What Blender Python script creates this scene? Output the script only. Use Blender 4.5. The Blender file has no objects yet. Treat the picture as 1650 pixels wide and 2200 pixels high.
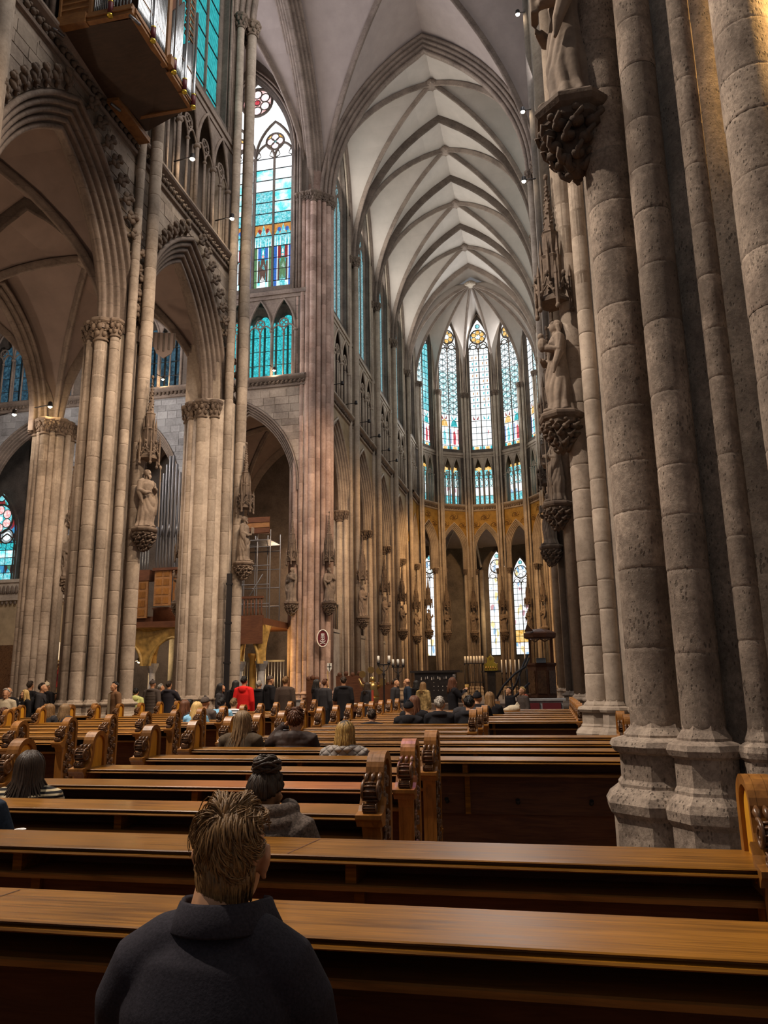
import bpy, math, random
import numpy as np
from mathutils import Vector, Matrix
random.seed(7); np.random.seed(7)
SC = bpy.context.scene
COL = SC.collection
R_ = math.radians
pi = math.pi
sin, cos, sqrt = math.sin, math.cos, math.sqrt

# ------------------------------------------------------------------ camera
CZ = 1.62
cam_d = bpy.data.cameras.new('camera')
cam = bpy.data.objects.new('camera', cam_d); COL.objects.link(cam)
cam_d.sensor_fit = 'HORIZONTAL'; cam_d.sensor_width = 36; cam_d.lens = 36.0
cam_d.clip_end = 400; cam_d.clip_start = .05
_yaw, _pit, _rol = R_(-11.916), R_(12.65), R_(-.8)
_F = Vector((sin(_yaw)*cos(_pit), cos(_yaw)*cos(_pit), sin(_pit)))
_r = Vector((cos(_yaw), -sin(_yaw), 0)); _u = _r.cross(_F)
_c, _s = cos(_rol), sin(_rol)
_r2 = _r*_c + _u*_s; _u2 = _u*_c - _r*_s
cam.matrix_world = Matrix(((_r2.x, _u2.x, -_F.x, 0), (_r2.y, _u2.y, -_F.y, 0), (_r2.z, _u2.z, -_F.z, CZ), (0, 0, 0, 1)))
SC.camera = cam

# ------------------------------------------------------------------ world, exposure
W = bpy.data.worlds.new('sky'); SC.world = W; W.use_nodes = True
_bg = W.node_tree.nodes['Background']
_bg.inputs[0].default_value = (.86, .82, .82, 1); _bg.inputs[1].default_value = .17
SC.view_settings.view_transform = 'Standard'; SC.view_settings.look = 'None'
SC.view_settings.gamma = 1; SC.view_settings.use_curve_mapping = False
SC.view_settings.exposure = 0.0
SC.cycles.use_denoising = True
SC.cycles.max_bounces = 7; SC.cycles.diffuse_bounces = 4; SC.cycles.glossy_bounces = 2
SC.cycles.sample_clamp_indirect = 6
SC.cycles.caustics_reflective = False; SC.cycles.caustics_refractive = False

# ------------------------------------------------------------------ large lamps: the church's flood lights and daylight at the windows
def area(name, loc, aim, size, power, col, size_y=None):
    d = bpy.data.lights.new(name, 'AREA'); d.energy = power; d.color = col
    d.size = size
    if size_y: d.shape = 'RECTANGLE'; d.size_y = size_y
    o = bpy.data.objects.new(name, d); COL.objects.link(o); o.location = loc
    o.rotation_euler = (Vector(aim)-Vector(loc)).to_track_quat('-Z', 'Y').to_euler()
    o['kind'] = 'helper'
    return o
def spot(name, loc, aim, power, col, ang=70, rad=.25, blend=.6):
    d = bpy.data.lights.new(name, 'SPOT'); d.energy = power; d.color = col
    d.spot_size = R_(ang); d.spot_blend = blend; d.shadow_soft_size = rad
    o = bpy.data.objects.new(name, d); COL.objects.link(o); o.location = loc
    o.rotation_euler = (Vector(aim)-Vector(loc)).to_track_quat('-Z', 'Y').to_euler()
    o['kind'] = 'helper'
    return o
def point(name, loc, power, col, rad=.12):
    d = bpy.data.lights.new(name, 'POINT'); d.energy = power; d.color = col; d.shadow_soft_size = rad
    o = bpy.data.objects.new(name, d); COL.objects.link(o); o.location = loc; o['kind'] = 'helper'
    return o
WARM = (1, .77, .55); AMB = (1, .58, .24); COOL = (.92, .96, 1)
# flood lights on the triforium ledges
for yy, pw in ((6.5, 15000), (14, 11000), (21, 7000)):
    spot('flood_lamp', (-11.6, yy-3, 20.6), (1.0, yy, 1.0), pw, (1, .86, .72), 75)
for yy, pw in ((9, 8000), (16, 8500), (23, 9000)):
    spot('flood_lamp', (.2, yy-2, 20.6), (-13.2, yy+6, 4.0), pw, WARM, 70)
spot('flood_lamp', (-1.2, 30, 21), (-13, 42.5, 8), 11000, (1, .72, .50), 55)
for yy in (46, 53, 60, 67):
    spot('flood_lamp', (.3, yy-3, 20.6), (-12.6, yy+3, 5), 4200, AMB, 75)
    spot('flood_lamp', (-12.0, yy-3, 20.6), (.9, yy+3, 5), 3000, AMB, 75)
spot('flood_lamp', (-5.9, 58, 21), (-5.9, 79, 7), 10000, AMB, 75)
# daylight coming in through the great windows
area('daylight', (-5.87, 77.6, 33), (-5.87, 55, 36), 8, 2100, COOL, 14)
for yy in (46.1, 53.2, 60.3, 67.4):
    for s, xx in ((1, -12.0), (-1, .25)):
        area('daylight', (xx, yy, 33), (xx+s*8, yy, 35), 4.5, 620 if s > 0 else 130, (1, .94, .86), 11)
area('daylight', (-17.2, 42.0, 33), (-17.2, 25, 28), 5, 900, COOL, 13)
area('daylight', (-25, 36, 33), (-8, 36, 34), 9, 2600, (.9, .9, 1), 13)
area('daylight', (.6, 17, 31), (-12.6, 19, 22), 12, 4300, (1, .95, .90), 9)  # added soft light for the upper left wall, no window built here
area('daylight', (.4, 30, 31), (-13.0, 36, 28), 6, 900, (.95, .95, 1), 9)
# lamps of the right aisle, behind the near pier
spot('aisle_lamp', (5.6, 4.9, 8.6), (1.7, 5.15, 7.2), 5200, (1, .60, .20), 42)
# sunlight coloured by the stained glass, falling on the pews
spot('window_light', (-.4, 12, 21), (-1.75, 5.2, .97), 26000, (.75, .32, .85), 6.0, .1, 1.0)
area('aisle_lamp', (5.5, 3.0, 6.5), (1.9, 6.5, 3.2), 1.0, 45, (1, .72, .42))

# ------------------------------------------------------------------ materials
MATS = {}
def newmat(name):
    m = bpy.data.materials.new(name); m.use_nodes = True
    nt = m.node_tree
    for n in list(nt.nodes): nt.nodes.remove(n)
    return m, nt
def N(nt, typ, ins=None, **kw):
    n = nt.nodes.new(typ)
    for k, v in kw.items(): setattr(n, k, v)
    for k, v in (ins or {}).items():
        if hasattr(v, 'bl_idname') or isinstance(v, bpy.types.NodeSocket):
            nt.links.new(v, n.inputs[k])
        else: n.inputs[k].default_value = v
    return n
def ramp(nt, fac, stops):
    n = nt.nodes.new('ShaderNodeValToRGB'); nt.links.new(fac, n.inputs[0])
    el = n.color_ramp.elements
    while len(el) < len(stops): el.new(.5)
    for e, (p, c) in zip(el, stops):
        e.position = p; e.color = (c[0], c[1], c[2], 1) if hasattr(c, '__len__') else (c, c, c, 1)
    return n.outputs[0]
def mixc(nt, fac, a, b, mode='MIX'):
    n = nt.nodes.new('ShaderNodeMix'); n.data_type = 'RGBA'; n.blend_type = mode
    for i, v in ((0, fac), (6, a), (7, b)):
        if isinstance(v, bpy.types.NodeSocket): nt.links.new(v, n.inputs[i])
        elif hasattr(v, '__len__'): n.inputs[i].default_value = (v[0], v[1], v[2], 1)
        else: n.inputs[i].default_value = v
    return n.outputs[2]
def math_(nt, op, a, b=None, c=None):
    n = nt.nodes.new('ShaderNodeMath'); n.operation = op
    for i, v in ((0, a), (1, b), (2, c)):
        if v is None: continue
        if isinstance(v, bpy.types.NodeSocket): nt.links.new(v, n.inputs[i])
        else: n.inputs[i].default_value = v
    return n.outputs[0]
def finish(nt, col, rough=.8, bump=None, bstr=.3, bdist=.02, spec=.3, metal=0, coat=0):
    b = N(nt, 'ShaderNodeBsdfPrincipled')
    for k, v in (('Base Color', col), ('Roughness', rough), ('Specular IOR Level', spec), ('Metallic', metal), ('Coat Weight', coat)):
        if isinstance(v, bpy.types.NodeSocket): nt.links.new(v, b.inputs[k])
        elif hasattr(v, '__len__'): b.inputs[k].default_value = (v[0], v[1], v[2], 1)
        else: b.inputs[k].default_value = v
    if bump is not None:
        bn = N(nt, 'ShaderNodeBump', {'Height': bump, 'Strength': bstr, 'Distance': bdist})
        nt.links.new(bn.outputs[0], b.inputs['Normal'])
    o = N(nt, 'ShaderNodeOutputMaterial'); nt.links.new(b.outputs[0], o.inputs[0])
def wpos(nt, sc=(1, 1, 1)):
    g = N(nt, 'ShaderNodeNewGeometry')
    mp = N(nt, 'ShaderNodeMapping', {'Vector': g.outputs['Position'], 'Scale': sc})
    return mp.outputs[0]
def stone(name, a, b, pits=0.0, var=.22, joint=0.0, jh=.62, bstr=.35, fs=.9, grain=0):
    m, nt = newmat(name)
    p = wpos(nt)
    n1 = N(nt, 'ShaderNodeTexNoise', {'Vector': p, 'Scale': fs, 'Detail': 5, 'Roughness': .6}).outputs[0]
    n2 = N(nt, 'ShaderNodeTexNoise', {'Vector': p, 'Scale': 9., 'Detail': 5, 'Roughness': .65}).outputs[0]
    mx = math_(nt, 'ADD', math_(nt, 'MULTIPLY', n1, .65), math_(nt, 'MULTIPLY', n2, .35))
    col = ramp(nt, mx, [(.36, a), (.60, b)])
    oi = N(nt, 'ShaderNodeObjectInfo')
    rv = math_(nt, 'MULTIPLY_ADD', oi.outputs['Random'], var, 1-var*.6)
    col = mixc(nt, 1.0, col, N(nt, 'ShaderNodeCombineColor', {0: rv, 1: rv, 2: rv}).outputs[0], 'MULTIPLY')
    h = n2
    if grain:
        n3 = N(nt, 'ShaderNodeTexNoise', {'Vector': wpos(nt, (1, 1, .8)), 'Scale': 34., 'Detail': 6, 'Roughness': .75}).outputs[0]
        col = mixc(nt, math_(nt, 'MULTIPLY', ramp(nt, n3, [(.42, 1.0), (.56, 0.0)]), .45), col, [x*.55 for x in a])
        st = N(nt, 'ShaderNodeTexNoise', {'Vector': wpos(nt, (1, 1, .6)), 'Scale': 1.7, 'Detail': 7, 'Roughness': .68}).outputs[0]
        col = mixc(nt, math_(nt, 'MULTIPLY', ramp(nt, st, [(.40, 1.0), (.47, 0.0)]), .55), col, [x*.62 for x in a])
        h = math_(nt, 'ADD', math_(nt, 'MULTIPLY', n2, .8), math_(nt, 'MULTIPLY', n3, .5))
    if pits:
        v1 = N(nt, 'ShaderNodeTexVoronoi', {'Vector': wpos(nt, (40, 40, 19)), 'Scale': 1.0}, feature='F1').outputs['Distance']
        sel = N(nt, 'ShaderNodeTexNoise', {'Vector': p, 'Scale': 4, 'Detail': 2}).outputs[0]
        pm = ramp(nt, math_(nt, 'ADD', v1, math_(nt, 'MULTIPLY_ADD', sel, -.75, .40)), [(.15, 1.0), (.24, 0.0)])
        pm = math_(nt, 'MULTIPLY', pm, pits)
        col = mixc(nt, pm, col, [x*.28 for x in a])
        h = math_(nt, 'SUBTRACT', h, math_(nt, 'MULTIPLY', pm, 1.2))
    if joint:
        sx = N(nt, 'ShaderNodeSeparateXYZ', {0: N(nt, 'ShaderNodeNewGeometry').outputs['Position']})
        zz = math_(nt, 'FRACT', math_(nt, 'DIVIDE', sx.outputs[2], jh))
        jm = math_(nt, 'MULTIPLY', ramp(nt, zz, [(0, 1.0), (.05, 0.0)]), joint)
        col = mixc(nt, jm, col, [x*.35 for x in a])
    finish(nt, col, .86, h, bstr, .02, .2)
    MATS[name] = m; return m
def wood(name, a, b, rough=.38, sc=(1.2, 14, 14), var=.3, coat=.0, spec=.45):
    m, nt = newmat(name)
    oi = N(nt, 'ShaderNodeObjectInfo')
    pp = N(nt, 'ShaderNodeVectorMath', {0: wpos(nt, sc), 1: oi.outputs['Location']}).outputs[0]
    n1 = N(nt, 'ShaderNodeTexNoise', {'Vector': pp, 'Scale': 2.4, 'Detail': 6, 'Roughness': .62, 'Distortion': .8}).outputs[0]
    n2 = N(nt, 'ShaderNodeTexNoise', {'Vector': wpos(nt), 'Scale': 2.0, 'Detail': 2}).outputs[0]
    col = ramp(nt, math_(nt, 'ADD', math_(nt, 'MULTIPLY', n1, .7), math_(nt, 'MULTIPLY', n2, .3)), [(.36, a), (.64, b)])
    rv = math_(nt, 'MULTIPLY_ADD', oi.outputs['Random'], var, 1-var*.5)
    col = mixc(nt, 1.0, col, N(nt, 'ShaderNodeCombineColor', {0: rv, 1: rv, 2: rv}).outputs[0], 'MULTIPLY')
    rr = math_(nt, 'MULTIPLY_ADD', n1, .25, rough-.12)
    finish(nt, col, rr, n1, .12, .004, spec, 0, coat)
    MATS[name] = m; return m
def plain(name, c, rough=.7, spec=.3, metal=0, nsc=0, namt=.25, bstr=0., bd=.01):
    m, nt = newmat(name)
    if nsc:
        n = N(nt, 'ShaderNodeTexNoise', {'Vector': wpos(nt), 'Scale': nsc, 'Detail': 4, 'Roughness': .6}).outputs[0]
        col = ramp(nt, n, [(.3, [x*(1-namt) for x in c]), (.7, [min(1, x*(1+namt)) for x in c])])
        finish(nt, col, rough, n if bstr else None, bstr, bd, spec, metal)
    else: finish(nt, c, rough, None, 0, 0, spec, metal)
    MATS[name] = m; return m
def emit(name, c, s):
    m, nt = newmat(name)
    e = N(nt, 'ShaderNodeEmission', {0: (c[0], c[1], c[2], 1), 1: s}); o = N(nt, 'ShaderNodeOutputMaterial')
    nt.links.new(e.outputs[0], o.inputs[0]); MATS[name] = m; return m
def glass(name, c, c2, s, kind='plain', lead=.85, nsc=5.0):
    """lit stained glass: colours c..c2, lead lines drawn per pane"""
    m, nt = newmat(name)
    tc = N(nt, 'ShaderNodeTexCoord').outputs['Object']
    xyz = N(nt, 'ShaderNodeSeparateXYZ', {0: tc}); u, v = xyz.outputs[0], xyz.outputs[2]
    n = N(nt, 'ShaderNodeTexNoise', {'Vector': wpos(nt), 'Scale': nsc, 'Detail': 3, 'Roughness': .6}).outputs[0]
    if kind == 'figure':
        vo = N(nt, 'ShaderNodeTexVoronoi', {'Vector': wpos(nt, (1, 1, .42)), 'Scale': 3.8}).outputs['Color']
        hs = N(nt, 'ShaderNodeSeparateColor', {0: vo}).outputs[0]
        col = ramp(nt, hs, c)
        nt.nodes[-1].color_ramp.interpolation = 'CONSTANT'
    else: col = ramp(nt, n, [(.38, c), (.62, c2)])
    r = math_(nt, 'SQRT', math_(nt, 'ADD', math_(nt, 'POWER', u, 2.0), math_(nt, 'POWER', v, 2.0)))
    lines = None
    if kind in ('ring', 'dots'):
        lines = ramp(nt, math_(nt, 'ABSOLUTE', math_(nt, 'SUBTRACT', r, .40)), [(.055, 1.0), (.085, 0.0)])
        d = ramp(nt, r, [(.06, 1.0), (.09, 0.0)])
        lines = math_(nt, 'MAXIMUM', lines, math_(nt, 'MULTIPLY', d, .6))
    if kind == 'floral':
        vd = N(nt, 'ShaderNodeTexVoronoi', {'Vector': wpos(nt), 'Scale': 5.5}, feature='DISTANCE_TO_EDGE').outputs[0]
        lines = ramp(nt, vd, [(.03, .75), (.08, 0.0)])
    if kind == 'diag':
        w = math_(nt, 'FRACT', math_(nt, 'ADD', math_(nt, 'MULTIPLY', u, 3.0), math_(nt, 'MULTIPLY', v, 3.0)))
        lines = ramp(nt, w, [(.0, .7), (.25, 0.0)])
    if kind in ('grid', 'figure'):
        w = math_(nt, 'ABSOLUTE', math_(nt, 'SUBTRACT', math_(nt, 'FRACT', math_(nt, 'MULTIPLY_ADD', u, 2.0, .5)), .5))
        lines = ramp(nt, w, [(.03, .8), (.06, 0.0)])
    if lines is not None: col = mixc(nt, math_(nt, 'MULTIPLY', lines, lead), col, (.01, .03, .04))
    e = N(nt, 'ShaderNodeEmission', {0: col, 1: s})
    g = N(nt, 'ShaderNodeBsdfGlossy', {0: (.06, .06, .06, 1), 1: .3})
    a = N(nt, 'ShaderNodeAddShader', {0: e.outputs[0], 1: g.outputs[0]})
    o = N(nt, 'ShaderNodeOutputMaterial'); nt.links.new(a.outputs[0], o.inputs[0])
    MATS[name] = m; return m

stone('stone_near', (.19, .145, .115), (.42, .335, .265), pits=.62, var=.55, bstr=.55, fs=2.6, grain=1)
stone('stone_pier', (.235, .185, .145), (.43, .35, .28), pits=.25, var=.27)
stone('stone_red', (.28, .18, .14), (.46, .33, .27), pits=.15, var=.42)
stone('stone_wall', (.20, .155, .125), (.37, .30, .24), pits=.1, var=.40)
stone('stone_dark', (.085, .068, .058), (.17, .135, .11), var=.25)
stone('stone_trim', (.145, .110, .090), (.27, .21, .17), var=.15, joint=.5)
stone('stone_choir', (.30, .24, .19), (.50, .41, .32), var=.2, joint=.35, jh=.8)
stone('stone_grey', (.18, .17, .17), (.34, .33, .33), var=.45)
stone('carving', (.085, .062, .050), (.21, .155, .115), var=.2, bstr=.6)
stone('statue_stone', (.14, .105, .082), (.28, .215, .165), var=.25)
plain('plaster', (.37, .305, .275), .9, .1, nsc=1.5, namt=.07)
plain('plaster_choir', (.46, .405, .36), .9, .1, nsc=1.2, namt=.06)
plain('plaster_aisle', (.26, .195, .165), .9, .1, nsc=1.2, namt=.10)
wood('wood_rail', (.095, .036, .004), (.31, .128, .012), .36, sc=(.9, 22, 22), var=.30, spec=.26)
wood('wood_mid', (.17, .072, .016), (.34, .15, .035), .5, var=.2, spec=.3)
wood('wood_end', (.16, .062, .012), (.33, .135, .024), .36, (9, 9, 1.6), .35)
wood('wood_panel', (.46, .20, .014), (.72, .36, .03), .40, (9, 9, 1.4), .2)
wood('wood_dark', (.075, .028, .015), (.155, .062, .028), .55, var=.3, spec=.25)
wood('wood_carved', (.06, .026, .012), (.16, .075, .03), .28, (6, 6, 4), .3)
wood('wood_organ', (.20, .085, .028), (.36, .17, .055), .5, (2, 2, 10), .1)
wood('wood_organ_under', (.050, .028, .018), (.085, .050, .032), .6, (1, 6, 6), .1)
plain('gold_paint', (.33, .19, .045), .75, .25, nsc=2.2, namt=.25)
plain('tan_paint', (.36, .265, .16), .8, .2, nsc=1.6, namt=.22)
plain('mosaic', (.40, .25, .07), .5, .4, nsc=3.0, namt=.45)
plain('ornament', (.16, .085, .03), .8, .2)
plain('gold', (.95, .62, .10), .28, .5, 1.0, nsc=16, namt=.35, bstr=.5)
plain('brass', (.42, .27, .10), .35, .5, .9)
plain('iron', (.035, .032, .034), .5, .4, .6)
plain('steel', (.24, .24, .25), .4, .5, .8)
plain('pipe', (.34, .35, .36), .26, .5, .9)
plain('pipe_dark', (.13, .125, .13), .4, .5, .8)
plain('black_marble', (.022, .020, .021), .35, .4, nsc=5, namt=.5)
plain('white_paint', (.75, .73, .70), .6, .3)
plain('red_paint', (.28, .035, .025), .6, .3)
plain('maroon', (.13, .018, .022), .5, .3)
plain('candle', (.85, .82, .74), .5, .3)
plain('floor_stone', (.13, .10, .085), .55, .35, nsc=2, namt=.3)
plain('cloth_red', (.30, .05, .03), .9, .1)
emit('bulb', (1, .86, .62), 60); emit('bulb_warm', (1, .66, .25), 55)
TEAL = (.02, .52, .58); CYAN = (.10, .86, .90); WHT = (.92, .98, 1.0)
glass('glass_teal', TEAL, (.06, .70, .76), 1.0, 'floral')
glass('glass_teal_strip', (.03, .45, .48), (.06, .62, .64), .8, 'diag')
glass('glass_cyan', (.05, .62, .70), (.45, .93, 1), 1.05, 'floral', .6)
glass('glass_half', (.12, .74, .80), (.95, 1, 1), 1.35, 'floral', .35, 1.6)
glass('glass_white', (.86, .95, 1), (1, 1, 1), 1.8, 'plain')
glass('glass_dots', (.7, .93, .97), (1, 1, 1), 1.6, 'dots', .25)
glass('glass_ring', (.72, .90, .94), (1, 1, 1), 1.45, 'ring', .8)
glass('glass_ringteal', (.36, .80, .84), (.92, 1, 1), 1.3, 'ring', .85)
glass('glass_grid', (.80, .93, .97), (1, 1, 1), 1.35, 'grid', .7)
glass('glass_gold', (.75, .38, .05), (1, .72, .30), 1.1, 'plain')
glass('glass_pink', (.80, .30, .30), (1, .80, .78), 1.2, 'plain', .5, 7)
glass('glass_rosy', (.92, .66, .70), (1, .95, .95), 1.3, 'plain', .5, 7)
glass('glass_red', (.50, .02, .05), (.85, .12, .15), 1.0, 'plain')
glass('glass_night', (.02, .06, .10), (.08, .20, .28), .55, 'floral')
glass('glass_figure', [(0, (.90, .96, 1)), (.36, (.10, .62, .68)), (.47, (.92, .97, 1)), (.58, (.80, .42, .08)), (.70, (.92, .97, 1)), (.80, (.48, .05, .04)), (.86, (.95, .98, 1))], None, 1.15, 'figure', .6)
glass('glass_mid', (.06, .36, .42), (.55, .80, .85), .75, 'floral', .8, 9)
for _n, _c in (('green', (.10, .22, .10)), ('blue', (.03, .13, .50)), ('brown', (.10, .05, .035)), ('orange', (.55, .25, .06)), ('darkred', (.26, .02, .02)), ('violet', (.30, .28, .60))): glass('glass_'+_n, _c, [min(1, x*1.5) for x in _c], .9, 'plain', .5, 9)
glass('glass_saint', [(0, (.10, .62, .70)), (.20, (.04, .10, .40)), (.36, (.05, .20, .12)), (.48, (.05, .02, .02)), (.60, (.30, .03, .03)), (.70, (.65, .85, .9)), (.80, (.50, .22, .05)), (.90, (.05, .30, .60))], None, .95, 'figure', .7)
glass('glass_pale', [(0, (.92, .97, 1)), (.40, (.80, .90, .85)), (.52, (.30, .50, .70)), (.60, (.95, .98, 1)), (.78, (.55, .30, .35)), (.86, (.85, .70, .35)), (.92, (.95, .98, 1))], None, 1.25, 'figure', .6)

# ------------------------------------------------------------------ geometry helpers
class MB:
    def __init__(s): s.v = []; s.f = []; s.sm = []
    def add(s, vs, fs, smooth=False):
        o = len(s.v); s.v.extend([tuple(p) for p in vs])
        for f in fs: s.f.append(tuple(i+o for i in f)); s.sm.append(smooth)
        return s
    def box(s, x0, y0, z0, x1, y1, z1):
        vs = [(x, y, z) for z in (z0, z1) for y in (y0, y1) for x in (x0, x1)]
        return s.add(vs, [(0, 2, 3, 1), (4, 5, 7, 6), (0, 1, 5, 4), (2, 6, 7, 3), (0, 4, 6, 2), (1, 3, 7, 5)])
    def loft(s, rings, caps=True, smooth=True, closed=True):
        n = len(rings[0]); o = len(s.v)
        for r in rings: s.v.extend([tuple(p) for p in r])
        m = n if closed else n-1
        for i in range(len(rings)-1):
            for j in range(m):
                a = o+i*n+j; b = o+i*n+(j+1) % n
                s.f.append((a, b, b+n, a+n)); s.sm.append(smooth)
        if caps and closed:
            s.f.append(tuple(o+j for j in range(n-1, -1, -1))); s.sm.append(False)
            s.f.append(tuple(o+(len(rings)-1)*n+j for j in range(n))); s.sm.append(False)
        return s
    def lathe(s, prof, n=16, c=(0, 0), a0=0, smooth=True, caps=True):
        return s.loft([[(c[0]+r*cos(a0+2*pi*j/n), c[1]+r*sin(a0+2*pi*j/n), z) for j in range(n)] for r, z in prof], caps, smooth)
    def tube(s, pts, r, n=8, caps=True, smooth=True, flat=1.0):
        P = [Vector(p) for p in pts]; rings = []
        up = None
        for i, p in enumerate(P):
            t = (P[min(i+1, len(P)-1)]-P[max(i-1, 0)])
            if t.length < 1e-9: t = Vector((0, 0, 1))
            t.normalize()
            if up is None:
                up = Vector((0, 0, 1)) if abs(t.z) < .9 else Vector((0, 1, 0))
            x = up.cross(t)
            if x.length < 1e-6: x = Vector((1, 0, 0)).cross(t)
            x.normalize(); y = t.cross(x); up = y
            rr = r[i] if hasattr(r, '__len__') else r
            rings.append([p+x*(rr*cos(2*pi*j/n))+y*(rr*flat*sin(2*pi*j/n)) for j in range(n)])
        return s.loft(rings, caps, smooth)
    def ball(s, c, r, n=10, m=7, smooth=True):
        rx, ry, rz = r if hasattr(r, '__len__') else (r, r, r)
        rings = []
        for i in range(m+1):
            a = -pi/2+pi*i/m; q = max(cos(a), .02)
            rings.append([(c[0]+rx*q*cos(2*pi*j/n), c[1]+ry*q*sin(2*pi*j/n), c[2]+rz*sin(a)) for j in range(n)])
        return s.loft(rings, True, smooth)
    def prism(s, poly, d0, d1, axis='y', smooth=False):
        def P(p, d): return (p[0], d, p[1]) if axis == 'y' else ((d, p[0], p[1]) if axis == 'x' else (p[0], p[1], d))
        n = len(poly)
        vs = [P(p, d0) for p in poly]+[P(p, d1) for p in poly]
        fs = [tuple(range(n)), tuple(range(2*n-1, n-1, -1))]+[(i, i+n, (i+1) % n+n, (i+1) % n) for i in range(n)]
        return s.add(vs, fs, smooth)
    def sweep(s, frames, prof, closed=False, smooth=True):
        """frames: (pos, nrm, bin); prof: (a,b) -> pos+a*nrm+b*bin ; open profile"""
        rings = [[(p[0]+a*nn[0]+b*bb[0], p[1]+a*nn[1]+b*bb[1], p[2]+a*nn[2]+b*bb[2]) for a, b in prof] for p, nn, bb in frames]
        return s.loft(rings, False, smooth, closed)
    def mesh(s, name, mat=None):
        me = bpy.data.meshes.new(name)
        me.from_pydata(s.v, [], s.f); me.polygons.foreach_set('use_smooth', s.sm)
        me.update()
        if mat: me.materials.append(MATS[mat])
        return me
def obj(name, m, mat=None, parent=None, loc=(0, 0, 0), rz=0, sc=None, rot=None):
    if isinstance(m, MB): m = m.mesh(name, mat)
    o = bpy.data.objects.new(name, m); COL.objects.link(o)
    o.location = loc; o.rotation_euler = rot or (0, 0, rz)
    if sc: o.scale = sc
    if parent: o.parent = parent
    if mat and m.materials and m.materials[0] is not MATS[mat]:
        o.material_slots[0].link = 'OBJECT'; o.material_slots[0].material = MATS[mat]
    return o
def thing(name, label, cat, loc=(0, 0, 0), rz=0, group=None, sc=None):
    o = bpy.data.objects.new(name, None); COL.objects.link(o); o.empty_display_size = .2
    o.location = loc; o.rotation_euler = (0, 0, rz)
    if sc: o.scale = sc
    o['label'] = label; o['category'] = cat
    if group: o['group'] = group
    return o
def tag(o, label, cat, group=None):
    o['label'] = label; o['category'] = cat
    if group: o['group'] = group
    return o
def struct(name, loc=(0, 0, 0), rz=0, label=None, cat=None):
    o = bpy.data.objects.new(name, None); COL.objects.link(o); o.empty_display_size = .2
    o.location = loc; o.rotation_euler = (0, 0, rz); o['kind'] = 'structure'
    if label: o['label'] = label
    if cat: o['category'] = cat
    return o
CACHE = {}
def cached(key, fn):
    if key not in CACHE: CACHE[key] = fn()
    return CACHE[key]
def remesh(mb, name, vox, it=4, mat=None, fac=.5):
    me = mb.mesh('tmp'); o = bpy.data.objects.new('tmp', me); COL.objects.link(o)
    md = o.modifiers.new('r', 'REMESH'); md.mode = 'VOXEL'; md.voxel_size = vox; md.use_smooth_shade = True
    if it: sm = o.modifiers.new('s', 'SMOOTH'); sm.factor = fac; sm.iterations = it
    bpy.context.view_layer.update()
    dg = bpy.context.evaluated_depsgraph_get()
    out = bpy.data.meshes.new_from_object(o.evaluated_get(dg)); out.name = name
    bpy.data.objects.remove(o); bpy.data.meshes.remove(me)
    out.polygons.foreach_set('use_smooth', [True]*len(out.polygons))
    out.materials.clear()
    if mat: out.materials.append(MATS[mat])
    return out
def parc(w, h, n=12, ext=0.0):
    """pointed arch, half width w, rise h, offset ext outward: list of (u, z, nu, nz) from left springing over the apex to the right"""
    R = (w*w+h*h)/(2*w); c = R-w; Ro = R+ext
    a1 = math.acos(max(-1, min(1, c/Ro)))
    L = [(c-Ro*cos(a1*i/n), Ro*sin(a1*i/n), -cos(a1*i/n), sin(a1*i/n)) for i in range(n+1)]
    Rr = [(-u, z, -nu, nz) for u, z, nu, nz in L[::-1]]
    # mitre the apex
    L[-1] = (0, L[-1][1], 0, 1/max(.3, L[-1][3])); 
    return L[:-1]+[L[-1]]+Rr[1:]
def archframes(w, h, zs, n=12, y=0, legs=0.0):
    fr = [((u, y, zs+z), (nu, 0, nz), (0, -1, 0)) for u, z, nu, nz in parc(w, h, n)]
    if legs:
        fr = [((-w, y, zs-legs), (-1, 0, 0), (0, -1, 0))]+fr+[((w, y, zs-legs), (1, 0, 0), (0, -1, 0))]
    return fr
def orders(k, dd, bb, r, b0=0.0, seg=5):
    """stepped roll mouldings: k orders going outward (d) and to the face (b)"""
    P = []
    for i in range(k):
        d, b = i*dd, b0+i*bb
        for j in range(seg+1):
            a = R_(215-200*j/seg)
            P.append((d+r*1.05+r*cos(a), b+bb-r*.9+r*sin(a)))
        P.append((d+dd*.86, b+bb-r*1.5))
        P.append((d+dd, b+bb-r*.6))
    return P

# ================================================================== ARCHITECTURE
AX = -5.87; XL = -13.4; XR = 1.63
NY = [-1.55, 6.0, 13.55, 21.1, 28.65]; CY = [42.6, 49.7, 56.8, 63.9, 71.0]

# ------------------------------------------------------------------ floor
fl = struct('floor')
obj('floor_slab', MB().box(-45, -6, -.3, 8, 100, 0), 'floor_stone', fl)

# ------------------------------------------------------------------ pier pieces
def leafring(mb, R, z0, z1, n, big, ph=0):
    for k in range(n):
        a = ph+2*pi*k/n
        x, y = cos(a), sin(a)
        mb.ball((x*R, y*R, (z0+z1)/2), (big*.95, big*.95, (z1-z0)*.5), 6, 4)
        mb.ball((x*(R+big*.7), y*(R+big*.7), z1-.02), (big*.62, big*.62, big*.42), 5, 3)
def capital_mesh(R):
    mb = MB()
    mb.lathe([(R*1.22, 0), (R*1.3, .035), (R*1.15, .07), (R*1.08, .12), (R*1.35, .5), (R*1.75, .6)], 12)
    mb.lathe([(R*1.8, .58), (R*2.0, .63), (R*2.0, .70), (R*1.75, .75)], 8, a0=pi/8, smooth=False)
    leafring(mb, R*1.2, .12, .34, 7, R*.42)
    leafring(mb, R*1.42, .32, .58, 8, R*.44, .3)
    return mb.mesh('capital', 'carving')
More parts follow.
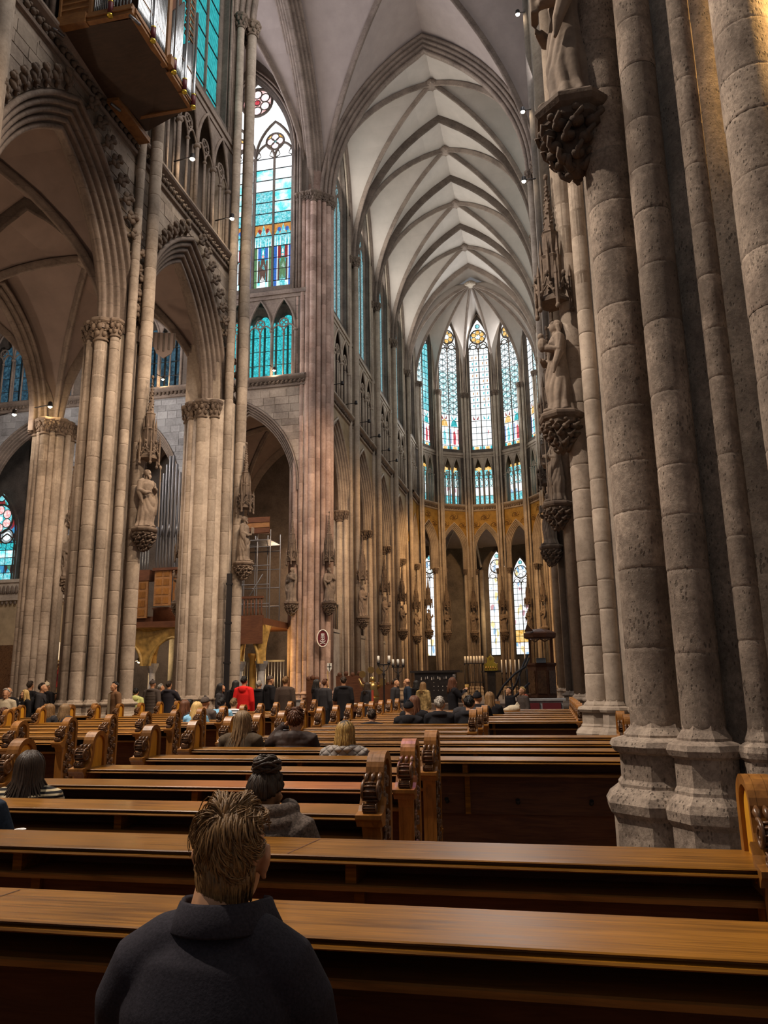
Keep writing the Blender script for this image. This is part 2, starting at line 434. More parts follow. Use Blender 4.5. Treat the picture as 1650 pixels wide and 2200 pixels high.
def pedestal_mesh(R, mat):
    return MB().lathe([(R*1.85, 0), (R*1.85, .70), (R*2.05, .74), (R*2.1, .80), (R*1.95, .85), (R*1.62, .90), (R*1.62, .92), (R*1.5, .95), (R*1.5, 1.12),
                       (R*1.75, 1.14), (R*1.85, 1.175), (R*1.75, 1.21), (R*1.3, 1.235), (R*1.3, 1.25), (R*1.06, 1.30), (R, 1.33)], 8, a0=pi/8, smooth=False).mesh('pedestal', mat)
def drum_mesh(R, mat):
    g = .0035 if mat == 'stone_near' else .0075
    return MB().lathe([(R-g*1.5, 0), (R-g*.2, .03), (R, .06), (R, .94), (R-g*.2, .97), (R-g*1.5, 1)], 20, caps=False).mesh('drum', mat)
def pier(label, x, y, mat, shafts, core, dh=.6, group=None, cat='pillar', name='pier', ztop_core=13.2, capcore=True, basez=0.0):
    """shafts: (angle, offset, radius, ztop, capital?, drum top z or 0)"""
    p = thing(name, label, cat, (x, y, basez), 0, group); p['kind'] = 'structure'
    obj('core', MB().lathe([(core*1.12, 0), (core*1.12, .85), (core, 1.0), (core, ztop_core)], 28), mat, p)
    for a, off, r, zt, cap, dz in shafts:
        px, py = off*cos(R_(a)), off*sin(R_(a))
        obj('pedestal', cached(('ped', r, mat), lambda: pedestal_mesh(r, mat)), mat, p, (px, py, 0), R_(a))
        z1 = zt-(.75*(1 if r > .17 else .8) if cap else 0)
        z0 = 1.30
        if dz:
            dz = min(dz, z1)
            s = obj('shaft', cached(('shc', r, z0, z1), lambda: MB().lathe([(r-.022, z0), (r-.022, dz-.02), (r, dz), (r, z1)], 14).mesh('shaft', mat)), mat, p, (px, py, 0))
            z = z0; rnd = random.Random(int(a*7+x*31+y*17))
            me = cached(('drum', r, mat), lambda: drum_mesh(r, mat))
            while z < dz-.05:
                h = min(dh*rnd.uniform(.72, 1.3), dz-z)
                if dz-z-h < .2: h = dz-z
                q = rnd.uniform(.982, 1.012)
                obj('drum', me, mat, s, (0, 0, z), rnd.uniform(0, .3), (q, q, h))
                z += h
        else:
            obj('shaft', cached(('shf', r, z0, z1, mat), lambda: MB().lathe([(r, z0), (r, z1)], 14).mesh('shaft', mat)), mat, p, (px, py, 0))
        if cap:
            obj('capital', cached(('cap', r), lambda: capital_mesh(r)), 'carving', p, (px, py, z1), R_(a), (1, 1, (zt-z1)/.75))
            if cap == 2:   # the moulded stub above the capital that starts the arch
                pass
    return p
def nave_shafts(na, drum_angles, dz, tall_dz, off_n=1.10, rb=.20, rm=.145, ztall=32.3, zc=13.1):
    S = []
    for k in range(12):
        a = na+30*k; big = k % 3 == 0
        rel = (k*30+180) % 360-180
        tall = abs(rel) <= 30
        off = (off_n if rel == 0 else .80) if big else (.94 if abs(rel) == 30 else .82)
        rr = rb if big else rm
        d = 0
        if any(abs(((rel-q)+180) % 360-180) < 1 for q in drum_angles): d = tall_dz if tall else dz
        S.append((a, off, rr, ztall if tall else zc, 1, d))
    return S
# near right pier and the row beyond it
def near_shafts():
    S = []
    for a, off, r in ((180, .895, .205), (211, .78, .14), (239, .70, .08), (270, .86, .20), (149, .78, .14), (121, .70, .08), (90, .86, .20),
                      (301, .70, .08), (329, .78, .14), (0, .895, .205), (31, .78, .14), (59, .70, .08)):
        tall = a in (149, 180, 211)
        S.append((a, off, r, 32.3 if tall else 13.1, 1, 8.6 if a in (149, 180, 211, 239, 270, 301) else 0))
    return S
pier('nearest clustered pier of pitted stone, right of the front pews', XR, 6.0, 'stone_near', near_shafts(), .62, .46, 'right nave piers')
pier('second clustered stone pier on the right, partly behind the nearest one', XR, 13.55, 'stone_pier', [(a, o, r, z, c, (12.3 if a in (180, 211, 239, 149) else 0)) for a, o, r, z, c, d in near_shafts()], .70, .6, 'right nave piers')
pier('third clustered stone pier on the right, far behind the nearest', XR, 21.1, 'stone_pier', [(a, o, r, z, c, 0) for a, o, r, z, c, d in near_shafts()], .70, .6, 'right nave piers')
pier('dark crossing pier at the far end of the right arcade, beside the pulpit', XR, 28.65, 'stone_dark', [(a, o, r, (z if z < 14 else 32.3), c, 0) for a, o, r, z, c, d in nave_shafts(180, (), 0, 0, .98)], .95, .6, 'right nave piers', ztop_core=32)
pier('right eastern crossing pier mostly hidden behind the nave piers', XR, 42.6, 'stone_pier', [(a, 1.15, .19, 32.3, 1, 0) for a in range(0, 360, 45)], .95, .6, 'right nave piers', ztop_core=33)
# left arcade
pier('tall clustered pier between the two left arches, bearing a robed statue', XL, 21.1, 'stone_pier', nave_shafts(0, (0, -30, -60, -90, -120, 30), 12.35, 20), .68, .66, 'left nave piers')
pier('left crossing pier with long shafts rising beside the tall coloured window', XL, 28.65, 'stone_pier',
     [(a, o*1.18, r*1.1, z, c, d) for a, o, r, z, c, d in nave_shafts(0, (0, -30, -60, -90, -120, 30), 12.35, 31.5, 1.10, .20, .16)], 1.05, .78, 'left nave piers', ztop_core=13.2)
obj('wall_pier', MB().box(-14.3, 27.9, 13, -12.85, 29.5, 43), 'stone_pier')['kind'] = 'structure'
pier('reddish crossing pier with two statues at the choir entrance', XL, 42.6, 'stone_red',
     [(a, 1.18, (.21 if k % 3 == 0 else .15), 32.3, 1, (31.5 if 230 <= a <= 345 else 0)) for k, a in enumerate([238, 256, 272, 287, 305, 322, 340, 10, 35, 60, 90, 120, 150, 180, 210])], 1.02, .85, 'left nave piers', ztop_core=34)
pier('nave pier at the far left in the row before the left arches', XL, 13.55, 'stone_pier', nave_shafts(0, (), 0, 0), .78, .66, 'left nave piers')
# aisle piers
pier('aisle pier with a lit lamp on its capital, behind the left arch', -20.9, 28.65, 'stone_pier',
     [(a, .68, (.20 if k % 2 == 0 else .14), 13.1, 1, (12.3 if a in (225, 250, 275, 300, 325) else 0)) for k, a in enumerate([225, 250, 275, 300, 325, 0, 45, 90, 135, 180])], .60, .72, 'aisle piers')
for yy, lab in ((21.1, 'aisle pier in the left side aisle beyond the frame edge'), (13.55, 'aisle pier standing nearest in the left side aisle')):
    pier(lab, -20.9, yy, 'stone_pier', [(45*k, .78, .19, 13.1, 1, 0) for k in range(8)], .72, .72, 'aisle piers')
for k, xx in enumerate((-20.9, -28.4)):
    pier(('transept pier between the two organ arches', 'transept pier farther left in the aisle')[k], xx, 42.3, 'stone_grey', [(45*q, .82, .2, 13.1, 1, 0) for q in range(8)], .76, .72, 'transept piers')
# choir piers
for s, xx in ((1, XL), (-1, XR)):
    for i, yy in enumerate(CY[1:]):
        S = []
        for k in range(12):
            rel = (k*30+180) % 360-180; a = (0 if s > 0 else 180)+30*k
            tall = abs(rel) <= 30
            S.append((a, 1.06 if rel == 0 else .80, .19 if k % 3 == 0 else .13, 32.3 if tall else 13.1, 1, 0))
        pier(('%s choir pier %s' % (('first', 'second', 'third', 'fourth')[i], 'on the left, beyond the reddish crossing pier' if s > 0 else 'on the right side, hidden behind nave piers')), xx, yy, 'stone_choir', S, .74, 1, 'choir piers')
APC = (AX, 72.7); APR = 6.63
apv = [(AX+APR*sin(R_(a)), 72.7+APR*cos(R_(a))) for a in (-75, -45, -15, 15, 45, 75)]
for i, (px, py) in enumerate(apv):
    a0 = math.degrees(math.atan2(72.7-py, AX-px))
    S = [(a0, .62, .15, 32.3, 1, 0), (a0+32, .6, .10, 32.3, 1, 0), (a0-32, .6, .10, 32.3, 1, 0)]+[(a0+q, .60, .13, 13.1, 1, 0) for q in (75, 110, 180, 250, 285)]
    pier('slender apse pier, %s from the left, behind the altar' % ('first', 'second', 'third', 'fourth', 'fifth', 'sixth')[i], px, py, 'stone_choir', S, .48, 1, 'apse piers')

# ------------------------------------------------------------------ window builder (local frame: X across, front = -Y)
def circ(cx, cz, r, n=20, a0=0): return [(cx+r*cos(a0+2*pi*i/n), 0, cz+r*sin(a0+2*pi*i/n)) for i in range(n+1)]
def parcpts(cx, w, h, zs, n=7): return [(cx+u, 0, zs+z) for u, z, _, _ in parc(w, h, n)]
def tracery_mesh(Wd, z0, zs, h, nl, bar, mat):
    mb = MB(); lw = 2*Wd/nl
    mb.sweep(archframes(Wd, h, zs, 12, 0, zs-z0), [(.10, .14), (-bar*1.2, .08), (-bar*1.2, -.08), (.10, -.14)])
    for i in range(1, nl):
        r = bar*1.35 if (nl == 4 and i == 2) else bar
        mb.box(-Wd+i*lw-r*.6, -r, z0, -Wd+i*lw+r*.6, r, zs+.05)
    lh = lw*.80
    ls = zs if nl == 4 else zs-Wd*.80
    for i in range(nl):
        c = -Wd+(i+.5)*lw
        mb.tube(parcpts(c, lw/2, lh, ls), bar*.8, 5)
        # cusps that make the trefoil head
        for sgn in (-1, 1):
            mb.tube([(c+sgn*lw*.46, 0, ls+.02), (c+sgn*lw*.22, 0, ls+lh*.22), (c+sgn*lw*.33, 0, ls+lh*.55)], [bar*.5, bar*.25, bar*.4], 4)
    if nl == 4:
        for sgn in (-1, 1):
            c = sgn*Wd/2; sh = Wd*1.02
            mb.tube(parcpts(c, Wd/2, sh, zs+.05), bar*.9, 5)
            r = Wd*.235; cz = zs+lh*.86+r*.55
            mb.tube(circ(c, cz, r), bar*.6, 5)
            for q in range(4): mb.tube(circ(c+r*.5*cos(q*pi/2), cz+r*.5*sin(q*pi/2), r*.42, 12), bar*.32, 4)
        r = Wd*.40; cz = zs+h-r*1.55
        mb.tube(circ(0, cz, r, 28), bar*.9, 6)
        for q in range(6):
            a = q*pi/3+pi/6
            mb.tube(circ(r*.60*cos(a), cz+r*.60*sin(a), r*.30, 12), bar*.42, 4)
        mb.tube(circ(0, cz, r*.2, 10), bar*.4, 4)
    elif nl == 2:
        r = Wd*.74; cz = zs+Wd*.78
        mb.tube(circ(0, cz, r, 24), bar*1.1, 5)
        for q in range(6):
            a = q*pi/3+pi/6
            mb.tube(circ(r*.62*cos(a), cz+r*.62*sin(a), r*.31, 10), bar*.4, 4)
        for sgn in (-1, 1): mb.tube(circ(sgn*Wd*.48, zs-Wd*.12, Wd*.36, 16), bar*.8, 4)
        mb.tube(circ(0, zs+Wd*.78+Wd*1.12, Wd*.22, 10), bar*.6, 4)
    return mb.mesh('tracery', mat)
PANE = MB().box(-.5, -.02, -.5, .5, .02, .5).mesh('pane', 'glass_white')
def discmesh(): return MB().prism([(.5*cos(2*pi*i/16), .5*sin(2*pi*i/16)) for i in range(16)], -.02, .02).mesh('pane', 'glass_white')
def window(parent_loc, rz, n, Wd, z0, zs, h, nl, rows, pal, headmats, bar=.09, mat='stone_dark', cols=1, split=True, label=None):
    """pal(row_fraction, light, row) -> glass; headmats = (sheet, rosette petals, rosette centre, rosette ground, small)"""
    w = struct('window_%d' % n, parent_loc, rz); hm0 = headmats
    if label: w['label'] = label
    key = ('trac', round(Wd, 2), round(z0, 2), round(zs, 2), round(h, 2), nl, bar, mat)
    obj('tracery', cached(key, lambda: tracery_mesh(Wd, z0, zs, h, nl, bar, mat)), mat, w)
    lw = 2*Wd/nl; H = (zs if nl == 4 else zs-Wd*.45)-z0
    disc = cached('disc', discmesh)
    for i in range(nl):
        c = -Wd+(i+.5)*lw
        if split:
            for r in range(rows):
                for q in range(cols):
                    pw = (lw-bar*1.1)/cols
                    g = pal((r+.5)/rows, i, r)
                    obj('pane', PANE, g, w, (c+(q-(cols-1)/2)*pw, .03, z0+H*(r+.5)/rows), 0, (pw-(.012 if cols > 1 else 0), 1, H/rows-.055))
        else:
            obj('pane', PANE, pal(.5, i, 0), w, (c, .03, (z0+zs)/2), 0, (lw-bar, 1, H))
        # light head
    hp = [(u*.97, z*.985) for u, z, _, _ in parc(Wd, h, 10)]
    me = cached(('head', round(Wd, 2), round(h, 2)), lambda: MB().prism(hp, .05, .07).mesh('pane', headmats[0]))
    obj('pane', me, headmats[0], w, (0, 0, zs))
    if rows > 1:
        sb = MB()
        for r in range(rows+1): sb.box(-Wd, -.03, z0+H*r/rows-.022, Wd, .05, z0+H*r/rows+.022)
        if nl == 2:
            for i in range(2): sb.box(-Wd+(i+.5)*lw-.016, -.01, z0, -Wd+(i+.5)*lw+.016, .04, z0+H)
        obj('saddle_bar', cached(('sb', round(Wd, 2), round(z0, 2), round(zs, 2), rows), lambda: sb.mesh('saddle_bar', 'iron')), 'iron', w)
    def rose(c, cz, r, k, rad, pr, big):
        headmats = hm0 if (big or nl == 2 or hm0[1] != 'glass_rosy') else (0, 'glass_rosy', 'glass_cyan', 'glass_gold', 0)
        obj('pane', disc, headmats[3], w, (c, .045, cz), 0, (2*r*.95, 1, 2*r*.95))
        for q in range(k):
            a = q*2*pi/k+(pi/6 if k == 6 else 0)
            obj('pane', disc, headmats[1], w, (c+r*rad*cos(a), .02, cz+r*rad*sin(a)), 0, (2*r*pr*.9, 1, 2*r*pr*.9))
        obj('pane', disc, headmats[2], w, (c, .015, cz), 0, (r*.36, 1, r*.36))
    lh = lw*.8
    if nl == 4:
        for sgn in (-1, 1): rose(sgn*Wd/2, zs+lh*.86+Wd*.235*.55, Wd*.235, 4, .5, .42, 0)
        r = Wd*.40; rose(0, zs+h-r*1.55, r, 6, .60, .30, 1)
    elif nl == 2:
        r = Wd*.74; rose(0, zs+Wd*.78, r, 6, .62, .31, 1)
        obj('pane', PANE, headmats[0], w, (0, .055, zs-Wd*.25), 0, (Wd*1.96, 1, Wd*.6))
        for sgn in (-1, 1): obj('pane', disc, headmats[4], w, (sgn*Wd*.48, .03, zs-Wd*.12), 0, (Wd*.66, 1, Wd*.66))
        obj('pane', disc, 'glass_cyan', w, (0, .03, zs+Wd*1.90), 0, (Wd*.4, 1, Wd*.4))
    return w
WN = [0]
def nwin(): WN[0] += 1; return WN[0]

# ------------------------------------------------------------------ wall bays
def panel_arch(w, z0, z1, a, zsill, zs, h, y0, y1, n=10, mat='stone_wall'):
    """wall panel with a pointed opening reaching from zsill; both faces and the reveal"""
    mb = MB()
    arc = [(u, zs+z) for u, z, _, _ in parc(a, h, n)]
    hole = [(-a, zsill)]+arc+[(a, zsill)]
    out = [(-w, zsill)]
    m = len(arc)
    for i, (u, z) in enumerate(arc):
        f = i/(m-1)
        # outer border walks up the left side, along the top, and down the right
        if f < .25: out.append((-w, zs+(z1-zs)*f/.25))
        elif f > .75: out.append((w, zs+(z1-zs)*(1-f)/.25))
        else: out.append((-w+2*w*(f-.25)/.5, z1))
    out.append((w, zsill))
    for y in (y0, y1):
        k = len(hole)
        vs = [(u, y, z) for u, z in hole]+[(u, y, z) for u, z in out]
        mb.add(vs, [(i, i+1, k+i+1, k+i) for i in range(k-1)])
    mb.loft([[(u, y0, z) for u, z in hole], [(u, y1, z) for u, z in hole]], False, False, False)
    if zsill > z0+.01: mb.box(-w, y0, z0, w, y1, zsill)
    return mb
def stones(parent, w, z0, z1, a, zs, h, ext, seed, mat, row=.46, lo=.55, hi=1.15, y=0.0, keep=1.0):
    """single ashlar blocks laid over the wall face round an arch"""
    rnd = random.Random(seed)
    R = (a*a+h*h)/(2*a); c = R-a; Ro = R+ext
    z = z0; k = 0
    while z < z1-.05:
        hh = min(row*rnd.uniform(.85, 1.12), z1-z); u = -w+rnd.uniform(-.3, 0)
        while u < w:
            ww = rnd.uniform(lo, hi); u1 = min(u+ww, w); u0 = max(u, -w); u += ww
            if u1-u0 < .12: continue
            g = .012; nx = 3
            pts = []
            A = [(u0+g+(u1-u0-2*g)*i/nx, z+g) for i in range(nx+1)]+[(u1-g, z+hh*.5)]+[(u1-g-(u1-u0-2*g)*i/nx, z+hh-g) for i in range(nx+1)]+[(u0+g, z+hh*.5)]
            moved = 0; P = []
            for (x, zz) in A:
                if zz < zs:
                    if abs(x) < a+ext: moved += 1; x = (a+ext)*(1 if x >= 0 else -1)
                    P.append((x, zz)); continue
                sx = 1 if x >= 0 else -1
                dx, dz = x*sx+c, zz-zs
                dd = sqrt(dx*dx+dz*dz)
                if dd < Ro:
                    moved += 1; q = Ro/dd
                    nxx, nz = dx*q-c, zs+dz*q
                    if nxx < 0: nxx, nz = 0, zs+sqrt(Ro*Ro-c*c)
                    P.append((sx*nxx, nz))
                else: P.append((x, zz))
            if moved >= len(A)-2: continue
            if moved and any(q[0] > 0 for q in P) and any(q[0] < 0 for q in P): 
                if moved > 4: continue
            d = rnd.uniform(.012, .04)
            obj('stone', MB().prism(P, y-d, y+.02), mat, parent)
            k += 1
        z += hh
    return k
def crocket_mesh():
    mb = MB()
    mb.tube([(0, 0, 0), (0, -.10, .10), (0, -.20, .22), (0, -.16, .34)], [.05, .045, .06, .03], 6)
    for q in (-1, 1):
        mb.ball((q*.11, -.15, .20), (.10, .07, .11), 6, 4); mb.ball((q*.06, -.22, .34), (.08, .07, .07), 6, 4)
    mb.ball((0, -.2, .30), (.09, .09, .10), 6, 4); mb.ball((0, -.13, .10), (.12, .06, .07), 6, 4)
    return mb.mesh('crocket', 'carving')
def cornice_mesh(w, z, mat, leaf=True):
    mb = MB()
    pr = [(0, -.55), (.10, -.50), (.13, -.42), (.06, -.38), (.06, -.16), (.20, -.10), (.30, -.02), (.34, .04), (.34, .12), (.20, .20), (0, .24)]
    mb.loft([[(-w, -d, z+q) for d, q in pr], [(w, -d, z+q) for d, q in pr]], False, False, False)
    return mb.mesh('cornice', mat)
def corniceleaf_mesh(w, z):
    mb = MB(); n = int(2*w/.26)
    for i in range(n):
        x = -w+(i+.5)*2*w/n
        mb.ball((x, -.13, z-.27+.03*(i % 2)), (.115, .09, .10), 6, 4); mb.ball((x+.06, -.19, z-.21), (.07, .06, .06), 5, 3)
    return mb.mesh('leaf_band', 'carving')
def triforium_meshes(w, n, z0, z1, mat):
    """n traceried openings between shafts; local front -Y"""
    mb = MB(); lw = 2*w/n
    hs = (z1-z0)*.58+z0
    for i in range(n+1):
        x = -w+i*lw
        mb.tube([(x, -.05, z0), (x, -.05, hs)], .085, 7); mb.tube([(x, .12, z0), (x, .12, hs)], .07, 6)
        mb.ball((x, -.05, hs-.1), (.16, .16, .12), 7, 4)
    for i in range(n):
        c = -w+(i+.5)*lw
        mb.tube([(c, -.02, z0), (c, -.02, hs-.25)], .055, 6); mb.ball((c, -.02, hs-.3), (.10, .10, .09), 6, 4)
        mb.tube([(x, -.04, z) for x, _, z in parcpts(c, lw/2-.02, (z1-hs)*.92, hs)], .07, 6)
        for q in (-1, 1): mb.tube([(x, -.02, z) for x, _, z in parcpts(c+q*lw/4, lw/4-.01, lw*.36, hs-.22, 5)], .045, 5)
        r = lw*.19
        mb.tube([(x, -.02, z) for x, _, z in circ(c, hs+lw*.30, r, 14)], .042, 5)
        for q in range(4): mb.tube([(x, -.02, z) for x, _, z in circ(c+r*.48*cos(q*pi/2), hs+lw*.30+r*.48*sin(q*pi/2), r*.42, 9)], .022, 4)
    # spandrels over the heads
    for i in range(n):
        c = -w+(i+.5)*lw
        arc = parc(lw/2, (z1-hs)*.92, 7)
        vs = [(c+u, 0, hs+z) for u, z, _, _ in arc]+[(c+u, 0, z1) for u, z, _, _ in arc]; k = len(arc)
        mb.add(vs, [(j, j+1, k+j+1, k+j) for j in range(k-1)])
    return mb.mesh('arcading', mat)
def arcade_arch(a, h, zs, k, dd, bb, r, mat, legs=.35):
    P = orders(k, dd, bb, r)
    prof = [(d, -b) for d, b in P[::-1]]+P
    return MB().sweep(archframes(a, h, zs, 14, .55, legs), prof).mesh('arch', mat)
def bay(name, loc, rz, w, a, h, mats, key, stone_seed=None, tri=4, triglass=None, win=None, crockets=True, label=None, arch=True, ext=None, zs=13.1, sp_to=19.35, legs=.35):
    """one bay of the elevation: arch, spandrel, cornice, triforium, clerestory wall"""
    ms, mt, md = mats
    b = struct(name, loc, rz)
    if label: b['label'] = label
    ex = .95 if ext is None else ext
    if arch:
        obj('arch', cached((key, 'arch'), lambda: arcade_arch(a, h, zs, 5, ex/5, .13, ex/5*.42, mt, legs)), mt, b)
        R = (a*a+h*h)/(2*a)
        ao = a+ex*.92; apz = sqrt((R+ex*.92)**2-(R-a)**2)
        obj('spandrel', cached((key, 'sp'), lambda: panel_arch(w, zs, sp_to, ao, zs, zs, apz, 0, 1.2).mesh('spandrel', ms)), ms, b)
        if stone_seed is not None:
            stones(b, w-.02, zs+.6, sp_to-.3, a, zs, h, ex*1.0, stone_seed, ms)
        if crockets:
            cm = cached('crocket', crocket_mesh)
            fr = parc(a, h, 40, ex+.03)
            # evenly spaced along the extrados
            acc = 0; last = None
            for i, (u, z, nu, nz) in enumerate(fr):
                if last: acc += math.hypot(u-last[0], z-last[1])
                last = (u, z)
                if acc > .5 and abs(u) > .25:
                    acc = 0
                    L = math.hypot(nu, nz)
                    obj('crocket', cm, 'carving', b, (u, -.04, zs+z), rot=(0, math.atan2(nu, nz), 0), sc=(1.15, 1.1, 1.35))
    obj('cornice', cached((key, 'cor'), lambda: cornice_mesh(w, 19.75, mt)), mt, b)
    obj('leaf_band', cached((key, 'corl'), lambda: corniceleaf_mesh(w, 19.75)), 'carving', b)
    obj('arcading', cached((key, 'tri'), lambda: triforium_meshes(w-.7, tri, 19.95, 25.2, mt)), mt, b)
    obj('back_wall', cached((key, 'triback'), lambda: MB().box(-w, 1.1, 19.6, w, 1.3, 25.6).box(-w, -.0, 19.5, -w+.72, 1.2, 25.4).box(w-.72, 0, 19.5, w, 1.2, 25.4).box(-w, 0, 25.15, w, 1.2, 26.0).mesh('back_wall', md)), md, b)
    if triglass:
        lw = 2*(w-.7)/tri
        for i in range(tri*2):
            cx = -w+.7+(i+.5)*lw/2
            for r in range(4):
                obj('pane', PANE, triglass(i, r), b, (cx, .75, 20.1+.95*(r+.5)), 0, (lw/2-.16, 1, .88))
            if i % 2 == 0: obj('pane', cached('disc', discmesh), triglass(i, 4), b, (-w+.7+(i/2+.5)*lw, .75, 24.05), 0, (lw*.36, 1, lw*.36))
        for i in range(tri): obj('pane', PANE, triglass(i, 5), b, (-w+.7+(i+.5)*lw, .80, 23.9), 0, (lw*.7, 1, .5))
    obj('sill', cached((key, 'sill'), lambda: MB().box(-w, -.12, 25.35, w, .3, 25.62).box(-w, -.05, 25.1, w, .2, 25.35).mesh('sill', mt)), mt, b)
    if win:
        Wd, wh, wz = win
        obj('window_wall', cached((key, 'ww'), lambda: panel_arch(w, 25.6, 43.2, Wd+.08, 25.6, wz, wh*1.01, .05, .9, mat=ms).mesh('window_wall', md)), md, b)
        jm = MB()
        for sgn in (-1, 1):
            for q, rr in ((.22, .07), (.42, .06), (.62, .085)):
                jm.tube([(sgn*(Wd+q), -.02+q*-.1, 25.6), (sgn*(Wd+q), -.02+q*-.1, wz)], rr, 7)
        for q, rr in ((.22, .07), (.42, .06)):
            jm.tube([(u, -.02-q*.1, wz+z) for u, z, _, _ in parc(Wd, wh, 12, q)], rr, 6)
        obj('jamb', cached((key, 'jamb'), lambda: jm.mesh('jamb', mt)), mt, b)
    return b
ST = ('stone_wall', 'stone_trim', 'stone_dark')
def pal_nave(f, i, r): return 'glass_teal_strip'
def pal_transept(f, i, r):
    # figures below, teal grisaille above them, bright sky put into the white panes at the top
    left = i % 2 == 0
    if r == 0: return 'glass_half'
    if r < 4: return 'glass_teal'
    if r == 4: return 'glass_cyan'
    if r == 5: return 'glass_orange'
    if r < 9: return 'glass_cyan' if left or r == 6 else 'glass_half'
    if r < 11: return 'glass_dots' if (r+i) % 2 else 'glass_half'
    return 'glass_white'
def piece(w, mat, poly):
    n = len(poly); x0 = sum(p[0] for p in poly)/n; z0 = sum(p[1] for p in poly)/n
    obj('pane', MB().prism([(p[0]-x0, p[1]-z0) for p in poly], -.012, .0), mat, w, (x0, .0, z0))
def figures_transept(w):
    lw = 2*WIN4[0]/4; rh = (WIN4[2]-25.8)/12
    for i in range(4):
        c = -WIN4[0]+(i+.5)*lw; h = lw/2-.07; z = 25.8
        side = 'glass_green' if i % 2 == 0 else 'glass_blue'; field = 'glass_blue' if i % 2 == 0 else 'glass_darkred'
        robe = 'glass_brown' if i % 2 == 0 else 'glass_green'; low = 'glass_white' if i % 2 == 0 else 'glass_cyan'
        R = lambda x0, z0, x1, z1: [(c+x0, z+z0*rh), (c+x1, z+z0*rh), (c+x1, z+z1*rh), (c+x0, z+z1*rh)]
        for s in (-1, 1):
            piece(w, side, R(s*h*.98, .06, s*h*.66, 3.95)); piece(w, 'glass_white', R(s*h*.64, .06, s*h*.58, 3.95))
            piece(w, field, R(s*h*.55, 2.9, s*h*.20, 3.95)); piece(w, 'glass_brown', R(s*h*.55, 1.0, s*h*.35, 2.85))
            piece(w, 'glass_darkred' if i % 2 == 0 else 'glass_blue', [(c+s*h*.45+.13*cos(a), z+5.45*rh+.17*sin(a)) for a in [q*pi/4 for q in range(8)]])
            piece(w, 'glass_cyan', [(c+s*h*.9, z+5.05*rh), (c+s*h*.35, z+5.05*rh), (c+s*h*.62, z+5.5*rh)])
            for q in (.3, .62, .9): piece(w, 'glass_white', [(c+s*h*q-.02, z+4.05*rh), (c+s*h*q+.02, z+4.05*rh), (c+s*h*q, z+4.85*rh)])
        piece(w, robe, [(c-h*.30, z+1.1*rh), (c+h*.28, z+1.1*rh), (c+h*.36, z+2.3*rh), (c+h*.18, z+2.95*rh), (c-h*.18, z+2.95*rh), (c-h*.36, z+2.2*rh)])
        piece(w, low, [(c-h*.28, z+.25*rh), (c+h*.26, z+.25*rh), (c+h*.30, z+1.05*rh), (c-.02, z+1.5*rh), (c-h*.30, z+1.05*rh)])
        piece(w, 'glass_half', [(c-h*.16, z+2.2*rh), (c+h*.25, z+2.0*rh), (c+h*.1, z+2.6*rh)])
        piece(w, 'glass_pink', [(c+.085*cos(a), z+3.2*rh+.11*sin(a)) for a in [q*pi/4 for q in range(8)]])
        piece(w, 'glass_white', [(c-.06, z+3.42*rh), (c+.06, z+3.42*rh), (c, z+3.85*rh)])
        piece(w, 'glass_cyan', [(c-h*.34, z+5.03*rh), (c+h*.34, z+5.03*rh), (c+h*.1, z+5.7*rh), (c, z+5.98*rh), (c-h*.1, z+5.7*rh)])
def figures_apse(w, k):
    Wd = 1.13; lw = Wd; rh = (38.2-Wd*.45-25.8)/17
    for i in range(2):
        c = -Wd+(i+.5)*lw; h = lw/2-.06; z = 25.8; pale = k == 0
        a1, a2 = (('glass_gold', 'glass_cyan'), ('glass_teal', 'glass_red'))[i]
        for s in (-1, 1):
            piece(w, 'glass_teal', [(c+s*h*.95, z+.1*rh), (c+s*h*.6, z+.1*rh), (c+s*h*.6, z+.9*rh), (c+s*h*.95, z+.9*rh)])
            if not pale: piece(w, a2 if s > 0 else 'glass_blue', [(c+s*h*.9, z+1.3*rh), (c+s*h*.74, z+1.3*rh), (c+s*h*.74, z+3.7*rh), (c+s*h*.9, z+3.7*rh)])
            piece(w, 'glass_darkred' if i == 0 else 'glass_teal', [(c+s*h*.15, z+5.2*rh), (c+s*h*.55, z+5.2*rh), (c+s*h*.62, z+5.9*rh), (c+s*h*.35, z+5.5*rh)])
        piece(w, 'glass_gold', [(c-h*.4, z+.15*rh), (c+h*.4, z+.15*rh), (c+h*.4, z+.85*rh), (c-h*.4, z+.85*rh)])
        if not pale:
            piece(w, a1, [(c-h*.8, z+4.1*rh), (c+h*.8, z+4.1*rh), (c+h*.5, z+4.9*rh), (c, z+5.3*rh), (c-h*.5, z+4.9*rh)])
            piece(w, a2, [(c-h*.3, z+1.2*rh), (c+h*.25, z+1.2*rh), (c+h*.34, z+2.6*rh), (c+h*.1, z+3.4*rh), (c-h*.25, z+3.2*rh)])
        else:
            piece(w, 'glass_red' if i else 'glass_ringteal', [(c+h*.1, z+2.5*rh), (c+h*.45, z+3.2*rh), (c+h*.35, z+3.6*rh)])
            for r in range(7, 16): 
                for s in (-1, 1): piece(w, 'glass_teal' if (r+i) % 3 else 'glass_orange', [(c+s*h*.42, z+(r+.3)*rh), (c+s*h*.42+.10, z+(r+.3)*rh), (c+s*h*.42+.13, z+(r+.72)*rh), (c+s*h*.42+.02, z+(r+.66)*rh)])
HM_T = ('glass_white', 'glass_rosy', 'glass_red', 'glass_pink', 'glass_gold')
HM_TEAL = ('glass_teal_strip', 'glass_teal', 'glass_teal', 'glass_teal_strip', 'glass_teal')
WIN4 = (2.65, 6.1, 35.5)
WX = -12.78
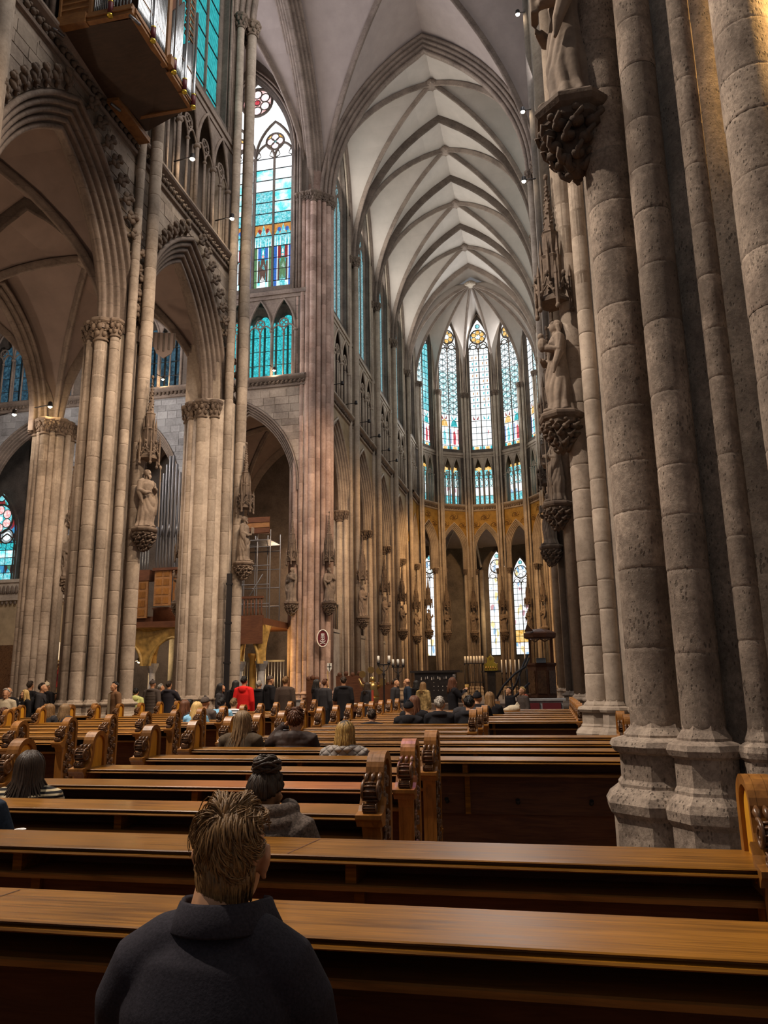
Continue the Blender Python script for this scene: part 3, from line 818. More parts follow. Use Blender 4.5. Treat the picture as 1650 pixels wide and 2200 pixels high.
# left nave wall: three bays (the middle of each at yc)
for i, yc in enumerate((9.775, 17.325, 24.875)):
    bay('wall_left', (WX, yc, 0), pi/2, 3.775, 2.72, 4.65, ST, 'nave', (None, 11, 12)[i], 4, None, WIN4, i > 0)
    window((WX-.45, yc, 0), pi/2, nwin(), WIN4[0], 25.8, WIN4[2], WIN4[1], 4, 8, pal_nave, HM_TEAL, split=(i == 2))
# right nave wall: mostly out of view
for i, yc in enumerate((2.2, 9.775, 17.325, 24.875)):
    b = struct('wall_right', (1.0, yc, 0), -pi/2)
    obj('arch', CACHE[('nave', 'arch')], 'stone_trim', b)
    obj('spandrel', CACHE[('nave', 'sp')], 'stone_wall', b)
    obj('upper_wall', cached('ruw', lambda: MB().box(-3.775, 0, 19.3, 3.775, 1.0, 43).mesh('upper_wall', 'stone_wall')), 'stone_wall', b)
# choir walls
CH = ('tan_paint', 'stone_choir', 'stone_dark')
for s, xx in ((1, WX), (-1, 1.0)):
    for i in range(4):
        yc = (CY[i]+CY[i+1])/2
        bay('wall_left' if s > 0 else 'wall_right', (xx, yc, 0), s*pi/2, 3.55, 2.60, 4.6, CH, 'choir', None, 3, None, (2.5, 6.1, 35.5), False)
        window((xx-s*.45, yc, 0), s*pi/2, nwin(), 2.5, 25.8, 35.5, 6.1, 4, 1, lambda f, i, r: 'glass_mid', ('glass_mid', 'glass_mid', 'glass_cyan', 'glass_mid', 'glass_mid'), mat='stone_trim', split=False)
# transept east wall, facing us beyond the left crossing pier
TY = 41.4
GR = ('stone_grey', 'stone_trim', 'stone_dark')
for i, xc in enumerate((-17.15, -24.65, -32.15)):
    w3 = 3.75
    bay('wall_back', (xc, TY, 0), 0, w3, 2.75, 4.65, ST if i == 0 else GR, ('tra', i == 0), 21+i, 4,
        (lambda i, r: 'glass_teal') if i == 0 else (lambda i, r: 'glass_night'), WIN4, False, ext=.62, sp_to=19.4)
    ww = window((xc, TY+.4, 0), 0, nwin(), WIN4[0], 25.8, WIN4[2], WIN4[1], 4, 12 if i == 0 else 1, pal_transept if i == 0 else pal_nave, HM_T if i == 0 else HM_TEAL, .11, 'stone_dark', split=(i == 0))
    if i == 0: figures_transept(ww)
# apse: seven sides of a twelve-sided ring
AP = ('gold_paint', 'stone_choir', 'stone_dark')
def pal_apse(side):
    def f(fr, i, r):
        if r < 6: return 'glass_grid'
        if side == 0: return 'glass_grid'
        if abs(side) == 1: return 'glass_ring' if r > 12 else 'glass_ringteal'
        return ('glass_ringteal' if i == 0 else 'glass_cyan') if side < 0 else ('glass_grid' if i == 0 else 'glass_ringteal')
    return f
for k in range(-3, 4):
    a = R_(30*k); ap = APR*cos(R_(15))
    cx, cy = AX+ap*sin(a), 72.7+ap*cos(a)
    hw = APR*sin(R_(15))
    bay('wall_apse', (cx, cy, 0), -a, hw, 1.14, 2.5, AP, 'apse', None, 2, (lambda i, r: ('glass_cyan', 'glass_pale', 'glass_ringteal', 'glass_cyan', 'glass_gold', 'glass_gold')[r % 6]) if abs(k) < 3 else None, (1.13, 3.1, 38.2), False, ext=.48, zs=14.9, legs=1.85)
    ww = window((cx+.35*sin(a), cy+.35*cos(a), 0), -a, nwin(), 1.13, 25.8, 38.2, 3.1, 2, 17, pal_apse(k), ('glass_white', 'glass_gold' if k else 'glass_gold', 'glass_white', 'glass_ring' if k else 'glass_pale', 'glass_dots'), .075, 'stone_dark', split=abs(k) < 3)
    if abs(k) < 3: figures_apse(ww, k)
    # painted scrolls on the gold spandrels
    if abs(k) < 3:
        b = struct('trim_1', (cx, cy, 0), -a)
        mb = MB()
        for sgn in (-1, 0, 1):
            ox, oz = sgn*1.0, 18.55 if sgn == 0 else 17.75
            for q in range(4):
                an = q*pi/2+.4
                mb.tube([(ox+.075*t*cos(an+t*.5), -.02, oz+.06*t*sin(an+t*.5)) for t in range(1, 8)], [.05, .045, .04, .05, .03, .03, .015], 4, flat=.4)
            mb.ball((ox, -.02, oz), (.13, .02, .13), 8, 4)
            mb.tube([(ox-.5, -.02, oz-.12), (ox-.2, -.02, oz-.2), (ox+.2, -.02, oz-.2), (ox+.5, -.02, oz-.12)], [.02, .05, .05, .02], 4, flat=.4)
        obj('painted_scroll', cached('scroll', lambda: mb.mesh('painted_scroll', 'ornament')), 'ornament', b)

# ------------------------------------------------------------------ vaults
KV = .93
def PV(t): return sqrt(max(0, (1+KV)**2-(KV+min(1, abs(t)))**2))/sqrt((1+KV)**2-KV*KV)
def tvals(n): 
    q = [i/n for i in range(n+1)]; t = [1-(1-x)**2 for x in q]
    return [-x for x in t[:0:-1]]+t
RIB = [(0, -.17), (.10, -.17), (.15, -.09), (.26, -.08), (.34, 0), (.26, .08), (.15, .09), (.10, .17), (0, .17)]
def ribmesh(pts, s, mat):
    P = [Vector(p) for p in pts]; fr = []
    hd = (P[-1]-P[0]); hd.z = 0
    if hd.length < 1e-6: hd = Vector((1, 0, 0))
    hd.normalize(); b = Vector((-hd.y, hd.x, 0))
    for i, p in enumerate(P):
        t = P[min(i+1, len(P)-1)]-P[max(0, i-1)]; t.normalize()
        n = b.cross(t)
        if n.z > 0: n = -n
        if abs(n.z) < .05 and n.dot(hd)*(1 if i < len(P)/2 else -1) < 0: n = -n
        fr.append((p, n, b))
    return MB().sweep(fr, [(a*s, c*s) for a, c in RIB]).mesh('rib', mat)
def boss_mesh(mat):
    mb = MB().lathe([(.18, -.5), (.42, -.46), (.5, -.34), (.45, -.2), (.3, 0)], 12)
    leafring(mb, .40, -.5, -.3, 8, .12)
    return mb.mesh('boss', mat)
def vault(x0, x1, y0, y1, zs, rise, web, ribm, rs=1.0, n=9, tr=(True, True), boss=True, name='ceiling', trs=1.5, wallribs=False, loc_pts=14):
    c = struct(name, ((x0+x1)/2, (y0+y1)/2, zs)); a, b = (x1-x0)/2, (y1-y0)/2
    def mk():
        T = tvals(n); m = len(T); mb = MB()
        mb.v = [(a*u, b*v, rise*PV(min(abs(u), abs(v)))+.02) for v in T for u in T]
        for j in range(m-1):
            for i in range(m-1):
                q = (j*m+i, j*m+i+1, (j+1)*m+i+1, (j+1)*m+i)
                if (i < m//2) == (j < m//2): mb.f += [(q[0], q[1], q[2]), (q[0], q[2], q[3])]
                else: mb.f += [(q[0], q[1], q[3]), (q[1], q[2], q[3])]
                mb.sm += [False, False]
        return mb.mesh('web', web)
    k = ('vault', round(a, 2), round(b, 2), round(rise, 2), web)
    obj('web', cached(k, mk), web, c)
    T = tvals(loc_pts)
    obj('rib', cached(k+('d1', ribm), lambda: ribmesh([(a*t, b*t, rise*PV(t)) for t in T], rs, ribm)), ribm, c)
    obj('rib', cached(k+('d2', ribm), lambda: ribmesh([(-a*t, b*t, rise*PV(t)) for t in T], rs, ribm)), ribm, c)
    for q, yy in ((0, -b), (1, b)):
        if tr[q]: obj('rib', cached(k+('t', ribm, trs), lambda: ribmesh([(a*t, 0, rise*PV(t)) for t in T], rs*trs, ribm)), ribm, c, (0, yy, 0))
    if wallribs:
        for xx in (-a, a): obj('rib', cached(k+('w', ribm), lambda: ribmesh([(0, b*t, rise*PV(t)) for t in T], rs*.8, ribm)), ribm, c, (xx, 0, 0))
    if boss: obj('boss', cached(('boss', ribm), lambda: boss_mesh(ribm)), ribm, c, (0, 0, rise+.1))
    return c
ZS = 32.2; RISE = 10.95
VX0, VX1 = -12.62, .88
for i in range(4): vault(VX0, VX1, CY[i], CY[i+1], ZS, RISE, 'plaster_choir', 'stone_trim', .95, tr=(i > 0, True), wallribs=True)
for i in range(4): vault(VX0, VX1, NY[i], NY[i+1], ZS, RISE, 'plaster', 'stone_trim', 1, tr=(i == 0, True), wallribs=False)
# crossing and north transept vaults
vault(VX0, VX1, 28.9, 42.4, ZS, RISE+.1, 'plaster', 'stone_trim', 1.05, 12, (False, False))
vault(-20.9, -13.5, 28.9, 42.0, ZS, RISE, 'plaster', 'stone_trim', 1, 10, (False, False))
vault(-28.4, -20.9, 28.9, 42.0, ZS, RISE, 'plaster', 'stone_trim', 1, 10, (False, False))
# heavy crossing arches
def heavy(a, rise, mat):
    P = orders(4, .2, .2, .1); prof = [(d-.8, -b) for d, b in P[::-1]]+[(d-.8, b) for d, b in P]
    T = tvals(16)
    fr = []
    pts = [Vector((a*t, 0, rise*PV(t))) for t in T]
    for i, p in enumerate(pts):
        t = (pts[min(i+1, len(pts)-1)]-pts[max(0, i-1)]).normalized()
        n = Vector((-t.z, 0, t.x))
        if n.z < 0: n = -n
        if i == 0: n = Vector((-1, 0, 0))
        if i == len(pts)-1: n = Vector((1, 0, 0))
        fr.append((p, n, (0, -1, 0)))
    return MB().sweep(fr, prof).mesh('arch', mat)
for nm, loc, rz, a in (('trim_2', (AX, 42.6, ZS), 0, 6.9), ('trim_3', (AX, 28.65, ZS), 0, 6.9), ('trim_4', (XL+.1, 35.6, ZS), pi/2, 6.8), ('trim_5', (1.5, 35.6, ZS), pi/2, 6.8)):
    t = struct(nm, loc, rz)
    obj('arch', cached(('heavy', a), lambda: heavy(a, RISE, 'stone_trim')), 'stone_trim', t)
# transept far side
obj('wall_west', MB().box(-45, 28.1, 19, -14.2, 28.6, 43), 'stone_wall')['kind'] = 'structure'
obj('wall_north', MB().box(-36.5, 28.6, 0, -36, 42, 43), 'stone_wall')['kind'] = 'structure'
# apse vault
c = struct('ceiling', (AX, 72.7, ZS)); ar = 9.75
def apseweb():
    mb = MB(); T = tvals(7); hw = APR*sin(R_(15)); ap = APR*cos(R_(15))
    for i in range(11):
        q = i/10
        for t in T: mb.v.append((t*q*hw, q*ap, ar*PV(abs(t*q))+.02))
    m = len(T)
    for i in range(10):
        for j in range(m-1): mb.f.append((i*m+j, i*m+j+1, (i+1)*m+j+1, (i+1)*m+j)); mb.sm.append(True)
    return mb.mesh('web', 'plaster_choir')
for k in range(-3, 4): obj('web', cached('apseweb', apseweb), 'plaster_choir', c, (0, 0, 0), R_(-30*k))
ar_rib = lambda: ribmesh([(0, APR*q, ar*PV(q)) for q in [1-(1-i/14)**2 for i in range(15)]][::-1], .8, 'stone_trim')
for k in range(8): obj('rib', cached('apserib', ar_rib), 'stone_trim', c, (0, 0, 0), R_(-105+30*k)*-1)
obj('boss', boss_mesh('stone_choir'), 'stone_choir', c, (0, 0, ar+.1), 0, (1.5, 1.5, 1))
# short vault between the last choir piers and the apse centre
obj('web', MB().loft([[(VX0-AX+(VX1-VX0)*(u+1)/2, yy, RISE*PV(u)-.3*j) for u in tvals(10)] for j, yy in enumerate((-1.7, .3))], False, True, False), 'plaster_choir', c)
# left aisle vaults
for xx0, xx1 in ((-20.9, -13.6), (-28.4, -20.9)):
    for y0, y1 in ((6.0, 13.55), (13.55, 21.1), (21.1, 28.65)):
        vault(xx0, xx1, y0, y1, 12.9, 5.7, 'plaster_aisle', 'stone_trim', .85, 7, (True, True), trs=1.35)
for y0, y1 in ((6.0, 13.55), (13.55, 21.1), (21.1, 28.65)):
    c2 = struct('trim_6', (-20.9, (y0+y1)/2, 0), pi/2)
    obj('arch', cached('aislearch', lambda: arcade_arch(2.85, 4.5, 12.9, 3, .2, .14, .08, 'stone_trim')), 'stone_trim', c2)
obj('wall_outer', MB().box(-29.2, -6, 0, -28.6, 28.6, 19.5), 'stone_wall')['kind'] = 'structure'
# choir aisles behind the transept wall
for xx0, xx1 in ((-20.9, -13.6), (-28.4, -20.9)):
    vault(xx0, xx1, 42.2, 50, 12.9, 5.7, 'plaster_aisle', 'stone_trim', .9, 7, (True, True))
obj('wall_choir_aisle', MB().box(-28.6, 50.2, 0, -13.9, 50.8, 19.5), 'stone_dark')['kind'] = 'structure'
obj('wall_choir_outer', MB().box(-14.9, 43.6, 12.6, -14.5, 72, 19.5).box(-21.2, 50.8, 0, -20.7, 74, 19.5), 'stone_wall')['kind'] = 'structure'
obj('ceiling_aisle', MB().box(-36.5, 42.2, 19.4, -13.2, 50.8, 19.7).box(-21, 50, 18.6, -13.4, 74, 18.9), 'plaster_aisle')['kind'] = 'structure'
# windows glimpsed through the left arches
def pal_side(f, i, r): return ('glass_cyan', 'glass_saint', 'glass_cyan', 'glass_half', 'glass_teal')[r % 5] if r < 5 else 'glass_cyan'
window((-38.6, 47.6, 0), 0, nwin(), 1.45, 9.2, 12.6, 3.0, 2, 5, pal_side, ('glass_saint', 'glass_pink', 'glass_white', 'glass_cyan', 'glass_ring'), .07, 'stone_dark')
q_ = struct('wall_side_chapel', (-38.6, 47.9, 0)); obj('panel', panel_arch(1.7, 0, 20, 1.45, 9.2, 12.6, 3.0, .0, .3), 'stone_dark', q_)
obj('wall_side_chapel', MB().add([(-60, 48, 0), (-40.2, 48, 0), (-40.2, 48, 20), (-60, 48, 20), (-37.0, 48, 0), (-20, 48, 0), (-20, 48, 20), (-37, 48, 20), (-40.2, 48, 9), (-37, 48, 9), (-40.2, 48, 16), (-37, 48, 16)],
    [(0, 1, 2, 3), (4, 5, 6, 7), (1, 4, 9, 8), (10, 11, 7, 2)]), 'stone_dark')['kind'] = 'structure'
# ambulatory behind the apse
def amb(parent, x, y, wd, z0, zs, h, rows, pal):
    rz = math.atan2(-(x-AX), y-72.7)
    q = struct('wall_ambulatory', (x, y, 0), rz)
    obj('panel', panel_arch(wd+.45, 0, 19, wd, z0, zs, h, .05, .3), 'stone_dark', q)
    window((x, y, 0), rz, nwin(), wd, z0, zs, h, 2, rows, pal, ('glass_white', 'glass_pale', 'glass_white', 'glass_pale', 'glass_white'), .05, 'stone_dark')
amb(None, -5.35, 86.6, 1.05, 4.6, 13.6, 2.6, 12, lambda f, i, r: 'glass_pale')
amb(None, -2.75, 86.2, .95, 4.6, 12.9, 2.4, 12, lambda f, i, r: 'glass_gold' if 1 < r < 4 else 'glass_pale')
amb(None, -12.75, 84.6, .95, 4.6, 13.6, 2.2, 8, lambda f, i, r: 'glass_pale' if r < 2 else 'glass_white')
aw = struct('wall_ambulatory', (AX, 72.7, 0))
for a0, a1 in ((-95, -36.5), (-25.5, -3.5), (7.0, 9.0), (17.5, 95)):
    n = max(2, int((a1-a0)/6)); mb = MB()
    mb.loft([[(14.2*sin(R_(a0+(a1-a0)*i/n)), 14.2*cos(R_(a0+(a1-a0)*i/n)), z) for i in range(n+1)] for z in (0, 19)], False, False, False)
    obj('panel', mb, 'stone_dark', aw)
mb = MB()
mb.loft([[(r*sin(R_(-100+200*i/30)), r*cos(R_(-100+200*i/30)), z) for i in range(31)] for r, z in ((6.6, 18.9), (10, 18.2), (14.3, 16.6))], False, True, False)
obj('ambulatory_vault', mb, 'plaster_aisle', aw)
mb = MB()
mb.loft([[(14.15*sin(R_(-100+200*i/40)), 14.15*cos(R_(-100+200*i/40)), z) for i in range(41)] for z in (0, 4.4)], False, False, False)
obj('dado', mb, 'stone_dark', aw)
for k in range(-3, 3):
    a = R_(30*k+15)
    for da in (-.17, .17):
        pts = []
        for i in range(11):
            t = i/10; r = 6.9+t*6.9; aa = a+da*(t if True else 0)
            pts.append((r*sin(aa), r*cos(aa), 13.2+5.0*sin(pi*(.08+.84*t))))
        obj('rib', ribmesh(pts, .75, 'stone_choir'), 'stone_choir', aw)
    obj('respond', MB().tube([(13.7*sin(a+.17), 13.7*cos(a+.17), 0), (13.7*sin(a+.17), 13.7*cos(a+.17), 14)], .28, 10).tube([(13.7*sin(a-.17), 13.7*cos(a-.17), 0), (13.7*sin(a-.17), 13.7*cos(a-.17), 14)], .28, 10), 'stone_choir', aw)
# grey screens between the choir piers
for s, xx in ((1, XL-.1),):
    for i in range(4):
        yc = (CY[i]+CY[i+1])/2
        t = thing('choir_screen', ('grey stone choir screen %s' % ('behind the reddish pier', 'between first and second choir piers', 'between second and third choir piers', 'between third and fourth choir piers')[i]) if s > 0 else'', 'screen', (xx, yc, 0), pi/2*s, 'choir screens')
        obj('panel', cached('scr', lambda: MB().box(-2.75, -.15, 0, 2.75, .15, 5.0).box(-2.75, -.2, 4.9, 2.75, .2, 5.1).mesh('panel', 'stone_grey')), 'stone_grey', t)
        mb = MB()
        for k in range(14): mb.tube([(-2.6+k*.4, 0, 5.1), (-2.6+k*.4, 0, 6.6)], .035, 6)
        mb.box(-2.75, -.08, 6.6, 2.75, .08, 6.75)
        obj('grille', cached('scg', lambda: mb.mesh('grille', 'iron')), 'iron', t)
# raised choir floor and steps
mb = MB().box(-13.2, 46, 0, 1.4, 80, .45).box(-13.2, 45.6, 0, 1.4, 46, .3).box(-13.2, 45.2, 0, 1.4, 45.6, .15)
obj('floor_choir', mb, 'floor_stone')['kind'] = 'structure'

# ================================================================== PEWS
# local frame: X along the pew, +Y towards the altar, origin on the floor under the back edge of the book ledge
def xprism(poly, x0=-.5, x1=.5): return MB().prism(poly, x0, x1, 'x')
LEDGE = [(.02, .975), (.02, .945), (-.25, .945), (-.255, .938), (-.280, .937), (-.292, .940), (-.298, .945), (-.294, .951), (-.280, .953), (-.268, .955), (-.267, .960), (-.280, .962), (-.287, .966), (-.283, .970), (-.26, .9715)]
def unit(name, poly, mat): return cached(('unit', name), lambda: xprism(poly).mesh(name, mat))
def arc_pts():
    """outline of the bench end in (y, z), counter-clockwise from the floor at the front"""
    P = [(.035, 0), (.035, .5), (.035, 1.145)]
    P += [(-.075+.110*cos(R_(a)), 1.155+.112*sin(R_(a))) for a in range(6, 175, 14)]
    P += [(-.186, 1.125), (-.196, 1.075), (-.218, 1.03), (-.255, .995), (-.31, .975), (-.318, .945), (-.295, .93), (-.28, .90), (-.262, .86), (-.258, .5), (-.258, 0)]
    return P
def inset_pts():
    P = [(0, .10), (0, .5), (0, 1.145)]
    P += [(-.075+.075*cos(R_(a)), 1.15+.078*sin(R_(a))) for a in range(6, 175, 14)]
    P += [(-.150, 1.12), (-.157, 1.065), (-.172, 1.005), (-.192, .96), (-.208, .935), (-.216, .91), (-.221, .89), (-.223, .87), (-.225, .84), (-.225, .5), (-.225, .10)]
    return P
def end_board():
    o, i = arc_pts(), inset_pts(); n = len(o); mb = MB()
    mb.prism(o, -.022, .022, 'x')
    for s in (-1, 1):
        x0, x1 = s*.020, s*.048
        vs = [(x0, *p) for p in o]+[(x1, *p) for p in o]+[(x1-s*.003, *p) for p in i]+[(x0, *p) for p in i]
        fs = []
        for k in range(n):
            k2 = (k+1) % n
            fs += [(k, k2, n+k2, n+k), (n+k, n+k2, 2*n+k2, 2*n+k), (2*n+k, 2*n+k2, 3*n+k2, 3*n+k)]
        mb.add(vs, fs)
    return mb.mesh('end_board', 'wood_end')
def end_panel():
    # smooth raised field inside the arch, on the pew side (+X)
    i = [(y, z) for y, z in inset_pts()]
    j = [(-.085+(y+.085)*.78, .6+(z-.6)*.965) for y, z in i]
    mb = MB(); n = len(i)
    vs = [(.021, *p) for p in i]+[(.024, *p) for p in i]+[(.033, *p) for p in j]
    fs = [(k, (k+1) % n, n+(k+1) % n, n+k) for k in range(n)]+[(n+k, n+(k+1) % n, 2*n+(k+1) % n, 2*n+k) for k in range(n)]+[tuple(range(2*n, 3*n))]
    return mb.add(vs, fs).mesh('panel', 'wood_panel')
def vine():
    # carved vine in the recess of the aisle face (-X)
    rnd = random.Random(3); mb = MB()
    stem = [(-.030, -.105+.035*sin(k*.9), .16+k*.045) for k in range(24)]
    mb.tube(stem, .012, 6)
    for k in range(24):
        x, y, z = stem[k]; s = 1 if k % 2 else -1
        if z > 1.15: continue
        wy = .05 if z < .85 else .04
        c = (-.036, y+s*wy, z+.01)
        for q in range(4):
            a = q*pi/2+rnd.uniform(0, 1)
            mb.ball((c[0]-.008*rnd.random(), c[1]+.018*cos(a), c[2]+.018*sin(a)), (.013, .019, .019), 6, 4)
        mb.tube([stem[k], (-.045, y+s*wy*.5, z+.015), c], .006, 4)
    return mb.mesh('carving', 'wood_carved')
def scroll():
    mb = MB()
    # volutes rolled against the near side of the board
    for cy, cz, R, hw in ((-.262, 1.078, .054, .040), (-.298, 1.002, .026, .034)):
        mb.lathe([(R*.72, -hw), (R*.80, -hw*.5), (R*.80, hw*.5), (R*.72, hw)], 16)
        n = 16*4
        for q in range(n):
            v = mb.v[-n+q]; mb.v[-n+q] = (v[2], cy+v[0], cz+v[1])
        sp = []
        for k in range(24):
            a = k/23*3.4*pi; rr = R*(1-k/27)
            sp.append((cy+rr*cos(a+1.3), cz+rr*sin(a+1.3)))
        for sx in (-hw, hw): mb.tube([(sx, y, z) for y, z in sp], [R*.17*(1-k/40) for k in range(24)], 6)
        for k in range(5):   # leaf veins over the drum
            a = 1.9+k*.55
            mb.tube([(-hw, cy+R*.84*cos(a), cz+R*.84*sin(a)), (0, cy+R*.92*cos(a), cz+R*.92*sin(a)), (hw, cy+R*.84*cos(a), cz+R*.84*sin(a))], R*.11, 5)
    for sx in (-.03, 0, .03): mb.tube([(sx, -.190, 1.165), (sx*1.2, -.222, 1.150), (sx*1.1, -.245, 1.12)], [.006, .016, .008], 5)
    mb.box(-.045, -.325, .965, .045, -.262, .978)
    return mb.mesh('scroll', 'wood_carved')
def armplate():
    mb = MB()
    P = [(-.345, .975), (-.345, .955), (-.325, .94), (-.31, .915), (-.24, .915), (-.24, .955), (-.235, 1.0), (-.215, 1.03), (-.205, 1.035), (-.225, 1.05), (-.25, 1.01), (-.28, .985)]
    return mb.prism(P, -.068, .068, 'x').mesh('armrest', 'wood_end')
PEW_N = [0]
def pew(label, x0, x1, Y, group, detail=True, ends=(True, True)):
    t = thing('pew', label, 'pew', ((x0+x1)/2, Y, 0), 0, group); L = x1-x0
    U = lambda nm, poly, mat, name=None: obj(name or nm, unit(nm, poly, mat), mat, t, sc=(L, 1, 1))
    U('book_ledge', LEDGE, 'wood_rail')
    if L > 4: obj('joint', cached('jnt', lambda: MB().add([(0, -.280, .9722), (.006, -.280, .9722), (.056, .0, .9762), (.05, .0, .9762)], [(0, 1, 2, 3)]).mesh('joint', 'wood_dark')), 'wood_dark', t, (.5-.37*(int(Y*3) % 5), 0, 0))
    U('back_panel', [(-.02, .14), (.012, .14), (.012, .945), (-.02, .945)], 'wood_dark')
    U('shelf', [(-.238, .832), (-.02, .832), (-.02, .855), (-.232, .855), (-.238, .850)], 'wood_mid')
    U('lower_panel', [(-.060, .50), (-.02, .50), (-.02, .835), (-.060, .835)], 'wood_dark')
    U('seat', [(.012, .43), (.40, .42), (.42, .435), (.42, .455), (.012, .465)], 'wood_rail')
    U('kneeler', [(-.36, .16), (-.24, .16), (-.235, .20), (-.36, .20)], 'wood_mid')
    n = max(1, round(L/1.35))
    for k in range(n+1):
        xx = -L/2+.06+(L-.12)*k/n
        if k == 0 or k == n: continue
        obj('divider', cached('div', lambda: MB().box(-.022, -.222, .85, .022, -.02, .95).box(-.022, -.085, .5, .022, -.05, .84).mesh('divider', 'wood_rail')), 'wood_rail', t, (xx, 0, 0))
    for k in range(n+1):
        xx = -L/2+.06+(L-.12)*k/n
        obj('bracket', cached('brk', lambda: MB().box(-.02, -.36, 0, .02, -.30, .16).mesh('bracket', 'wood_dark')), 'wood_dark', t, (xx, 0, 0))
        obj('seat_support', cached('sts', lambda: MB().box(-.02, .0, 0, .02, .38, .42).mesh('seat_support', 'wood_dark')), 'wood_dark', t, (xx, 0, 0))
    for side in (0, 1):
        if not ends[side]: continue
        s = 1 if side == 0 else -1   # +X of the board faces the pew
        e = obj('pew_end', cached('endb', end_board), 'wood_end', t, (-L/2 if side == 0 else L/2, 0, 0), sc=(s, 1, 1))
        obj('panel', cached('endp', end_panel), 'wood_panel', e)
        obj('carving', cached('vine', vine), 'wood_carved', e)
        obj('scroll', cached('scrl', scroll), 'wood_carved', e)
        obj('armrest', cached('armp', armplate), 'wood_end', e)
    return t
ordw = ['first', 'second', 'third', 'fourth', 'fifth', 'sixth', 'seventh', 'eighth', 'ninth', 'tenth', 'eleventh', 'twelfth', 'thirteenth', 'fourteenth', 'fifteenth', 'sixteenth', 'seventeenth', 'eighteenth', 'nineteenth', 'twentieth']
RY = [2.43+.961*i for i in range(19)]
seatspecial = {0: 'long carved oak pew directly in front of the man in the dark coat', 1: 'long oak pew with carved right end against the near pier',
  2: 'third oak pew ahead of the front man, its carved right end facing the open passage', 3: 'oak pew behind the two carved ends nearest the passage', 4: 'oak pew whose carved left end shows a bright yellow panel',
  5: 'oak pew showing its whole back, hooks and kneeler across the passage'}
for i, Y in enumerate(RY):
    xr = .73 if i < 2 else (-.95 if i < 5 else (.78 if i < 9 else (-1.10 if i < 12 else .42)))
    lab = seatspecial.get(i, '%s oak pew counted from the front man, right of the central aisle' % ordw[i])
    p = pew(lab, -3.87, xr, Y, 'pews right of the central aisle')
    if i == 5:
        for k in range(4):
            obj('coat_hook', cached('hook', lambda: MB().tube([(0, -.05, 0), (0, -.10, .0), (0, -.12, .03)], [.022, .012, .02], 7).mesh('coat_hook', 'iron')), 'iron', p, (-.05+.62*k, 0, .60))
        for zz in (.27, .10):
            for k in range(3): obj('kneeler_rail', cached(('krail',), lambda: MB().tube([(-.42, 0, 0), (.42, 0, 0)], .008, 6).mesh('kneeler_rail', 'candle')), 'candle', p, (-.3+.95*k, -.33, zz))
for i, Y in enumerate(RY):
    if i < 6: continue
    x0 = -9.9
    pew('%s oak pew counted from the front, left of the central aisle' % ordw[i], x0, -6.05, Y, 'pews left of the central aisle')
for i in (13, 14, 15, 16):
    pew('short oak pew of the outer left block, row %s' % ordw[i], -13.4 if i < 14 else -12.2, -10.9, RY[i]-.4, 'pews of the outer left block')
# the pew the camera stands at is out of the frame; the front man sits on this one
pew('oak pew on which the man in the dark coat sits', -3.87, .73, RY[0]-.961, 'pews right of the central aisle')

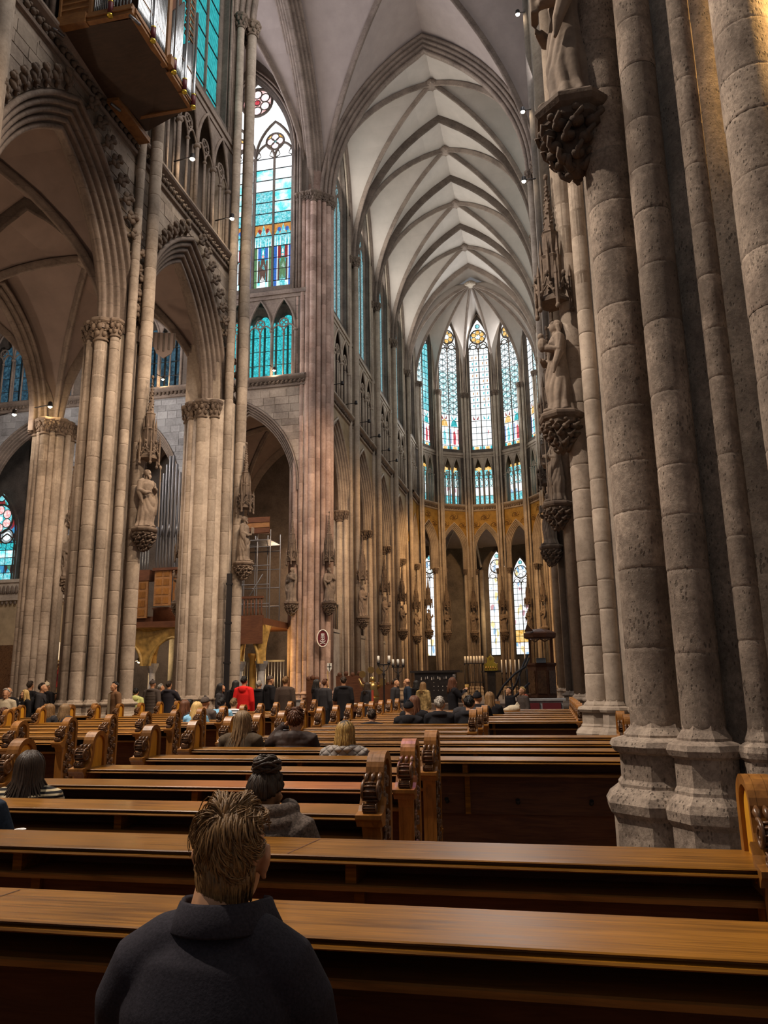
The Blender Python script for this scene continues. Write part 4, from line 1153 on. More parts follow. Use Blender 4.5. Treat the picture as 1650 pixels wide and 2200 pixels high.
# ================================================================== STATUES
def statue_mesh(var):
    rnd = random.Random(var); mb = MB(); n = 40
    rings = []; n = 72
    sway = .05*(1 if var % 2 else -1)
    for k in range(70):
        t = k/69; z = .02+1.50*t
        if t < .12: rx = .31-.05*t/.12
        elif t < .5: rx = .26+.02*sin((t-.12)*8)
        elif t < .72: rx = .265-.045*(t-.5)/.22
        else: rx = .22+.05*sin((t-.72)/.28*pi*.7)-.10*max(0, (t-.9)/.1)
        ry = rx*(.80 if t < .7 else .80-.14*min(1, (t-.7)/.1))
        cx = sway*sin(t*pi); row = []
        for j in range(n):
            a = 2*pi*j/n
            u = ((a+pi/2+pi) % (2*pi))-pi            # 0 at the front
            us = u-.35*(1 if var % 2 else -1)
            # long pleats at the hem, hanging swags of the mantle above them
            ple = (.11*max(0, 1-t/.42)**.6)*(abs(sin(4.5*a+1.2*sin(4*t+var)))*2-1)
            env = max(0, min(1, (t-.22)/.12))*max(0, min(1, (.86-t)/.12))*max(0, 1-abs(us)/1.9)
            swg = env*.105*(abs(sin(9.5*(z-.30*us*us)))**.7*2-1)
            back = .03*sin(9*a)*(1 if abs(u) > 1.8 else 0)
            q = 1+ple+swg+back
            row.append((cx+rx*q*cos(a), ry*q*sin(a), z))
        rings.append(row)
    mb.loft(rings)
    # the mantle's free edge falling from one arm
    s = 1 if var % 2 else -1
    mb.tube([(s*.27, -.12, 1.12), (s*.27, -.17, .85), (s*.24, -.19, .6), (s*.28, -.16, .42)], [.05, .06, .055, .015], 8, flat=.6)
    # shoulders, arms, hands
    for s in (-1, 1):
        hx = s*(.10 if (s > 0) == (var % 2 == 0) else .05); hz = 1.22 if s > 0 else 1.05
        mb.tube([(s*.14, 0, 1.46), (s*.24, .0, 1.42), (s*.30, -.03, 1.14), (hx+s*.1, -.22, hz), (hx, -.29, hz+.04)], [.11, .105, .095, .075, .045], 10)
        mb.tube([(s*.30, -.02, 1.12), (s*.28, -.10, .9), (s*.24, -.14, .72)], [.085, .06, .02], 8)
        for q in range(4): mb.tube([(hx, -.29, hz+.04), (hx-s*.03, -.33, hz+.09-.03*q)], [.02, .012], 5)
    # neck and head with hair and beard
    mb.tube([(0, .0, 1.44), (0, -.01, 1.62)], [.09, .065], 10)
    mb.ball((0, -.02, 1.73), (.092, .112, .128), 14, 10)
    mb.ball((0, .02, 1.755), (.112, .115, .115), 12, 8)
    mb.tube([(0, -.115, 1.75), (0, -.145, 1.715), (0, -.125, 1.70)], [.012, .02, .012], 6)
    if var != 2:
        for q in range(5): mb.tube([(-.05+.025*q, -.10, 1.66), (-.035+.018*q, -.13, 1.60), (-.02+.01*q, -.12, 1.53)], [.025, .024, .012], 6)
    else:
        for s in (-1, 1): mb.tube([(s*.10, .02, 1.74), (s*.12, .03, 1.6), (s*.11, .02, 1.45)], [.04, .045, .03], 7)
    # attribute: book or staff
    if var == 0: mb.box(-.02, -.36, 1.14, .17, -.28, 1.40)
    elif var == 1: mb.tube([(.30, -.27, .05), (.27, -.27, 1.95)], .022, 6); mb.ball((.27, -.27, 1.95), (.06, .03, .07), 8, 5)
    else: mb.ball((.16, -.30, 1.30), (.10, .09, .14), 8, 6); mb.ball((.16, -.32, 1.47), .065, 8, 6)
    for s in (-1, 1): mb.ball((s*.11, -.24, .04), (.06, .12, .05), 8, 5)
    return remesh(mb, 'figure', .0125, 2, 'statue_stone', .35)
def console_mesh():
    mb = MB()
    mb.lathe([(.30, -.34), (.36, -.28), (.36, -.20), (.41, -.16), (.44, -.10), (.44, -.05), (.40, 0)], 8, a0=pi/8, smooth=False)
    for k in range(8):
        a = k*pi/4; mb.ball((.35*cos(a), .35*sin(a), -.24), (.045, .045, .045), 6, 4)
    mb.lathe([(.03, -.92), (.10, -.86), (.16, -.72), (.22, -.5), (.28, -.34)], 10)
    rnd = random.Random(5)
    for lev, (R, n, b) in enumerate(((.30, 11, .085), (.25, 9, .08), (.17, 7, .075), (.09, 5, .06))):
        for k in range(n):
            a = 2*pi*(k+lev*.5)/n; z = -.40-.15*lev+rnd.uniform(-.03, .03)
            mb.ball((R*cos(a), R*sin(a), z), (b, b, b*.8), 7, 5)
            mb.tube([(R*cos(a), R*sin(a), z-.06), ((R+.07)*cos(a), (R+.07)*sin(a), z+.02), ((R+.10)*cos(a+.15), (R+.10)*sin(a+.15), z+.08), ((R+.05)*cos(a+.2), (R+.05)*sin(a+.2), z+.07)], [.03, .035, .03, .012], 5)
    return mb.mesh('console', 'carving')
def canopy_mesh():
    mb = MB()
    n = 6
    for k in range(n):
        a0 = 2*pi*k/n; a1 = 2*pi*(k+1)/n; R = .34
        p0 = (R*cos(a0), R*sin(a0)); p1 = (R*cos(a1), R*sin(a1)); pm = ((p0[0]+p1[0])/2*1.06, (p0[1]+p1[1])/2*1.06)
        # gabled arch with crockets and finial
        mb.tube([(p0[0], p0[1], .02), (pm[0], pm[1], .48), (p1[0], p1[1], .02)], .026, 5)
        mb.tube([(p0[0], p0[1], .0), ((p0[0]+pm[0])/2, (p0[1]+pm[1])/2, .22), (pm[0], pm[1], .32), ((p1[0]+pm[0])/2, (p1[1]+pm[1])/2, .22), (p1[0], p1[1], 0)], .02, 5)
        for q in (.3, .6, 1.0):
            for pa in (p0, p1): mb.ball((pa[0]+(pm[0]-pa[0])*q, pa[1]+(pm[1]-pa[1])*q, .02+.46*q+.03), .04, 5, 4)
        mb.ball((pm[0], pm[1], .56), (.045, .045, .06), 6, 4)
        mb.lathe([(.032, -.12), (.04, 0), (.034, .5), (.045, .52), (.004, .78)], 5, p0, smooth=False)
        mb.ball((p0[0], p0[1], -.14), (.05, .05, .06), 6, 4)
        q0 = (.19*cos(a0+.5), .19*sin(a0+.5))
        mb.lathe([(.035, .3), (.035, 1.05), (.045, 1.08), (.003, 1.4)], 5, q0, smooth=False)
    mb.lathe([(.30, .04), (.30, .10), (.22, .2), (.20, .3), (.20, .95), (.23, 1.0), (.17, 1.05), (.15, 1.5), (.17, 1.53), (.10, 1.58), (.012, 2.75)], 6, smooth=False)
    for k in range(10):
        z = 1.66+.10*k; r = .095*(1-(z-1.58)/1.2)
        for q in range(3 if k % 2 else 3):
            a = q*2*pi/3+k*.5; mb.ball((r*cos(a), r*sin(a), z), (.036, .036, .03), 5, 3)
    mb.ball((0, 0, 2.78), (.05, .05, .07), 6, 4)
    return mb.mesh('canopy', 'carving')
FIG = [statue_mesh(v) for v in range(3)]; CON = console_mesh(); CAN = canopy_mesh()
def statue(label, x, y, z, face, var, sc=1.0, mat='statue_stone', group='pier statues', canopy=True, cdz=2.15):
    t = thing('statue', label, 'statue', (x, y, z), R_(face+90), group)
    t.scale = (sc, sc, sc)
    obj('figure', FIG[var], mat, t)
    obj('console', CON, 'carving' if mat == 'statue_stone' else mat, t, (0, 0, 0), 0, (.95, .95, .80))
    if canopy: obj('canopy', CAN, 'carving' if mat == 'statue_stone' else mat, t, (0, .0, cdz))
    return t
# left pier, crossing piers, choir piers, right piers.  face = direction (deg) the statue looks to
statue('robed bearded apostle statue under a spire on the pier between the left arches', -11.93, 21.0, 6.38, -20, 1, 1.0)
statue('stone statue of a robed man facing right on the left crossing pier', -11.75, 28.45, 6.45, 0, 0, 1.0)
statue('statue of a robed figure on the left shaft of the reddish crossing pier', -14.05, 41.1, 6.2, -120+10, 2, 1.05)
statue('statue of a crowned figure on the right shaft of the reddish crossing pier', -12.05, 41.75, 6.2, -40, 1, 1.05)
for i, yy in enumerate(CY[1:]):
    statue('painted statue on the %s left choir pier, under a tall canopy' % ('first', 'second', 'third', 'fourth')[i], -12.0, yy-.1, 6.0, -15, (0, 2, 1, 0)[i], 1.12)
for i, (px, py) in enumerate(apv):
    a0 = math.degrees(math.atan2(72.7-py, AX-px)); q = .95
    statue('gilded statue on the %s apse pier from the left' % ('first', 'second', 'third', 'fourth', 'fifth', 'sixth')[i], px+q*cos(R_(a0)), py+q*sin(R_(a0)), 6.6, a0, i % 3, 1.12)
statue('large robed stone statue on a leafy console high on the nearest pier', .47, 6.0, 6.45, 180, 0, .86)
statue('draped stone statue with raised arms on the second right pier', .44, 13.45, 6.30, 190, 2, .98)
statue('draped stone statue on the third right pier, below the second one', .42, 21.0, 6.40, 190, 1, 1.05)
statue('dark statue in shadow on the right crossing pier, farthest of the right row', .25, 28.4, 6.5, 195, 0, 1.05)

statue('small statue in profile on the aisle side of the left crossing pier', -14.72, 29.0, 5.0, -150, 2, .85)
statue('statue seen edge-on at the right side of the aisle pier', -20.25, 29.3, 6.3, -15, 0, 1.0)
# ================================================================== THE HANGING ORGAN (left)
def pipes(n, x0, x1, zb, hts, r, y=0, conical=True):
    """row of facade pipes along local x; returns list of (mesh kind, x, height)"""
    return [(x0+(x1-x0)*(i+.5)/n, hts(i/(n-1 if n > 1 else 1))) for i in range(n)]
def pipe_mesh(r):
    return MB().lathe([(r*.25, 0), (r, .14), (r, .1401), (r, 1.0)], 10).box(-r*.5, -r*1.03, .145, r*.5, -r*.8, .16).mesh('pipe', 'pipe')
t = thing('organ', 'wooden swallow-nest organ with silver pipes hanging on the left nave wall', 'organ', (-12.55, 17.8, 19.8))
# local: x towards the nave (world +X), y along the nave
UND = MB()
base = [(-.0, -2.0), (2.2, -1.75), (2.2, 1.75), (0, 3.4)]
# underside: faceted wooden belly tapering to the wall
top = [(0, -1.85, 0), (2.25, -1.75, 0), (2.25, -.2, -.02), (2.25, 1.72, 0), (.25, 2.6, .35), (0, 2.6, .35)]
low = [(0, .7, -.15), (.35, .7, -.2), (.35, 2.5, .1), (0, 2.5, .1)]
UND.add(top+low, [(0, 1, 7, 6), (1, 2, 7), (2, 8, 7), (2, 3, 8), (3, 4, 8), (4, 5, 9, 8), (6, 7, 8, 9), (0, 5, 4, 3, 2, 1)])
obj('belly', UND, 'wood_organ_under', t)
obj('wall_beam', MB().box(-.02, .6, -.30, .38, 2.6, -.17).box(.3, .6, -.19, .38, 2.6, -.12), 'wood_organ', t)
obj('floor_frame', MB().box(2.18, -1.82, -.02, 2.34, 0.02, .26).box(2.12, 0, .06, 2.46, .22, .40).box(2.18, .2, -.02, 2.34, 1.0, .26).box(2.2, 1.0, -.06, 2.30, 1.8, .22).box(0, -1.95, 0, 2.3, -1.8, .3).box(.0, -2.02, -.04, .9, -1.8, .28).box(0, 1.72, .0, 2.3, 1.85, .3), 'wood_organ', t)
obj('front_molding', MB().box(2.33, -1.84, .08, 2.37, 0, .13).box(2.33, .2, .08, 2.37, 1.8, .13).box(.9, -2.0, .10, 2.3, -1.93, .16), 'wood_organ', t)
obj('side_case', MB().box(0, -1.9, .3, .95, -1.78, 7).box(.93, -1.95, .3, 1.02, -1.75, 7).box(0, -1.97, .3, .06, -1.75, 7), 'wood_organ', t)
for k in range(9): obj('slat', cached('oslat', lambda: MB().add([(.08, -1.93, 0), (.92, -1.93, 0), (.92, -1.86, .17), (.08, -1.86, .17), (.08, -1.90, -.02), (.92, -1.90, -.02)], [(0, 1, 2, 3), (0, 4, 5, 1)]).mesh('slat', 'wood_organ')), 'wood_organ', t, (0, 0, .35+.2*k))
obj('core_case', MB().box(.2, -1.6, .3, 1.9, 1.5, 8), 'wood_dark', t)
PM = {}
def pset(x0, y0, x1, y1, n, r, z, h0, h1):
    me = cached(('opipe', r), lambda: pipe_mesh(r))
    for i in range(n):
        f = i/(n-1)
        obj('pipe', me, 'pipe', t, (x0+(x1-x0)*f, y0+(y1-y0)*f, z), 0, (1, 1, h0+(h1-h0)*f))
pset(1.06, -1.84, 1.62, -1.84, 11, .026, .32, 1.5, 1.9)
pset(1.66, -1.84, 2.16, -1.84, 6, .045, .30, 2.8, 3.2)
pset(2.26, -1.60, 2.26, -1.0, 12, .026, .28, 1.6, 2.4)
pset(2.26, -.94, 2.26, -.10, 11, .040, .28, 2.6, 2.2)
pset(2.26, .30, 2.26, .95, 9, .040, .28, 2.0, 3.0)
pset(2.26, 1.02, 2.26, 1.66, 14, .024, .24, 1.5, 2.2)
pset(1.2, 1.78, 2.2, 1.78, 14, .028, .32, 1.4, 2.4)
for (xx, yy, zz) in ((1.64, -1.97, .18), (2.40, -.98, .12), (2.42, .26, .16), (2.40, 1.0, .10), (2.40, 1.62, .06)):
    s = obj('sound_tube', cached('stube', lambda: MB().lathe([(.075, 0), (.075, .42), (.06, .44)], 14).mesh('sound_tube', 'maroon')), 'maroon', t, (xx, yy, zz-.16))
    obj('ring', cached('sring', lambda: MB().lathe([(.055, -.03), (.085, -.03), (.085, .03), (.06, .03)], 14).lathe([(.055, .42), (.08, .42), (.08, .46), (.055, .46)], 14).mesh('ring', 'gold')), 'gold', s)
    obj('pipe', cached('lpipe', lambda: MB().lathe([(.04, .44), (.045, .5), (.045, 3.6)], 10).mesh('pipe', 'pipe')), 'pipe', s)
for k in range(16): obj('lattice', cached('olat', lambda: MB().box(-.02, -.02, 0, .02, .30, .05).box(-.02, 0, .05, .02, .04, .16).mesh('lattice', 'wood_organ')), 'wood_organ', t, (2.28, 1.08+.24*(k % 2), 2.2+.13*k))
obj('rack_bar', MB().box(2.25, -1.6, .95, 2.29, -.1, 1.0).box(2.25, .3, 1.2, 2.29, 1.66, 1.25).box(2.2, -.05, .3, 2.34, .12, 6), 'wood_organ', t)
for (a, b) in ((-.05, -2.1), (2.25, -1.98), (.12, .62)):
    obj('lamp_rod', cached('lrod', lambda: MB().tube([(0, 0, 0), (.12, .35, 0)], .045, 8).mesh('lamp_rod', 'steel')), 'steel', t, (a, b, -.12 if b < 0 else -.36))

# ================================================================== GALLERY ORGAN IN THE TRANSEPT
def vaulted_gallery(label, x0, x1, y0, y1, z):
    g = thing('gallery', label, 'gallery', ((x0+x1)/2, (y0+y1)/2, 0), 0, 'vaulted organ galleries')
    w = (x1-x0)/2; d = (y1-y0)/2
    obj('deck', MB().box(-w, -d, z, w, d, z+.35), 'wood_dark', g)
    mb = MB()
    # funnel-shaped mosaic vaults springing from short columns
    cols = [-w+.35, 0, w-.35]
    n = 20
    for c in cols:
        rings = []
        for k in range(9):
            q = k/8; r = .22+(w*.5)*q**2.4; zz = z-1.9+1.9*sin(q*pi/2)
            rings.append([(max(-w, min(w, c+r*cos(2*pi*j/n)*1.0)), -d+.75+r*.75*sin(2*pi*j/n), zz) for j in range(n)])
        mb.loft(rings, False)
    obj('mosaic_vault', mb, 'mosaic', g)
    for c in cols: 
        obj('column', MB().lathe([(.30, 0), (.30, .25), (.2, .35), (.18, z-2.35)], 14, (c, -d+.75)).lathe([(.2, z-2.35), (.34, z-2.0), (.36, z-1.85)], 8, (c, -d+.75), smooth=False), 'stone_grey', g)
    mb = MB()
    for c in (-w*.5, w*.5): mb.sweep([((c+p[0], p[1], p[2]), nn, bb) for p, nn, bb in archframes(w*.5-.27, 1.45, z-2.0, 10, -d+.05)], [(-.04, .0), (-.04, .1), (.08, .12), (.08, -.1)])
    obj('front_arch', mb, 'mosaic', g)
    mb = MB()
    for j in (-1, 1):
        arc = [(j*w*.5-w*.5, z-2.0)]+[(j*w*.5+u, z-2.0+zz) for u, zz, _, _ in parc(w*.5-.27, 1.45, 8)]+[(j*w*.5+w*.5, z-2.0)]
        vs = [(u, -d+.1, zz) for u, zz in arc]+[(u, -d+.1, z+.1) for u, zz in arc]; k = len(arc)
        mb.add(vs, [(i, i+1, k+i+1, k+i) for i in range(k-1)])
    obj('spandrel', mb, 'mosaic', g)
    return g
g1 = vaulted_gallery('gilded vaulted gallery carrying the brown organ, behind the left crossing pier', -24.2, -18.2, 38.2, 43.5, 4.75)
g2 = vaulted_gallery('gilded vaulted gallery under the scaffolding, left of the reddish pier', -17.6, -14.5, 38.0, 43.5, 4.75)
o = thing('organ', 'dark-piped transept organ with orange wooden panels on a gilded gallery', 'organ', (-21.3, 39.2, 5.1))
obj('lower_case', MB().lathe([(1.0, 0), (1.0, .75), (1.1, .85)], 12, (.55, .8)).box(-2.2, .3, 0, 3.0, 1.4, .4), 'wood_dark', o)
def opanel(w, h, nr):
    mb = MB().box(-w/2, -.05, 0, w/2, .05, h)
    return mb
for k, (xx, yy, zz, w, h) in enumerate(((-1.15, .1, .3, 1.15, 2.1), (.55, -.35, .9, 1.0, 1.95), (1.35, -.1, .9, .62, 1.95), (2.3, .25, .3, 1.1, 2.1), (-2.0, .2, .3, .5, 2.1))):
    p = obj('case_panel', opanel(w, h, 4), 'wood_organ', o, (xx, yy, zz))
    if w > .9:
        for r in range(4):
            for cc in (-1, 1): obj('field', cached(('fld', w), lambda: MB().box(-w*.16, -.075, -.17, w*.16, -.04, .17).mesh('field', 'wood_end')), 'wood_end', p, (cc*w*.22, 0, .3+r*.5))
obj('tower_top', MB().box(-.05, -.5, 2.85, 1.75, .6, 3.0).box(-1.8, -.0, 2.4, -.5, .6, 3.0), 'wood_dark', o)
PD = cached('pipe_d', lambda: MB().lathe([(.03, 0), (.085, .12), (.085, 1)], 9).mesh('pipe', 'pipe_dark'))
for i in range(8): obj('pipe', PD, 'pipe_dark', o, (.0+.2*i, -.3+.04*abs(i-3.5), 3.0), 0, (1, 1, 5.0+.5*(3.5-abs(i-3.5))))
for i in range(7): obj('pipe', PD, 'pipe', o, (-1.7+.17*i, .1, 3.0), 0, (.75, .75, 2.2+.28*i))
for i in range(8): obj('pipe', PD, 'pipe_dark', o, (1.75+.17*i, .3, 2.4), 0, (.8, .8, 3.0))
obj('trumpet_rank', MB().tube([(-.0, -.55, 4.6), (.2, -.62, 5.3)], [.02, .07], 7).tube([(.4, -.6, 4.7), (.55, -.68, 5.35)], [.02, .07], 7).tube([(.8, -.6, 4.7), (.95, -.66, 5.4)], [.02, .07], 7).tube([(1.2, -.58, 4.65), (1.4, -.62, 5.35)], [.02, .07], 7), 'pipe_dark', o)
# scaffolding and balustrade in the first transept arch
s = thing('scaffold', 'steel pole scaffold with boarded top deck inside the arch left of the reddish pier', 'scaffold', (-16.3, 40.5, 5.1))
tb = cached('pole', lambda: MB().tube([(0, 0, 0), (0, 0, 1)], .035, 6).mesh('pole', 'steel'))
for i in range(5):
    for j in range(2): obj('pole', tb, 'steel', s, (-1.5+.75*i, -.9+1.6*j, 0), 0, (1, 1, 5.0))
for k in range(4):
    for j in range(2): obj('rail', tb, 'steel', s, (-1.5, -.9+1.6*j, .9+1.05*k), rot=(0, pi/2, 0), sc=(1, 1, 3.0))
for i in range(3): obj('brace', tb, 'steel', s, (-1.7+.9*i, -.95, .9), rot=(0, R_(-32 if i % 2 else 32)+0, 0), sc=(.8, .8, 1.9))
for k in range(5): obj('deck_board', cached('dboard', lambda: MB().box(-1.5, 0, 0, 1.5, .28, .05).mesh('deck_board', 'steel')), 'steel', s, (0, -1.0+.36*k, 4.4))
obj('fascia', MB().box(-1.5, -1.1, 4.75, 1.5, -1.04, 5.7), 'wood_dark', s)
for k in range(3): obj('fascia_board', cached('fboard', lambda: MB().box(-1.5, -1.13, 0, 1.5, -1.09, .26).mesh('fascia_board', 'wood_panel')), 'wood_organ' if k == 1 else 'wood_dark', s, (0, 0, 4.8+.3*k))  # golden light on the dark boards put into the middle one's wood
b = thing('balustrade', 'low dark balustrade along the edge of the scaffolded gallery', 'balustrade', (-16.05, 37.94, 5.1))
obj('handrail', MB().box(-1.55, -.08, 1.0, 1.55, .08, 1.12).box(-1.55, -.08, 0, 1.55, .08, .12), 'wood_dark', b)
obj('front_board', MB().box(-1.55, -.12, -1.35, 1.55, -.02, 0), 'wood_dark', b)
bal = cached('balu', lambda: MB().lathe([(.03, .1), (.05, .3), (.03, .6), (.045, 1.0)], 8).mesh('baluster', 'wood_dark'))
for i in range(16): obj('baluster', bal, 'wood_dark', b, (-1.45+.193*i, 0, 0))

# ================================================================== PEOPLE  (local front = -Y, feet on z = 0)
def hairmat(name, a, b):
    m, nt = newmat(name)
    n = N(nt, 'ShaderNodeTexNoise', {'Vector': wpos(nt, (130, 130, 14)), 'Scale': 1.0, 'Detail': 3, 'Roughness': .7}).outputs[0]
    finish(nt, ramp(nt, n, [(.3, a), (.7, b)]), .5, n, .5, .004, .35); MATS[name] = m
hairmat('hair_brown', (.075, .038, .015), (.30, .165, .062))
hairmat('hair_dark', (.014, .008, .005), (.058, .034, .020))
hairmat('hair_black', (.006, .005, .005), (.022, .018, .016))
hairmat('hair_auburn', (.05, .018, .009), (.15, .055, .022))
hairmat('hair_light', (.09, .05, .024), (.30, .19, .09))
hairmat('hair_blond', (.32, .20, .07), (.72, .50, .20))
hairmat('hair_tipped', (.10, .05, .02), (.62, .38, .10))
hairmat('hair_grey', (.24, .21, .18), (.55, .50, .44))
def cloth(name, c, nsc=60, bstr=.25, namt=.25, rough=.9): plain(name, c, rough, .15, nsc=nsc, namt=namt, bstr=bstr, bd=.004)
m, nt = newmat('skin')
n_ = N(nt, 'ShaderNodeTexNoise', {'Vector': wpos(nt), 'Scale': 14, 'Detail': 3}).outputs[0]
finish(nt, ramp(nt, n_, [(.3, (.42, .20, .10)), (.7, (.56, .30, .17))]), .5, n_, .05, .003, .4); MATS['skin'] = m
m, nt = newmat('skin_dark')
n_ = N(nt, 'ShaderNodeTexNoise', {'Vector': wpos(nt), 'Scale': 14, 'Detail': 3}).outputs[0]
finish(nt, ramp(nt, n_, [(.3, (.26, .12, .055)), (.7, (.36, .18, .085))]), .5, n_, .05, .003, .4); MATS['skin_dark'] = m
cloth('cloth_navy', (.028, .025, .032), 160, .3, .3); cloth('cloth_black', (.013, .012, .014), 60); cloth('cloth_charcoal', (.032, .030, .033), 60)
cloth('cloth_blue', (.020, .030, .048), 60); cloth('cloth_brown', (.055, .038, .030), 60); cloth('cloth_redjacket', (.62, .02, .018), 60, .15, .15)
cloth('cloth_fur', (.105, .080, .066), 90, .9, .55); cloth('cloth_greybrown', (.075, .058, .050), 60); cloth('cloth_olive', (.085, .062, .042), 40)
cloth('cloth_tan', (.16, .085, .045), 50); cloth('cloth_cream', (.55, .46, .33), 50, .2, .2); cloth('cloth_lime', (.52, .55, .22), 50); cloth('cloth_coral', (.45, .12, .07), 50)
cloth('cloth_puffer', (.040, .026, .022), 20, .2, .3, .55); cloth('cloth_lightblue', (.20, .42, .62), 40); cloth('cloth_jeans', (.04, .055, .09), 60); cloth('cloth_gold', (.28, .19, .08), 12, .4, .6)
def quilt(name, c):
    m, nt = newmat(name)
    x = N(nt, 'ShaderNodeSeparateXYZ', {0: wpos(nt)})
    d1 = math_(nt, 'ADD', x.outputs[0], math_(nt, 'MULTIPLY', x.outputs[2], 1.15)); d2 = math_(nt, 'SUBTRACT', x.outputs[0], math_(nt, 'MULTIPLY', x.outputs[2], 1.15))
    h = [math_(nt, 'POWER', math_(nt, 'ABSOLUTE', math_(nt, 'SINE', math_(nt, 'MULTIPLY', d, 36.0))), .45) for d in (d1, d2)]
    hh = math_(nt, 'MULTIPLY', h[0], h[1])
    finish(nt, ramp(nt, hh, [(.0, [q*.55 for q in c]), (.6, c)]), .75, hh, .7, .02, .25); MATS[name] = m
quilt('cloth_quilt', (.30, .26, .23))
m, nt = newmat('cloth_stripe')
x = N(nt, 'ShaderNodeSeparateXYZ', {0: wpos(nt)})
w_ = math_(nt, 'FRACT', math_(nt, 'MULTIPLY', x.outputs[2], 38))
finish(nt, ramp(nt, w_, [(.52, (.012, .010, .011)), (.56, (.55, .45, .28))]), .9); MATS['cloth_stripe'] = m
m, nt = newmat('cloth_bwstripe')
x = N(nt, 'ShaderNodeSeparateXYZ', {0: wpos(nt)})
w_ = math_(nt, 'FRACT', math_(nt, 'MULTIPLY', x.outputs[2], 16))
finish(nt, ramp(nt, w_, [(.42, (.015, .015, .02)), (.48, (.55, .55, .58))]), .9); MATS['cloth_bwstripe'] = m

def headparts(mb, c, ears=True):
    x, y, z = c
    mb.ball((x, y+.016, z+.026), (.077, .096, .090), 18, 12)
    mb.ball((x, y-.022, z-.035), (.060, .072, .088), 16, 10)
    mb.tube([(x, y-.080, z-.085), (x, y-.070, z-.105)], [.026, .03], 8)
    mb.tube([(x, y-.088, z+.020), (x, y-.112, z-.022), (x, y-.092, z-.034)], [.010, .016, .012], 7)
    mb.tube([(x-.035, y-.083, z+.032), (x, y-.094, z+.028), (x+.035, y-.083, z+.032)], [.010, .012, .010], 6)
    mb.tube([(x-.024, y-.088, z-.062), (x, y-.097, z-.060), (x+.024, y-.088, z-.062)], [.006, .011, .006], 6)
    for s in (-1, 1):
        mb.ball((x+s*.034, y-.076, z-.02), (.024, .02, .022), 7, 5)
        if ears:
            mb.tube([(x+s*.072, y+.010, z-.042), (x+s*.082, y+.016, z-.022), (x+s*.089, y+.024, z+.006), (x+s*.088, y+.018, z+.026), (x+s*.076, y+.002, z+.022)], [.008, .011, .012, .010, .007], 7)
            mb.ball((x+s*.078, y+.010, z-.006), (.008, .018, .030), 7, 5)
            mb.ball((x+s*.078, y+.006, z-.044), (.008, .010, .010), 6, 4)
def hand(mb, w, d, up, s):
    """palm at w pointing along d, five separate fingers"""
    w = Vector(w); d = Vector(d).normalized(); up = Vector(up).normalized(); sd = d.cross(up).normalized()
    pc = w+d*.045
    mb.tube([w-d*.02, w+d*.02, w+d*.085], [.024, .034, .033], 10, flat=.55)
    for i, (off, L) in enumerate(((-.030, .072), (-.010, .080), (.011, .075), (.030, .058))):
        b = w+d*.08+sd*off
        mb.tube([b, b+d*L*.45-up*.004, b+d*L*.8-up*.020, b+d*L*.92-up*.034], [.0095, .009, .0082, .007], 7)
    t0 = w+d*.02+sd*(-.032*s)
    mb.tube([t0, t0+d*.035+sd*(-.022*s)-up*.006, t0+d*.062+sd*(-.026*s)-up*.016], [.012, .0105, .008], 7)
def joints(kind):
    J = {}
    if kind.startswith('sit'):
        J['hip'] = (.09, .04, .55); J['knee'] = (.11, -.40, .54); J['ank'] = (.10, -.36, .09)
        J['pel'] = (0, .06, .56); J['waist'] = (0, .09, .74); J['chest'] = (0, .07, .93); J['neck'] = (0, .045, 1.105); J['hc'] = (0, .005, 1.240)
        J['sh'] = (.180, .06, 1.045); J['el'] = (.25, -.02, .78); J['wr'] = (.13, -.24, .66)
    else:
        J['hip'] = (.09, 0, .93); J['knee'] = (.10, -.015, .50); J['ank'] = (.105, .03, .09)
        J['pel'] = (0, .0, .95); J['waist'] = (0, .01, 1.12); J['chest'] = (0, .01, 1.30); J['neck'] = (0, .01, 1.48); J['hc'] = (0, -.012, 1.635)
        J['sh'] = (.185, .015, 1.415); J['el'] = (.235, .03, 1.13); J['wr'] = (.225, -.05, .88)
    J['elL'], J['wrL'], J['elR'], J['wrR'] = J['el'], J['wr'], J['el'], J['wr']
    if kind == 'standB': J['elL'] = J['elR'] = (.26, -.16, 1.22); J['wrL'] = J['wrR'] = (.07, -.33, 1.42)
    if kind == 'standC': J['elR'] = (.25, -.03, 1.14); J['wrR'] = (.10, -.25, 1.16)
    if kind == 'sitM':
        J['hc'] = (-.024, .0, 1.226); J['sh'] = (.145, .06, 1.02); J['elL'] = J['elR'] = (.195, -.01, .79); J['chest'] = (0, .07, .92)
    if kind == 'sitB': J['elR'] = (.34, -.06, .98); J['wrR'] = (.135, -.03, 1.20)
    if kind == 'walk': J['knee'] = (.10, -.06, .50)
    return J
def mx(p, s): return (p[0]*s, p[1], p[2])
